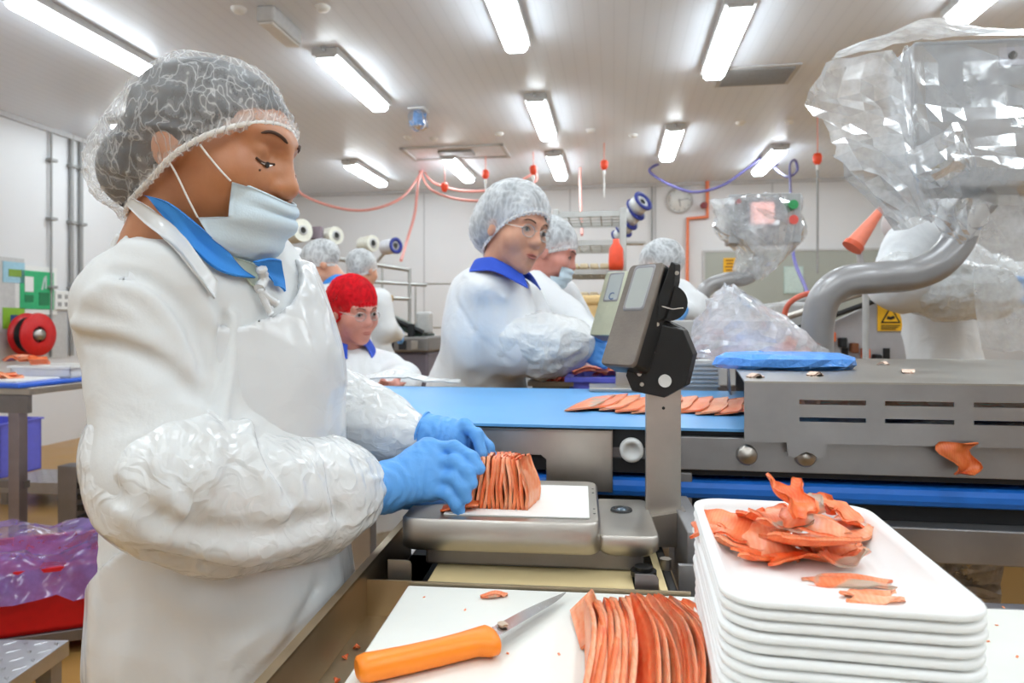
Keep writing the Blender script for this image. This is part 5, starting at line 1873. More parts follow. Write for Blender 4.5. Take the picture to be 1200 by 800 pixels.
# polythene sleeve covers
def cover(chain, seed, lo, hi, res, amp=.008, strokes=()):
    F = Field()
    for (a, ra), (b, rb) in zip(chain[:-1], chain[1:]):
        F.cap(a, b, ra, rb, .03)
    for pp, w_, am in strokes:
        w_, am = w_ * 1.15, am * .62
        q_ = [march(F, x, y, .4, 2) for x, y in pp]
        if all(q_): F.strokes.append(([tuple(v_) for v_ in smooth_path(q_, 4)], w_, am))
    cuff = np.array(chain[-1][0], np.float32)
    axd = np.array((Vector(chain[-1][0]) - Vector(chain[-2][0])).normalized(), np.float32)
    def fn(p):
        d = F(p)
        t = (p - cuff) @ axd                         # gathers run lengthwise near the cuff
        g = np.exp(-np.clip(-t, 0, 1) / .05)
        q = p - np.outer(t, axd)
        q2 = np.stack([p[:, 0] * .8, p[:, 1] * .8, p[:, 2] * 1.5], 1)
        return d - amp * (ridged(q2, 8, seed) * .6 + vnoise(q2, 15, seed + 2) * .4) * (1 - .4 * g) - .0012 * ridged(p, 30, seed + 1) - .0028 * g * ridged(q, 70, seed + 5)
    V, Q = nets(fn, *[np.arange(lo[i], hi[i], res, dtype=np.float32) for i in range(3)])
    return V, Q, fn
ch = [(P(178, 522, .755), .062), (P(206, 560, .745), .076), (P(268, 578, .80), .083), (P(330, 580, .87), .080), (P(380, 578, .915), .068), (P(402, 575, .94), .048)]
SLV = [([(150, 600), (220, 640), (300, 648), (380, 622)], .012, .013), ([(138, 578), (210, 614), (300, 624), (395, 600)], .011, -.012),
       ([(185, 648), (260, 662), (335, 656)], .009, -.010), ([(290, 500), (300, 540), (330, 600)], .009, .010), ([(302, 500), (314, 540), (342, 600)], .007, -.008),
       ([(245, 500), (248, 560)], .009, .008), ([(360, 525), (372, 570), (385, 610)], .008, .010), ([(372, 525), (384, 570), (396, 606)], .006, -.007),
       ([(200, 508), (192, 555), (212, 600)], .009, .010), ([(212, 506), (206, 555), (228, 600)], .007, -.008), ([(404, 535), (408, 580), (412, 612)], .006, .007), ([(160, 530), (150, 560), (165, 590)], .009, .009)]
V, Q, SRF = cover(ch, 3, (-.66, .58, .82), (-.12, 1.08, 1.2), .0045, .008, SLV)
wchild(np_obj('sleeve_cover', V, Q, m_sleeve, woman))
ch = [(P(372, 462, 1.10), .056), (P(402, 490, 1.13), .066), (P(445, 506, 1.11), .058), (P(478, 514, 1.096), .038)]
V, Q, _ = cover(ch, 8, (-.46, .96, .98), (-.06, 1.26, 1.3), .006)
wchild(np_obj('sleeve_cover', V, Q, m_sleeve, woman))

# gloves
for (W_, E_, K_, F_, T_) in ((W_R, E_R, RK, RF, RT), (W_L, E_L, LK, LF, LT)):
    G = Field()
    d = (W_ - E_).normalized()
    G.cap(W_ - d * .012, W_ + d * .03, .036, .033, .015)
    hand_prims(G, W_, K_, F_, .0088, .0010, T_, .0188)
    axd = np.array(d, np.float32); w0_ = np.array(W_, np.float32)
    def gf(p, G=G, axd=axd, w0_=w0_):
        d_ = G(p)
        t = (p - w0_) @ axd
        ring_ = np.exp(-(np.clip(t, -.05, .2) - .015) ** 2 / .0016)
        dd = d_ - .0011 * ring_ * np.sin(t * 420 + 6 * vnoise(p, 30, 2)) - .0006 * ridged(p, 90, 3)
        return np.maximum(dd, -t - .014)
    V, Q = nets(gf, *grid_for(K_ + [c for f_ in F_ for c in f_] + [W_] + T_, .05, None, c=.0032))
    wchild(np_obj('glove', V, Q, m_glove, woman))
    o = MB()
    side = Vector((0, 0, 1)).cross(d).normalized(); upv = d.cross(side)
    pts = [W_ - d * .013 + (side * math.cos(a) + upv * math.sin(a)) * (.0365 + .0012 * math.sin(5 * a)) for a in [2 * math.pi * i / 28 for i in range(28)]]
    wchild(o.tube(pts + [pts[0]], .0020, 7, cap=False).build('glove_cuff', m_glove, woman))

# face, mask, straps, hair net
kids0 = set(woman.children)
face_parts(fw_head, WB, woman, 'down', 1.1, lip=False)
mk, rows = make_mask(fw_head, woman, nose=(.112, -.040), over=WB)
wI = lambda *a: Vector(tuple(fw_head.w(*a)))
for q in (1, -1):
    MB().tube(push_out(smooth_path([wI(q * .060, .066, -.030), wI(q * .070, .055, -.020), wI(q * .077, .044, -.010), wI(q * .080, .034, .0)], 4), WB, .003), .0012, 6).build('ear_strap', m_strap, mk)
    MB().tube(push_out(smooth_path([wI(q * .067, .038, -.079), wI(q * .073, .026, -.060), wI(q * .078, .012, -.038), wI(q * .082, .0, -.022)], 4), WB, .003), .0012, 6).build('ear_strap', m_strap, mk)
MB().tube([rows[0][k] + Vector((0, -.0008, .0004)) for k in range(1, 12)], .0016, 6).build('nose_wire', m_mask, mk)
c = fw_head.surf(WB, .045, -.012)
MB().lathe([(0, .0008), (.0010, .0006), (.0014, 0)], Matrix.Translation(c) @ Vector((0, -1, 0)).to_track_quat('Z', 'Y').to_matrix().to_4x4(), 10).build('mole', m_brow, woman)
hair_net(fw_head, woman, (m_net_fg, m_band), bun=((.0, -.084, -.034), (.072, .060, .060)), plane=((.088, .050), (-.022, -.042)), res=.0042, wr=.0065, wscale=30, main=((0, -.008, .026), (.096, .098, .094)))
# polo collar, worn open over the apron
def drape(outline_rows, field, off, thick, name, mat, nu=4, nv=4):
    rows = []
    for r in outline_rows:
        row = []
        for (x, y) in r:
            p = march(field, x, y, .4, 2, off)
            row.append(p)
        rows.append(row)
    V, Q = loft(rows, nu, nv, thick=thick)
    return np_obj(name, V, Q, mat, woman)
drape([[(170, 229), (196, 236), (224, 256), (258, 286), (270, 297)], [(176, 234), (204, 252), (232, 282), (262, 308), (285, 316)], [(180, 240), (208, 268), (240, 306), (268, 322), (298, 326)]], lambda p: np.minimum(WC(p), WB(p) - .012), .006, .003, 'collar', m_collar_blue)
drape([[(296, 306), (315, 302), (328, 304)], [(308, 318), (322, 322), (331, 325)], [(322, 332), (330, 338), (333, 342)]], lambda p: np.minimum(WC(p), WB(p) - .012), .006, .003, 'collar', m_collar_blue)
# vest at the throat and the knotted apron tie
m_vest = fabric('pale_vest', '#d9e2cf', .8, .2, .1)
drape([[(272, 300), (285, 304), (298, 308)], [(282, 318), (292, 320), (300, 322)], [(294, 334), (298, 336), (302, 338)]], lambda p: np.minimum(WC(p), WB(p) - .008), .002, .003, 'vest', m_vest)
def tie(pts, r):
    q = [march(lambda p: np.minimum(WC(p), WB(p) - .012), x, y, .4, 2, .012) for x, y in pts]
    n = len(smooth_path(q, 5))
    MB().tube(smooth_path(q, 5), [r * (.7 + .5 * abs(math.sin(i * 1.7))) for i in range(n)], 7).build('apron_tie', m_apron, woman)
tie([(306, 314), (309, 326), (304, 338)], .006)
tie([(304, 338), (312, 348), (324, 356)], .005)
tie([(304, 338), (310, 352), (318, 368)], .004)
# stand-up neck edge of the apron
drape([[(156, 232), (180, 246), (212, 276), (238, 310), (254, 330)], [(150, 240), (172, 262), (204, 292), (230, 324), (250, 350)]], lambda p: np.minimum(WC(p), WB(p) - .012), .010, .003, 'apron_neck_edge', m_apron)
for k in woman.children:
    if k not in kids0: k.location = -WOFF
# trousers and boots
TRF = Field()
for q in (-1, 1):
    TRF.cap((HIPS.x + wrt.x * q * .08, HIPS.y + wrt.y * q * .08, .55), (HIPS.x + wrt.x * q * .1, HIPS.y + wrt.y * q * .1, .2), .09, .075, .02)
V, Q = nets(TRF, *[np.arange(a, b, .02, dtype=np.float32) for a, b in ((-.75, -.05), (.6, 1.3), (.08, .7))], project=0)
wchild(np_obj('trousers', V, Q, m_trouser, woman))
for q in (-1, 1):
    b0 = Vector((HIPS.x + wrt.x * q * .1, HIPS.y + wrt.y * q * .1, 0))
    BF = Field().cap(b0 + Vector((0, 0, .3)), b0 + Vector((0, 0, .07)), .068, .055, .03).ell(b0 + wfw * .06 + Vector((0, 0, .05)), (.05, .13, .05), WT, .04)
    V, Q = nets(lambda p: np.maximum(BF(p), -p[:, 2]), *grid_for([b0 + Vector((.16, .16, .36)), b0 - Vector((.16, .16, 0))], .06, None, c=.016), project=0)
    wchild(np_obj('boot', V, Q, m_boot, woman))
# ================================================================== workers further back
worker('woman in glasses and white hair net leaning over the belt', (602, 272, 2.2), -48, 10, 8, -22, P(558, 470, 2.42),
       [dict(side=1, shoulder=(562, 350, 2.24), elbow=(606, 408, 2.20), wrist=(666, 402, 2.22), r=(.092, .085, .074), glove=True, hand=(.9, -.1, -.35)),
        dict(side=-1, shoulder=(610, 350, 2.45), elbow=(650, 420, 2.5), wrist=(690, 425, 2.4), r=(.08, .075, .055), hand=(.8, -.2, -.3))],
       s=1.12, skin='light', collar=m_collar_navy, glasses=True, res=.0055, cres=.011, coat_r=1.03, sleeve=True, folds=.010, shw=.17,
       strokes=[([(520, 330), (545, 380), (600, 400)], .012, .012), ([(500, 375), (540, 420), (580, 446)], .012, .014), ([(545, 322), (590, 348), (640, 368)], .012, .012), ([(498, 415), (525, 440), (555, 452)], .010, .011), ([(532, 350), (560, 395), (600, 425)], .008, -.007)],
       plane=((.085, .050), (-.03, -.045)), bun=((0, -.075, -.01), (.085, .07, .07)), netpuff=1.06)
worker('worker in white cap with mask behind the woman in glasses', (643, 298, 2.75), -10, 18, 0, -5, P(640, 480, 2.85),
       [dict(side=1, shoulder=(625, 340, 2.7), elbow=(662, 372, 2.62), wrist=(690, 392, 2.5), r=(.08, .075, .05)),
        dict(side=-1, shoulder=(660, 345, 3.0), elbow=(690, 400, 3.0), wrist=(715, 405, 2.9), r=(.07, .065, .05))],
       s=1.05, skin='rosy', mask=True, res=.009, cres=.014)
worker('seated woman in red hair net, glasses and navy collar', (414, 366, 2.65), -42, 12, -4, -50, P(430, 545, 2.78),
       [dict(side=1, shoulder=(388, 432, 2.62), elbow=(394, 475, 2.5), wrist=(436, 466, 2.4), r=(.068, .065, .05), glove=False),
        dict(side=-1, shoulder=(456, 436, 2.78), elbow=(472, 446, 2.66), wrist=(466, 455, 2.42), r=(.07, .068, .052), glove=False)],
       s=1.0, skin='rosy', collar=m_collar_navy, net='red', glasses=True, lids='open', res=.006, cres=.011, coat_r=1.05, folds=.008, bun=((0, -.06, -.01), (.082, .07, .075)), plane=((.085, .040), (-.06, -.07)), neck=(-.02, -.150), yoke=.035)
worker('worker in hair net with blue collar bending over at the left', (378, 312, 4.0), 192, 34, 0, 185, P(405, 420, 4.1),
       [dict(side=1, elbow=(372, 372, 3.85), wrist=(356, 345, 3.75), shoulder=(388, 335, 4.05), r=(.08, .075, .05), hand=(-.6, -.2, .4)),
        dict(side=-1, elbow=(385, 380, 4.3), wrist=(362, 372, 4.2), shoulder=(398, 338, 4.3), r=(.075, .07, .05))],
       s=1.05, skin='light', collar=m_collar_blue, res=.010, cres=.016, lids='down')
worker('worker in hair net seen from behind, beside the red hair net', (425, 318, 4.5), 60, 5, 0, 60, P(432, 430, 4.5),
       [dict(side=1, elbow=(452, 385, 4.4), wrist=(465, 392, 4.6), r=(.075, .07, .05)), dict(side=-1, elbow=(415, 385, 4.6), wrist=(420, 392, 4.9), r=(.075, .07, .05))],
       s=1.0, skin='light', collar=m_collar_blue, res=.012, cres=.018, face=False)
worker('distant worker in white cap at the foreground chest edge', (343, 312, 4.9), 150, 15, 0, 150, P(340, 420, 4.9),
       [dict(side=1, elbow=(330, 375, 4.8), wrist=(345, 385, 4.7), r=(.075, .07, .05)), dict(side=-1, elbow=(352, 375, 5.0), wrist=(345, 388, 4.8), r=(.075, .07, .05))],
       s=1.0, skin='rosy', net='cap', res=.012, cres=.018, face=False)
worker('worker in pale net hidden behind the black scale display', (776, 318, 3.3), 205, 20, 0, 200, P(800, 440, 3.42),
       [dict(side=1, shoulder=(795, 345, 3.2), elbow=(806, 370, 3.15), wrist=(800, 364, 3.0), r=(.08, .07, .05), hand=(-.3, -.6, -.2)),
        dict(side=-1, elbow=(770, 390, 3.5), wrist=(750, 400, 3.4), r=(.07, .07, .05))],
       s=1.05, skin='light', res=.010, cres=.016, face=False)
worker('worker with plastic sleeve reaching right behind the bagged panel', (1100, 190, 2.85), 20, 15, 0, 5, P(1108, 470, 2.82),
       [dict(side=1, shoulder=(1072, 288, 2.62), elbow=(1052, 335, 2.52), wrist=(1158, 342, 2.50), r=(.11, .092, .092), hand=(1, .05, -.05)),
        dict(side=-1, elbow=(1180, 330, 3.0), wrist=(1215, 340, 2.9), r=(.08, .07, .05))],
       s=1.05, skin='light', res=.010, cres=.013, sleeve=True, shw=.18, wide=1.0, folds=.012)

# ================================================================== second line, right of centre
# tube-mounted control panel, wrapped in clear film
def panel_stand(label, base, path, r, pw, ph, pd, centre, yaw, film_rows, mats_seed, buttons=True, small=False):
    t = thing('control_panel_stand', label, 'control panel', (base.x, base.y, 0), 0)
    off = Vector((base.x, base.y, 0))
    pth = smooth_path([p - off for p in path], 8)
    MB().tube(pth, r, 18).build('bent_tube', plain('grey_tube', '#a3a1a1', .3, metal=.3, var=.03), t)
    MB().cyl(pth[0] - Vector((0, 0, .012)), pth[0], r * 1.7, n=20).build('tube_flange', m_grey, t)
    M = Matrix.Translation(centre - off) @ Matrix.Rotation(yaw, 4, 'Z')
    MB().box((-pw / 2, -pd / 2, -ph / 2), (pw / 2, pd / 2, ph / 2), M, bev=.008).build('panel_box', plain('panel_grey', '#a9a9aa', .45, metal=.2), t)
    return t, M, off
base2 = P(815, 420, 4.2); base2.z = 0
path2 = [P(817, 408, 4.2), P(818, 372, 4.2), P(826, 340, 4.2), P(850, 328, 4.2), P(872, 326, 4.2), P(886, 316, 4.2), P(892, 300, 4.2)]
ps2, M2_, off2 = panel_stand('far touch screen panel in clear film on a bent tube', base2, path2, .046, .42, .30, .16, P(893, 258, 4.2), math.radians(-8), None, 0)
m_screen = plain('touch_screen', '#f0b7b0', .3, var=.25, nscale=40, emit=.55)
MB().box((-.11, -.094, -.055), (.075, -.078, .115), M2_, bev=.004).build('screen_bezel', plain('bezel_grey', '#8f9095', .4), ps2)
MB().box((-.085, -.097, -.035), (.05, -.093, .095), M2_).build('touch_screen', m_screen, ps2)
for (x, z, c_, nm) in ((.155, .075, '#2f9e5a', 'green_button'), (.155, -.015, '#e25a50', 'red_button'), (-.16, .10, '#c05a55', 'red_button')):
    q = M2_ @ Vector((x, -.08, z))
    MB().cyl(q, q + Vector((0, -.03, 0)), .028 if x > 0 else .014, n=18).build(nm, plain(nm + c_[1:], c_, .35), ps2)
def film_sheet(name, rows, par, off, crumple=.012, cs=9, seed=0, mat=None, nu=6, nv=6):
    V, Q = loft(rows, 3, 3, crumple * .9, cs, seed)
    rj = np.random.RandomState(seed + 1)
    V = V + rj.normal(0, crumple * .16, V.shape)
    Tq = np.concatenate([Q[:, [0, 1, 2]], Q[:, [0, 2, 3]]])
    o = np_obj(name, V, Tq, mat or m_film, par, smooth=False)
    if par is not None:
        o.location = -off
    return o
def bag_rows(levels, n=12, seed=0, jit=.02):
    """closed bag: levels = [(px, py, D, rx, ry)]"""
    rn_ = random.Random(seed)
    rows = []
    for (px, py, D, rx, ry) in levels:
        c = P(px, py, D)
        row = [c + Vector((rx * math.cos(2 * math.pi * k / n) * rn_.uniform(1 - jit * 6, 1 + jit * 6), ry * math.sin(2 * math.pi * k / n) * rn_.uniform(1 - jit * 6, 1 + jit * 6), rn_.uniform(-jit, jit))) for k in range(n)]
        row.append(row[0])
        rows.append(row)
    return rows
film_sheet('film_wrap', bag_rows([(888, 229, 4.2, .06, .03), (890, 231, 4.2, .24, .11), (890, 245, 4.2, .28, .13), (893, 270, 4.2, .27, .14), (896, 295, 4.2, .17, .12), (884, 312, 4.2, .13, .1), (880, 325, 4.2, .10, .07), (872, 322, 4.2, .12, .06)], seed=4, jit=.022), ps2, off2, .02, 9, 1)
film_sheet('film_wrap', [[P(830, 234, 4.15), P(858, 231, 4.12), P(885, 230, 4.1)], [P(850, 262, 4.15), P(865, 262, 4.1), P(885, 260, 4.08)], [P(872, 290, 4.15), P(882, 296, 4.12), P(892, 300, 4.1)]], ps2, off2, .012, 10, 2)

# near control panel, upper right
base1 = P(958, 425, 2.2); base1.z = 0
path1 = [P(958, 425, 2.18), P(958, 385, 2.17), P(966, 350, 2.15), P(990, 330, 2.13), P(1030, 325, 2.1), P(1068, 322, 2.1), P(1100, 308, 2.1), P(1122, 282, 2.12), P(1130, 255, 2.15), P(1150, 235, 2.2)]
ps1, M1_, off1 = panel_stand('large grey control panel in billowing clear film at upper right', base1, path1, .049, .62, .46, .2, P(1174, 142, 2.2), math.radians(-6), None, 0)
q = M1_ @ Vector((-.045, -.102, .19))
MB().box((-.035, -.004, -.028), (.035, .0, .028), Matrix.Translation(M1_ @ Vector((-.03, -.101, .17))) @ Matrix.Rotation(math.radians(-6), 4, 'Z')).build('label_plate', plain('label_grey', '#b9b9c4', .4), ps1)
MB().cyl(M1_ @ Vector((-.03, -.105, .172)), M1_ @ Vector((-.03, -.112, .172)), .012, n=16).build('key_switch', m_black, ps1)
m_film_lit = film('backlit_film', '#fafbfc', .7, .22, 6, .15)  # clear film whitened: lamplight through the flaps is put into its colour
F1 = lambda rows, cr=.018, cs=7, sd=0, nu=6, nv=6, mt=None: film_sheet('film_wrap', rows, ps1, off1, cr, cs, sd, mt, nu, nv)
# top sheet flaring to the left, front sheet hanging in folds, gathered foot
F1([[P(974, 70, 1.95), P(1030, 58, 2.0), P(1078, 50, 2.06), P(1140, 44, 2.06), P(1290, 42, 2.06)], [P(985, 62, 2.1), P(1040, 44, 2.15), P(1090, 36, 2.18), P(1150, 38, 2.18), P(1290, 38, 2.18)], [P(1020, 52, 2.3), P(1065, 30, 2.32), P(1100, 24, 2.35), P(1160, 36, 2.34), P(1290, 40, 2.34)]], .012, 8, 1, mt=m_film_lit)
F1([[P(974, 70, 1.98), P(1020, 62, 2.02), P(1058, 54, 2.05)], [P(946, 122, 1.98), P(1010, 105, 2.02), P(1058, 90, 2.05)], [P(972, 152, 2.0), P(1020, 140, 2.0), P(1062, 130, 2.03)], [P(985, 180, 1.98), P(1030, 170, 2.0), P(1066, 170, 2.03)], [P(1008, 215, 2.02), P(1045, 205, 2.0), P(1075, 205, 2.02)], [P(1052, 268, 2.05), P(1072, 258, 2.02), P(1092, 250, 2.02)]], .03, 6, 3, mt=m_film_lit)
F1([[P(985, 180, 2.0), P(1010, 165, 2.2), P(1055, 150, 2.32)], [P(1000, 205, 2.05), P(1030, 200, 2.2), P(1070, 190, 2.3)], [P(1052, 268, 2.06), P(1080, 262, 2.2), P(1100, 255, 2.25)]], .03, 7, 5)
F1([[P(1056, 54, 2.045), P(1064, 54, 1.99), P(1072, 54, 2.045), P(1130, 50, 2.05), P(1290, 46, 2.05)], [P(1058, 120, 2.04), P(1068, 120, 1.97), P(1076, 120, 2.04), P(1130, 125, 2.045), P(1290, 120, 2.045)], [P(1064, 175, 2.02), P(1074, 175, 1.95), P(1084, 178, 2.02), P(1140, 160, 1.98), P(1290, 150, 2.0)], [P(1070, 215, 2.02), P(1085, 212, 1.97), P(1100, 210, 2.0), P(1145, 195, 1.93), P(1290, 200, 1.97)], [P(1085, 250, 2.03), P(1100, 250, 1.99), P(1120, 250, 2.0), P(1150, 240, 1.97), P(1290, 245, 2.0)]], .009, 8, 6, 8, 8, mt=film('clear_front_sheet', '#f4f6f8', .2, .2, 5, .2))
F1([[P(1060, 178, 1.98), P(1095, 160, 1.93), P(1128, 140, 1.92), P(1142, 168, 1.93)], [P(1070, 205, 1.97), P(1100, 192, 1.9), P(1130, 175, 1.9), P(1144, 190, 1.93)], [P(1085, 225, 1.98), P(1110, 215, 1.94), P(1135, 200, 1.94), P(1140, 215, 1.96)]], .015, 9, 8)
F1([[P(1172, 112, 1.95), P(1185, 130, 1.9), P(1215, 150, 1.93)], [P(1190, 152, 1.93), P(1200, 150, 1.9), P(1220, 165, 1.93)]], .012, 9, 9)
F1([[P(1085, 235, 2.02), P(1110, 232, 1.97), P(1140, 232, 1.98), P(1165, 235, 2.05)], [P(1092, 262, 2.02), P(1112, 265, 1.98), P(1135, 268, 1.99), P(1158, 262, 2.05)], [P(1108, 282, 2.05), P(1120, 285, 2.02), P(1132, 286, 2.02), P(1142, 280, 2.07)]], .018, 14, 11)
film_sheet('hanging_film', [[P(1140, 205, 2.25), P(1180, 200, 2.22), P(1230, 195, 2.2)], [P(1148, 270, 2.27), P(1185, 265, 2.22), P(1230, 260, 2.2)], [P(1140, 330, 2.28), P(1185, 330, 2.24), P(1230, 330, 2.2)], [P(1150, 410, 2.3), P(1190, 412, 2.26), P(1230, 412, 2.2)]], ps1, off1, .02, 6, 13)

# grey packing machine with warning sign behind the hood
mc = P(985, 400, 3.6)
mach = thing('packing_machine', 'grey packing machine with yellow warning sign behind the belt', 'machine', (mc.x, mc.y, 0), ROT)
def ML(p): 
    q = p - Vector((mc.x, mc.y, 0))
    return Vector((q.x * CT - q.y * ST, q.x * ST + q.y * CT, q.z))
zt = P(1000, 352, 3.6).z
MB().box((-.33, -.05, .0), (.55, .9, 1.12), bev=.01).build('machine_body', plain('machine_grey', '#b0aeb0', .45, var=.04), mach)
MB().prism([(-.18, 1.0), (.52, 1.0), (.52, 1.44), (.30, 1.44), (-.12, 1.22)], .03, Matrix.Translation((0, -.05, 0)) @ RX).build('side_panel', plain('machine_grey', '#b0aeb0', .45), mach)
MB().box((-.33, 0, 1.12), (-.05, .6, 1.36), bev=.02).build('motor_cover', m_lgrey, mach)
for i in range(5):
    MB().box((-.3 + i * .05, -.06, .98), (-.285 + i * .05, -.05, 1.1)).build('vent_slot', m_dark, mach)
for i, (a_, b_, r_) in enumerate((((-.32, -.1, 1.27), (.3, -.12, 1.48), .018), ((-.25, -.12, 1.22), (.28, -.14, 1.42), .014), ((-.36, .05, 1.32), (.2, .05, 1.5), .02))):
    MB().cyl(a_, b_, r_, n=10).build('guide_bar', [m_steel, m_black, m_lgrey][i], mach)
MB().cyl((-.2, -.1, 1.0), (-.2, -.1, 1.22), .02, n=10).build('guide_post', m_steel_dark, mach)
for i in range(7):
    q = Vector((-.15 + i * .055, -.11, 1.23 - i * .028))
    MB().box((q.x, q.y - .02, q.z - .05), (q.x + .035, q.y + .03, q.z), bev=.006).build('chain_link', [plain('rust_brown', '#7d4a2c', .6), m_sal[2], m_dark][i % 3], mach)
for i in range(4):
    MB().box((-.12 + i * .1, -.09, .98), (-.09 + i * .1, -.07, 1.12)).build('slot_plate', m_dark, mach)
q = ML(P(1042, 367, 3.5))
sg = MB().box((-.062, -.006, -.09), (.062, 0, .09)).build('warning_sign', m_yellow, mach, loc=(q.x, -.0815, q.z))
MB().box((-.055, -.008, .058), (.055, -.0055, .084)).build('sign_header', m_ink, sg)
tri = [(-.048, -.05), (.048, -.05), (0, .04)]
MB().prism(tri, .0015, Matrix.Translation((0, -.006, 0)) @ RX).build('triangle_border', m_ink, sg)
MB().prism([(-.036, -.043), (.036, -.043), (0, .024)], .0015, Matrix.Translation((0, -.0075, 0)) @ RX).build('triangle_field', m_yellow, sg)
MB().prism([(-.02, -.03), (.0, -.034), (.02, -.026), (.014, -.012), (-.002, -.018), (-.016, -.014)], .0015, Matrix.Translation((0, -.009, 0)) @ RX).build('hand_symbol', m_ink, sg)
for i in range(3):
    MB().box((-.045, -.008, -.064 - i * .009), (.045 - i * .01, -.0055, -.060 - i * .009)).build('print_line', m_ink, sg)
tx2 = text_obj('sign_text', 'WARNING', .024, m_yellow, sg, Vector((0, -.0085, .071)), (math.pi / 2, 0, 0))
# orange sleeve on a pole above the machine
a_ = P(1000, 288, 3.0); b_ = P(1033, 245, 3.0)
t = thing('orange_cone', 'orange plastic funnel tilted beside the bagged panel', 'funnel', (a_.x, a_.y, 0), 0)
d_ = b_ - a_
o_ = Vector((a_.x, a_.y, 0))
m_coral = plain('coral_plastic', '#f3876a', .45, var=.06)
MB().cyl(a_ - o_, b_ - o_, .040, .016, n=18).build('funnel_body', m_coral, t)
MB().cyl(a_ - o_ - d_.normalized() * .012, a_ - o_ + d_.normalized() * .01, .045, .045, n=18).build('funnel_rim', plain('coral_dark', '#e0603c', .45), t)
MB().cyl(b_ - o_, b_ - o_ + d_ * .15, .008, n=8).build('tip', plain('rust_brown', '#7d4a2c', .6), t)
pz_ = a_ - o_ + Vector((.04, .03, -.02))
MB().tube([pz_, pz_ + Vector((.03, .0, -.2)), Vector((pz_.x + .03, pz_.y, 0))], .014, 8).build('stand', m_lgrey, t)

# second covered belt further back
c0 = P(830, 385, 2.8)
t = thing('far_conveyor', 'far grey conveyor with slotted side behind the scale display', 'conveyor', (c0.x, c0.y, 0), ROT)
MB().box((-.22, -.1, 1.0), (.25, .06, 1.26), bev=.006).build('hood', m_lgrey, t)
for k in range(3):
    for zz in (1.15, 1.2):
        MB().box((-.19 + k * .14, -.104, zz), (-.09 + k * .14, -.099, zz + .012)).build('slot', m_dark, t)
MB().box((-.22, -.08, .82), (.25, .05, 1.0)).build('belt_bed', m_steel_dark, t)
for x in (-.18, .2):
    for y in (-.05, .02):
        MB().box((x - .03, y - .03, 0), (x + .03, y + .03, .82)).build('leg', m_frame, t)

# grey guard with ribs left of the hood, on the far side of the belt
c0 = CL(.16, .72, 0)
t = thing('ribbed_guard', 'pale ribbed guard plate between the scale post and the hood', 'guard', c0, ROT)
MB().box((-.03, 0, .6), (.16, .05, 1.145), bev=.004).build('plate', m_lgrey, t)
for k in range(6):
    MB().box((-.034, -.006, 1.07 + k * .012), (.164, 0, 1.076 + k * .012)).build('rib', m_lgrey, t)
MB().box((.02, .005, 0), (.06, .045, .6)).build('leg', m_frame, t)

# bag of trimmings on the hood: blue tray bag under a clear bag
c0 = Pz(915, 432, 1.149)
rn = random.Random(8)
rg = []
for z, k in ((0.0, .92), (.008, 1.0), (.022, .98), (.032, .80), (.035, .4)):
    row = []
    for i in range(26):
        a = 2 * math.pi * i / 26
        row.append(Vector((.150 * k * math.cos(a) * rn.uniform(.96, 1.04), .10 * k * math.sin(a) * rn.uniform(.93, 1.05), z + rn.uniform(-.002, .003) * (z > 0))))
    rg.append(row)
c0 = Pz(918, 431, 1.1487)
o = MB().rings(rg, True, True, smooth=False).build('blue_bag', crinkle('blue_polythene', '#5aa0f5', .2, 24, .5, 1, .5, .006), loc=c0, rot=(0, 0, ROT)); tag(o, 'flat shiny blue plastic bag lying on the steel hood', 'bag')
cb = P(880, 400, 1.75)
rows = []
for (px, py, D, rx, ry) in ((893, 419, 1.72, .165, .085), (885, 405, 1.72, .155, .085), (875, 385, 1.72, .120, .075), (862, 362, 1.72, .07, .05), (857, 345, 1.72, .035, .03), (855, 336, 1.72, .008, .01)):
    c = P(px, py, D); n = 14
    row = [c + Vector((rx * math.cos(2 * math.pi * k / n) * rn.uniform(.93, 1.07), ry * math.sin(2 * math.pi * k / n) * rn.uniform(.9, 1.1), rn.uniform(-.006, .006))) for k in range(n)]
    rows.append(row + [row[0]])
t = thing('clear_bag', 'tall crumpled clear bag with salmon scraps on the hood', 'bag', P(893, 422, 1.72), 0)
off = P(893, 422, 1.72)
V, Q = loft(rows, 2, 3, .012, 12, 2)
V = V + np.random.RandomState(3).normal(0, .0025, V.shape)
o = np_obj('bag_film', V, np.concatenate([Q[:, [0, 1, 2]], Q[:, [0, 2, 3]]]), film('milky_film', '#fbfbfd', .55, .25, 9, .15), t, smooth=False); o.location = -off
for i in range(7):
    c = P(rn.uniform(870, 945), rn.uniform(408, 419), 1.72) + Vector((0, rn.uniform(-.05, .05), 0))
    ph = rn.uniform(0, 6)
    V, Q = sheet(lambda s, t_: (s * .03, t_ * .02, .012 * math.sin(2 * s + ph) + .006 * math.cos(3 * t_)), 9, 7, .004)
    o = np_obj('salmon_scrap', V, Q, m_sal[1], t); o.location = c - off; o.rotation_euler = (rn.uniform(-.5, .5), rn.uniform(-.5, .5), ph)

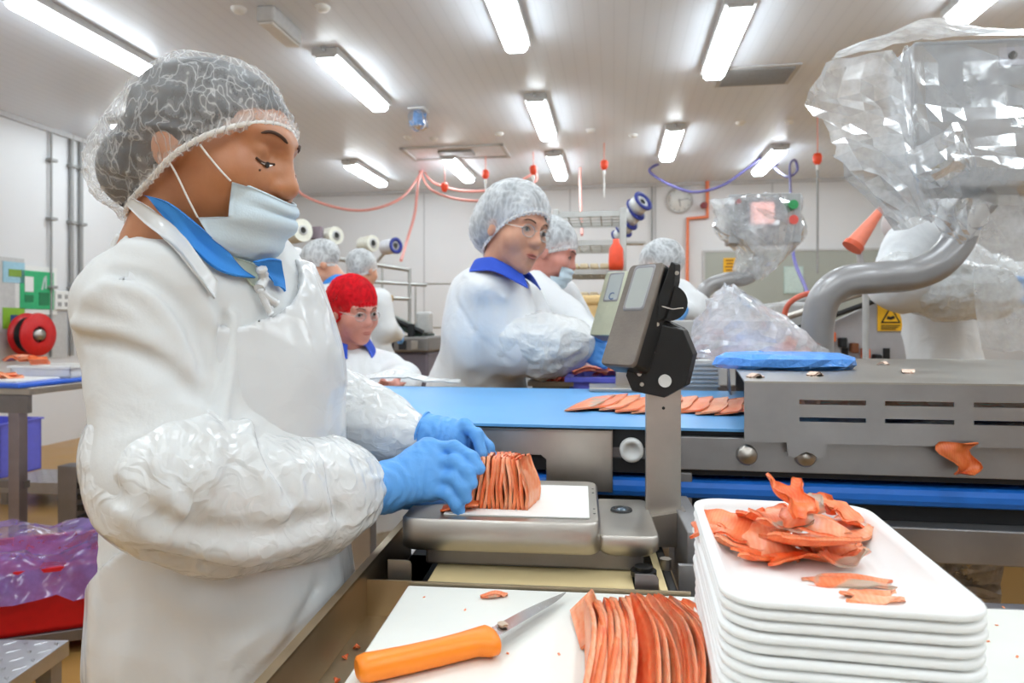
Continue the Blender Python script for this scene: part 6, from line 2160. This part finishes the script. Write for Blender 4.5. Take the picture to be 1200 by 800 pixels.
# ================================================================== table of the workers opposite
TZ = 1.0
def small_table(name, label, c, w, d, z, mat):
    t = thing(name, label, 'table', (c.x, c.y, 0), ROT)
    MB().box((-w / 2, -d / 2, z - .03), (w / 2, d / 2, z), bev=.004).build('table_top', mat, t)
    for x in (-w / 2 + .025, w / 2 - .025):
        for y in (-d / 2 + .025, d / 2 - .025):
            MB().box((x - .02, y - .02, 0), (x + .02, y + .02, z - .03)).build('leg', m_frame, t)
    return t
SZ = 1.05
small_table('shelf_table', 'narrow dark edged shelf table behind the blue belt', P(470, 455, 2.11), .40, .10, SZ, plain('dark_green_board', '#2b4a46', .4))
small_table('packing_table', 'small steel table behind the belt holding the violet tray', P(692, 455, 2.3), .38, .27, TZ, m_steel)
def crate(name, label, c, w, d, h, mat, rz, wall=.012, cat='crate', grp=None):
    o = thing(name, label, cat, c, rz, grp)
    mb = MB()
    mb.box((-w / 2, -d / 2, 0), (w / 2, d / 2, wall))
    mb.box((-w / 2, -d / 2, 0), (-w / 2 + wall, d / 2, h)); mb.box((w / 2 - wall, -d / 2, 0), (w / 2, d / 2, h))
    mb.box((-w / 2, -d / 2, 0), (w / 2, -d / 2 + wall, h)); mb.box((-w / 2, d / 2 - wall, 0), (w / 2, d / 2, h))
    mb.build('tub', mat, o)
    rm = MB()
    e = .014
    rm.box((-w / 2 - e, -d / 2 - e, h - .015), (w / 2 + e, -d / 2, h)); rm.box((-w / 2 - e, d / 2, h - .015), (w / 2 + e, d / 2 + e, h))
    rm.box((-w / 2 - e, -d / 2, h - .015), (-w / 2, d / 2, h)); rm.box((w / 2, -d / 2, h - .015), (w / 2 + e, d / 2, h))
    rm.build('rim', mat, o)
    return o
m_viol = plain('violet_blue_plastic', '#6a6fe0', .4)
cr = crate('violet_tray', 'violet blue tray with salmon behind the belt', P(708, 455, 2.28) - Vector((0, 0, .012)), .22, .20, .075, m_viol, ROT, cat='tray')
cr.location.z = TZ
for i, (px, py, lab) in enumerate(((690, 436, 'salmon piece heaped on the violet tray, left one'), (704, 437, 'salmon piece heaped on the violet tray, middle one'), (716, 440, 'salmon piece heaped on the violet tray, right one'))):
    c = P(px, py, 2.33); c.z = TZ + .075
    o = sheet_obj('salmon_piece', lambda s, t_, i=i: (s * .055, t_ * .05, .012 * math.cos(2 * s + i) + .01), m_sal[i % 3], 9, 7, .012, c, (0, 0, i)); tag(o, lab, 'salmon piece', 'salmon on the violet tray')
c = P(648, 450, 2.29); c.z = TZ
cr2 = crate('steel_tray', 'brown steel tray of red salmon under the puffed sleeve', c, .12, .16, .06, steel('brown_steel', '#8b7a66', .4), ROT, cat='tray')
for i in range(6):
    o = sheet_obj('salmon_slice', lambda s, t_: (s * .006, t_ * .06, .026 * (s + 1)), salmon('deep_red_salmon', '#d83a18', '#ea5a2c', 110), 5, 5, .009, c + Vector((-.045 + i * .016, 0, .014)), (0, .25, ROT)); tag(o, '%s deep red salmon slice from the left in the brown steel tray' % ORD[i], 'salmon slice', 'salmon slices in the steel tray')
# white liner heap in front of the seated woman
o = MB()
c = P(476, 447, 2.11); c.z = SZ + .012
V, Q = loft([[c + Vector((x, y - x * .15, .006 + (.035 * math.exp(-((x + .03) / .1) ** 2 - (y / .05) ** 2)))) for x in (-.16, -.1, -.03, .03, .1, .17)] for y in (-.045, -.02, .01, .04)], 4, 4, .007, 12, 4, thick=.004)
o = np_obj('liner_bag', V - np.array(c, np.float32), Q, m_sleeve); o.location = c; tag(o, 'crumpled white plastic liner in front of the seated woman', 'liner')
# cream crate beyond
c = P(690, 362, 4.4); c.z = 0
t = thing('cream_bin', 'cream coloured bin in front of the wire rack', 'bin', c, ROT)
MB().box((-.32, -.2, .75), (.32, .2, 1.42), bev=.03).build('bin_body', plain('cream_plastic', '#ecc98d', .45), t)
MB().box((-.34, -.22, 1.36), (.34, .22, 1.42), bev=.02).build('bin_rim', plain('cream_plastic', '#ecc98d', .45), t)
for x in (-.28, .28):
    for y in (-.16, .16):
        MB().box((x - .02, y - .02, 0), (x + .02, y + .02, .75)).build('leg', m_frame, t)

# ================================================================== wire rack trolley
rc = P(692, 330, 5.6)
t = thing('rack_trolley', 'tall wire rack trolley behind the woman in glasses', 'trolley', (rc.x, rc.y, 0), ROT)
RWD, RDP, RH = .52, .62, P(690, 252, 5.6).z
m_rack = steel('rack_steel', '#b9b9b6', .4)
for x in (-RWD / 2, RWD / 2):
    for y in (-RDP / 2, RDP / 2):
        MB().box((x - .025, y - .025, .1), (x + .025, y + .025, RH), bev=.003).build('post', m_rack, t)
        MB().cyl((x - .012, y, .05), (x + .012, y, .05), .05, n=16).build('castor', m_rubber, t)
for k in range(9):
    z = .3 + k * (RH - .34) / 8
    s_ = MB()
    for q in range(7):
        x = -RWD / 2 + RWD * q / 6
        s_.cyl((x, -RDP / 2, z), (x, RDP / 2, z), .006, n=6)
    for q in range(5):
        y = -RDP / 2 + RDP * q / 4
        s_.cyl((-RWD / 2, y, z), (RWD / 2, y, z), .008, n=6)
    s_.box((-RWD / 2, -RDP / 2 - .012, z - .02), (RWD / 2, -RDP / 2, z + .02)); s_.box((-RWD / 2, RDP / 2, z - .02), (RWD / 2, RDP / 2 + .012, z + .02))
    s_.build('wire_shelf', m_rack, t)
    if k in (5, 6):
        for q in range(6):
            MB().box((-RWD / 2 + .03 + q * .078, -RDP / 2 + .05, z + .03), (-RWD / 2 + .095 + q * .078, RDP / 2 - .05, z + .07), bev=.01).build('fillet_pack', plain('cream_pack', '#e6d2ad', .5), t)
    if k in (3, 4):
        for q in range(3):
            MB().box((-RWD / 2 + .05 + q * .15, -RDP / 2 + .05, z + .02), (-RWD / 2 + .17 + q * .15, RDP / 2 - .05, z + .09), bev=.01).build('fillet_pack', plain('pack_%d' % q, ['#d98f86', '#9aa3c8', '#e2b0a0'][q], .5), t)
# orange container beside the rack
c = P(722, 306, 4.9); c.z = 0
t = thing('orange_jug', 'small orange jug on a shelf post right of the rack', 'jug', c, 0)
MB().lathe([(0, 1.62), (.05, 1.62), (.055, 1.68), (.05, 1.78), (.025, 1.82), (.022, 1.85), (0, 1.85)], None, 18).build('jug_body', m_redor, t)
MB().box((-.06, -.07, 1.6), (.06, .07, 1.62)).build('shelf_plate', m_rack, t)
MB().cyl((0, .05, 0), (0, .05, 1.6), .02, n=10).build('post', m_rack, t)

# film reels with blue rims on a slanting shaft
c = P(742, 300, 6.2); c.z = 0
t = thing('film_reel_stand', 'slanting shaft of film reels with blue rims on back wall side', 'film reels', c, 0)
a_ = P(727, 276, 6.2) - c; b_ = P(750, 238, 6.0) - c
MB().cyl(a_, b_, .02, n=10).build('shaft', m_steel, t)
for k, f in enumerate((.05, .3, .62, .95)):
    p_ = a_.lerp(b_, f); dd = (b_ - a_).normalized(); dd = Vector((dd.x, -.5, dd.z * .5)).normalized()
    q_ = dd.to_track_quat('Z', 'Y').to_matrix().to_4x4()
    rad = .075 + .008 * k
    Mx_ = Matrix.Translation(p_) @ q_
    MB().lathe([(.03, -.05), (rad * .85, -.05), (rad * .85, .05), (.03, .05)], Mx_, 22).build('film_roll', m_white, t)
    for zz in (-.055, .05):
        rr_ = MB().lathe([(rad * .6, zz), (rad, zz), (rad, zz + .012), (rad * .6, zz + .012), (rad * .6, zz)], Mx_, 24).build('reel_rim', m_navy, t)
MB().tube([a_, a_ + Vector((-.02, .05, -.3)), Vector((a_.x - .02, a_.y + .05, 0))], .025, 10).build('post', m_lgrey, t)
MB().box((-.25, -.08, a_.z - .08), (.1, .08, a_.z - .06)).build('arm_plate', m_lgrey, t)

# ================================================================== packing line with spools at the back left
c = P(420, 420, 6.4); c.z = 0
sp = thing('spool_rack', 'long packing frame carrying white film spools at back left', 'machine', c, ROT)
def SPL(p):
    q = p - c
    return Vector((q.x * CT - q.y * ST, q.x * ST + q.y * CT, q.z))
for (x0, y0, x1, y1, r_) in ((335, 294, 480, 316, .022), (335, 324, 500, 334, .016), (340, 345, 482, 350, .02), (408, 302, 408, 430, .016), (480, 314, 480, 440, .018), (448, 312, 448, 380, .012), (362, 300, 362, 430, .018), (388, 303, 388, 400, .014)):
    MB().cyl(SPL(P(x0, y0, 6.4)), SPL(P(x1, y1, 6.4)), r_, n=8).build('frame_bar', m_rack, sp)
for x in (362, 480):
    p_ = SPL(P(x, 430, 6.4))
    MB().cyl((p_.x, p_.y, 0), (p_.x, p_.y, 1.0), .02, n=8).build('leg', m_rack, sp)
def reel(px, py, D, r, mat, rim, lab):
    ctr = P(px, py, D)
    o = thing('film_spool', lab, 'spool', ctr, 0, 'film spools on the back left rack')
    dd = Vector((.75, -.6, .05)).normalized()
    Mx_ = dd.to_track_quat('Z', 'Y').to_matrix().to_4x4()
    MB().lathe([(r, -.08), (r, .08)], Mx_, 24).lathe([(.03, .08), (r, .08)][::-1], Mx_, 24, False).lathe([(.03, -.08), (r, -.08)], Mx_, 24, False).build('film_roll', mat, o)
    MB().lathe([(.030, -.09), (.046, -.09), (.046, .086), (.030, .086)], Mx_, 18).build('core', m_lgrey, o)
    if rim: MB().lathe([(r * .62, .082), (r * 1.1, .082), (r * 1.1, .095), (r * .62, .095), (r * .62, .082)], Mx_, 26).build('rim', rim, o)
    q = Vector((-.22, .1, -.22))
    MB().tube([Vector((0, 0, 0)), q * .5, q], .016, 8).build('spool_arm', m_rack, o)
m_roll = plain('film_roll_cream', '#e6e4d6', .35)
reel(349, 271, 6.3, .105, m_roll, None, 'largest cream film spool, nearest the foreground mask')
reel(388, 277, 6.5, .085, m_roll, None, 'cream film spool second from the left on the rack')
reel(431, 286, 6.7, .080, m_roll, None, 'small cream film spool left of the blue rimmed one')
reel(457, 289, 6.8, .075, plain('film_blue', '#e3e4ee', .4), m_navy, 'film spool with a dark blue rim on the rack')
o = MB().box((-.06, -.03, -.06), (.06, .03, .06), bev=.01).build('rack_box', plain('dull_mauve', '#8a7d86', .5), sp, loc=SPL(P(371, 273, 6.4)))
MB().cyl(SPL(P(371, 273, 6.4)), SPL(P(371, 300, 6.4)), .012, n=8).build('box_stem', m_rack, sp)
# dark machinery under the spool frame
c2 = P(462, 400, 5.6); c2.z = 0
dm = thing('slicing_machine', 'dark slicing machine with green belt between the two seated places', 'machine', c2, ROT)
MB().box((-.30, -.2, .0), (.34, .5, 1.02), bev=.02).build('machine_base', plain('mauve_grey', '#6f6873', .5), dm)
MB().box((-.34, -.25, 1.02), (.36, .5, 1.14), bev=.015).build('deck', steel('deck_steel', '#8e8c8a', .4), dm)
for i in range(6):
    MB().box((-.28 + i * .1, -.262, 1.04), (-.22 + i * .1, -.248, 1.11), bev=.004).build('control_key', [m_dark, m_dark, m_steel][i % 3], dm)
MB().box((-.26, -.1, 1.14), (.28, .3, 1.18), Matrix.Translation((0, 0, 1.25)) @ Matrix.Rotation(math.radians(24), 4, 'Y') @ Matrix.Translation((0, 0, -1.16))).build('green_belt', plain('dark_green_belt', '#44564a', .45), dm)
MB().cyl((-.3, -.12, 1.42), (.28, -.12, 1.17), .022, n=10).build('side_bar', m_black, dm)
MB().cyl((-.3, .1, 1.45), (-.05, .1, 1.45), .03, n=12).build('yellow_roller', plain('ochre_roller', '#b8903c', .5), dm)
for i in range(4):
    MB().cyl((-.2 + i * .13, -.15, 1.14), (-.2 + i * .13, -.15, 1.24), .03, n=12).build('clamp', [m_steel, m_dark][i % 2], dm)
MB().box((.18, .0, 1.16), (.3, .12, 1.34), bev=.02).build('sprayer', m_lgrey, dm)
# pale cabinet frame beside it
c3 = P(502, 380, 7.2); c3.z = 0
t = thing('wire_frame_cart', 'thin pale frame cart standing left of the woman in glasses', 'cart', c3, ROT)
for x in (-.14, .26):
    MB().cyl((x, 0, .08), (x, 0, 1.66), .01, n=8).build('upright', m_rack, t)
    MB().cyl((x - .01, 0, .04), (x + .01, 0, .04), .04, n=14).build('castor', m_rubber, t)
for z in (.3, .8, 1.2, 1.66):
    MB().cyl((-.14, 0, z), (.26, 0, z), .01, n=8).build('cross_bar', m_rack, t)

# ================================================================== hoses and pull cords under the ceiling
def hang(name, label, pts, r, mat, cat='hose', n=6):
    pts = smooth_path(pts, 6)
    c = pts[0].copy()
    o = MB().tube([p - c for p in pts], r, n).build(name, mat, loc=c)
    tag(o, label, cat)
    return o
m_hose2 = plain('pink_hose', '#f0a59a', .5)
top = CW(492, 200); top.z = CEIL
D7 = 7.6
hang('air_hose', 'pink air hose sagging from the ceiling towards the foreground face', [top, P(491, 206, top.y), P(470, 232, D7), P(430, 246, D7), P(390, 242, D7), P(352, 226, D7), P(345, 205, D7)], .016, m_hose2)
hang('air_hose', 'pink air hose dropping straight down beside the film spools', [top + Vector((.03, 0, 0)), P(490, 215, D7 + .3), P(486, 250, D7 + .2), P(476, 285, D7), P(470, 305, 6.6)], .016, m_hose2)
hang('air_hose', 'upper pink air hose sagging behind the woman in glasses', [top + Vector((.05, .1, 0)), P(510, 215, 8.4), P(545, 224, 8.4), P(590, 220, 8.4), P(622, 205, 8.4), P(626, 200, 8.4)], .015, m_hose2)
hang('air_hose', 'lower pink air hose sagging behind the woman in glasses', [top + Vector((.0, .14, 0)), P(505, 222, 8.2), P(540, 234, 8.2), P(580, 233, 8.2), P(625, 215, 8.2), P(627, 200, 8.2)], .015, m_hose2)
pz = CW(680, 196); hang('air_hose', 'pink hose hanging straight in front of the wire rack', [Vector((pz.x, pz.y, CEIL)), P(680, 215, pz.y), P(681, 250, 7.5), P(682, 275, 6.6)], .015, m_hose2)
m_purple = plain('purple_cable', '#6f6ba8', .5)
ctop = CW(772, 192)
hang('power_cable', 'purple cable swagged across the ceiling above the clock', [Vector((ctop.x, ctop.y, CEIL)), P(761, 200, ctop.y), P(780, 214, 8.3), P(812, 225, 8.2), P(845, 218, 8.2), P(872, 200, 8.2), P(890, 186, 8.2), CW(892, 184)], .018, m_purple, 'cable')
ctop = CW(912, 192)
hang('power_cable', 'purple cable looping down to the far touch screen panel', [Vector((ctop.x, ctop.y, CEIL)), P(908, 196, ctop.y), P(922, 207, 7.4), P(934, 200, 7.4), P(932, 188, 7.4), P(926, 192, 7.2), P(926, 215, 6.6), P(927, 240, 5.6), P(930, 300, 5.2), P(945, 340, 4.6), P(950, 372, 3.9)], .014, m_purple, 'cable')
for i, (px, py, D, lab) in enumerate(((569, 205, 8.2, 'orange pull handle above the seated woman, left of three'), (625, 200, 8.0, 'orange pull handle over the woman in glasses'), (708, 194, 7.6, 'orange pull handle above the wire rack'), (958, 187, 6.6, 'orange pull handle on the cord beside the bagged panel'), (521, 220, 8.2, 'small orange tag on the pink hose'))):
    c = P(px, py, D)
    t = thing('pull_handle', lab, 'pull handle', c, 0, 'orange pull handles')
    MB().lathe([(0, .06), (.03, .06), (.045, .03), (.04, -.02), (.018, -.05), (0, -.05)], None, 14).build('handle', m_redor, t)
    MB().cyl((0, 0, .06), (0, 0, CEIL - c.z), .006, n=6).build('cord', m_hose2, t)
    if i < 4:
        L_ = .35 if i < 3 else 1.1
        MB().cyl((0, 0, -.05), (0, 0, -L_), .008 if i < 3 else .012, n=6).build('lower_cord', m_grey if i == 3 else m_white, t)
        MB().cyl((0, 0, -.1), (0, 0, -.05), .016, n=8).build('ferrule', m_white, t)
# red air line behind the hood
hang('air_line', 'salmon coloured air line curling behind the near tube stand', [P(918, 380, 3.4), P(922, 360, 3.35), P(935, 348, 3.3), P(955, 343, 3.3), P(962, 352, 3.3)], .014, plain('salmon_hose', '#ef7a63', .5), 'hose')

# ================================================================== left side: table, crates, platforms
lt = Pz(20, 440, .92)
tl = thing('side_table', 'steel side table with blue boards at the left edge', 'table', (lt.x, lt.y, 0), ROT)
LTW = .55
MB().box((-1.0, -.35, .84), (.42, .35, .88), bev=.004).build('table_top', m_steel, tl)
MB().box((-1.0, -.36, .74), (.42, -.33, .84)).build('apron_rail', m_steel_dark, tl)
for x in (-.9, .30):
    for y in (-.3, .3):
        MB().box((x - .035, y - .03, .02), (x + .035, y + .03, .84), bev=.003).build('leg', steel('leg_steel', '#9a949c', .4), tl)
        MB().cyl((x, y, 0), (x, y, .02), .04, n=12).build('foot', m_rubber, tl)
MB().box((-.95, -.3, .30), (.34, -.26, .34)).build('stretcher', m_steel_dark, tl)
MB().cyl((.12, -.4, .8), (-.3, -.75, .0), .012, n=8).build('brace_rod', m_black, tl)
MB().box((.08, -.37, .6), (.16, -.33, .84), bev=.006).build('hinge_block', m_black, tl)
o = MB().box((-.85, -.38, 0), (.38, .3, .025), bev=.008).build('blue_board', m_blue, loc=(lt.x, lt.y, .88), rot=(0, 0, ROT)); tag(o, 'blue cutting board on the left side table', 'board')
o = MB().box((-.75, -.33, 0), (.32, -.02, .014), bev=.004).build('white_board', m_white, loc=(lt.x, lt.y, .905), rot=(0, 0, ROT)); tag(o, 'white cutting board on top of the blue board', 'board')
wt = crate('white_tub', 'white tub with salmon on the left side table', (lt.x, lt.y, .905) , .42, .3, .075, m_white, ROT, cat='tub')
wt.location = RW(*UV(Vector((lt.x, lt.y, 0))), .905) + Vector((.16, .16, 0))
for i, (px, py, z, lab) in enumerate(((20, 407, 1.0, 'salmon fillet pile in the white tub, left piece'), (38, 404, 1.0, 'salmon fillet pile in the white tub, middle piece'), (46, 408, .99, 'salmon fillet pile in the white tub, right piece'), (2, 428, .94, 'salmon piece on the white board at the left edge'), (10, 432, .93, 'small salmon piece beside it on the white board'))):
    D = lt.y + (.16 if i < 3 else -.18)
    c = P(px, 400, D); c.z = z if i < 3 else .921
    o = sheet_obj('salmon_piece', lambda s, t_, i=i: (s * .075 * (1 - .3 * t_ * t_), t_ * .05, .02 * math.cos(2 * s + i) + .015), m_sal[i % 3], 9, 7, .018, c, (0, 0, i)); tag(o, lab, 'salmon piece', 'salmon on the left side table')
# red hose reel on the wall
c = LW(38, 392, .19)
t = thing('hose_reel', 'red hose reel on the left wall above the side table', 'hose reel', c, ROT + math.pi / 2)
Mx_ = Matrix.Rotation(math.pi / 2, 4, 'X')
MB().lathe([(.08, -.08), (.20, -.08), (.21, -.06), (.08, -.05)], Mx_, 32).build('reel_flange', m_red, t)
MB().lathe([(.08, .05), (.20, .05), (.21, .065), (.20, .08), (.08, .08)], Mx_, 32).build('reel_flange', m_red, t)
for k in range(4):
    MB().lathe([(.14, -.05 + k * .025), (.17, -.04 + k * .025), (.14, -.025 + k * .025)], Mx_, 32).build('hose_turn', m_black, t)
MB().lathe([(0, .1), (.05, .1), (.05, -.1), (0, -.1)], Mx_, 20).build('hub', m_steel, t)
MB().box((-.04, .1, -.04), (.04, .18, .04)).build('wall_bracket', m_steel_dark, t)
# blue crate under the table
c = Pz(0, 523, 0); crate('blue_crate', 'blue plastic crate on the floor under the side table', Vector((P(-6, 500, 5.7).x, 5.7, 0)), .5, .4, .44, m_viol, ROT)
# checker plate platform behind the woman, and the step in the corner
def checker(name, label, c, w, d, h, rz, pitch=.055, studs=True, thick=.05):
    o = thing(name, label, 'platform', c, rz)
    MB().box((-w / 2, -d / 2, h - thick), (w / 2, d / 2, h), bev=.003).build('deck', m_alu, o)
    sb = MB()
    nx, ny = int(w / pitch), int(d / pitch)
    for i in range(nx):
        for j in range(ny):
            x = -w / 2 + (i + .5) * w / nx; y = -d / 2 + (j + .5) * d / ny
            a = math.pi / 4 if (i + j) % 2 else -math.pi / 4
            L_, W_ = pitch * .42, pitch * .13
            q = [(L_, 0), (0, W_), (-L_, 0), (0, -W_)]
            base = [(x + u * math.cos(a) - v * math.sin(a), y + u * math.sin(a) + v * math.cos(a), h) for u, v in q]
            top_ = [(x + (u * math.cos(a) - v * math.sin(a)) * .6, y + (u * math.sin(a) + v * math.cos(a)) * .6, h + .003) for u, v in q]
            sb.add(base + top_, [(0, 1, 5, 4), (1, 2, 6, 5), (2, 3, 7, 6), (3, 0, 4, 7), (4, 5, 6, 7)])
    s_ = sb.build('tread_studs', m_alu, o); s_['kind'] = 'stuff'
    for x in (-w / 2 + .04, w / 2 - .04):
        for y in (-d / 2 + .04, d / 2 - .04):
            MB().box((x - .025, y - .025, 0), (x + .025, y + .025, h - thick)).build('leg', m_frame, o)
    MB().box((-w / 2, -d / 2 - .004, h - .075), (w / 2, -d / 2, h)).build('front_lip', m_alu, o)
    return o
c = Pz(60, 585, .16); checker('step_platform', 'low checker plate platform beside the side table leg', (c.x * 4.85 / c.y + .15, 4.85, 0), .8, .4, .16, ROT + .05, .06)
c = Pz(82, 748, .22); checker('step_platform', 'checker plate step in the bottom left corner', (c.x - .45, c.y - .21, 0), .9, .42, .22, -.02, .05)
c = Pz(440, 640, .12); checker('walkway_platform', 'checker plate walkway under the belt beside the apron', (c.x + .1, c.y - .05, 0), 1.1, .7, .12, ROT, .06)
# dark machine foot beside the table leg
c = Pz(88, 615, .0); c = P(86, 600, 4.0); c.z = 0
t = thing('gear_post', 'dark notched steel post standing behind the red crate', 'post', c, ROT)
MB().box((-.06, -.05, 0), (.06, .05, .42), bev=.004).build('post_body', m_steel_dark, t)
for k in range(6):
    MB().box((.06, -.04, .03 + k * .065), (.09, .04, .065 + k * .065)).build('tooth', m_black, t)
c = P(118, 590, 4.1); c.z = 0
t = thing('angle_bracket', 'pale steel angle frame leaning behind the apron', 'bracket', c, ROT)
MB().cyl((-.14, 0, .02), (.12, .0, .30), .022, n=4).build('bar', m_steel, t); MB().cyl((-.16, .1, .36), (.14, .1, .42), .022, n=4).build('bar', m_steel, t)
MB().box((-.02, -.03, 0), (.04, .1, .36)).build('block', m_steel_dark, t)
# red crate with a purple bag on a dolly
rcx = P(60, 660, 2.82)
rcz = .10
rb_ = crate('red_crate', 'red plastic crate lined with a purple bag on the floor', (rcx.x - .05, rcx.y - .12, rcz), .72, .46, .24, m_red, ROT + math.radians(30))
dl = thing('dolly', 'dark steel dolly under the red crate', 'dolly', (rcx.x - .05, rcx.y - .12, 0), ROT + math.radians(30))
for y in (-.24, .2):
    MB().box((-.40, y, .055), (.40, y + .05, .098), bev=.003).build('runner', m_steel_dark, dl)
for x in (-.38, .34):
    MB().box((x, -.24, .05), (x + .05, .25, .09)).build('cross_member', m_steel_dark, dl)
    for y in (-.21, .21):
        MB().cyl((x + .012, y, .03), (x + .038, y, .03), .03, n=14).build('castor', m_rubber, dl)
m_purp = film('purple_film', '#a48fe0', .5, .3, 5)
bx_, by_ = rcx.x - .05, rcx.y - .12
Rz = Matrix.Rotation(ROT + math.radians(30), 4, 'Z')
gx = [-.30, -.2, -.08, .06, .2, .34, .44]
gy = [-.30, -.2, -.08, .05, .18, .25]
rn = random.Random(21)
rows = [[Vector((bx_, by_, 0)) + Rz @ Vector((x, y, rcz + (.12 if (x > .40 or y < -.29) else .24 + .05 * rn.random() - .05 * (abs(x) < .25 and abs(y) < .15)))) for x in gx] for y in gy]
V, Q = loft(rows, 3, 3, .03, 6, 2)
V = V + np.random.RandomState(4).normal(0, .008, V.shape) + np.array((0, 0, .02))
o = np_obj('liner_bag', V - np.array((bx_, by_, rcz), np.float32), np.concatenate([Q[:, [0, 1, 2]], Q[:, [0, 2, 3]]]), m_purp, None, smooth=True); o.location = (bx_, by_, rcz); tag(o, 'translucent purple bag draped over the red crate', 'bag')
# plastic bag and cream box under the conveyor on the right
c = P(1168, 668, 1.7); c.z = 0
t = thing('cream_box', 'cream box standing under the conveyor at right edge', 'box', (c.x + .1, c.y + .1, 0), ROT)
MB().box((-.2, -.15, 0), (.22, .2, .78), bev=.01).build('box_body', m_cream, t)
MB().box((-.21, -.16, .70), (.23, .21, .74), bev=.005).build('box_lid', m_cream, t)
c = P(1110, 670, 1.55)
rows = [[P(x, y + rn.uniform(-8, 8), 1.5 + rn.uniform(-.05, .05)) for x in (1050, 1085, 1120, 1150, 1175)] for y in (645, 665, 690, 715)]
V, Q = loft(rows, 6, 6, .03, 9, 5, thick=.002)
cm = V.mean(0)
o = np_obj('film_bundle', V - cm, Q, film('grey_film', '#e2dfe6', .5, .4, 9), None, smooth=False); o.location = cm; tag(o, 'bundle of clear film stuffed under the conveyor', 'film')
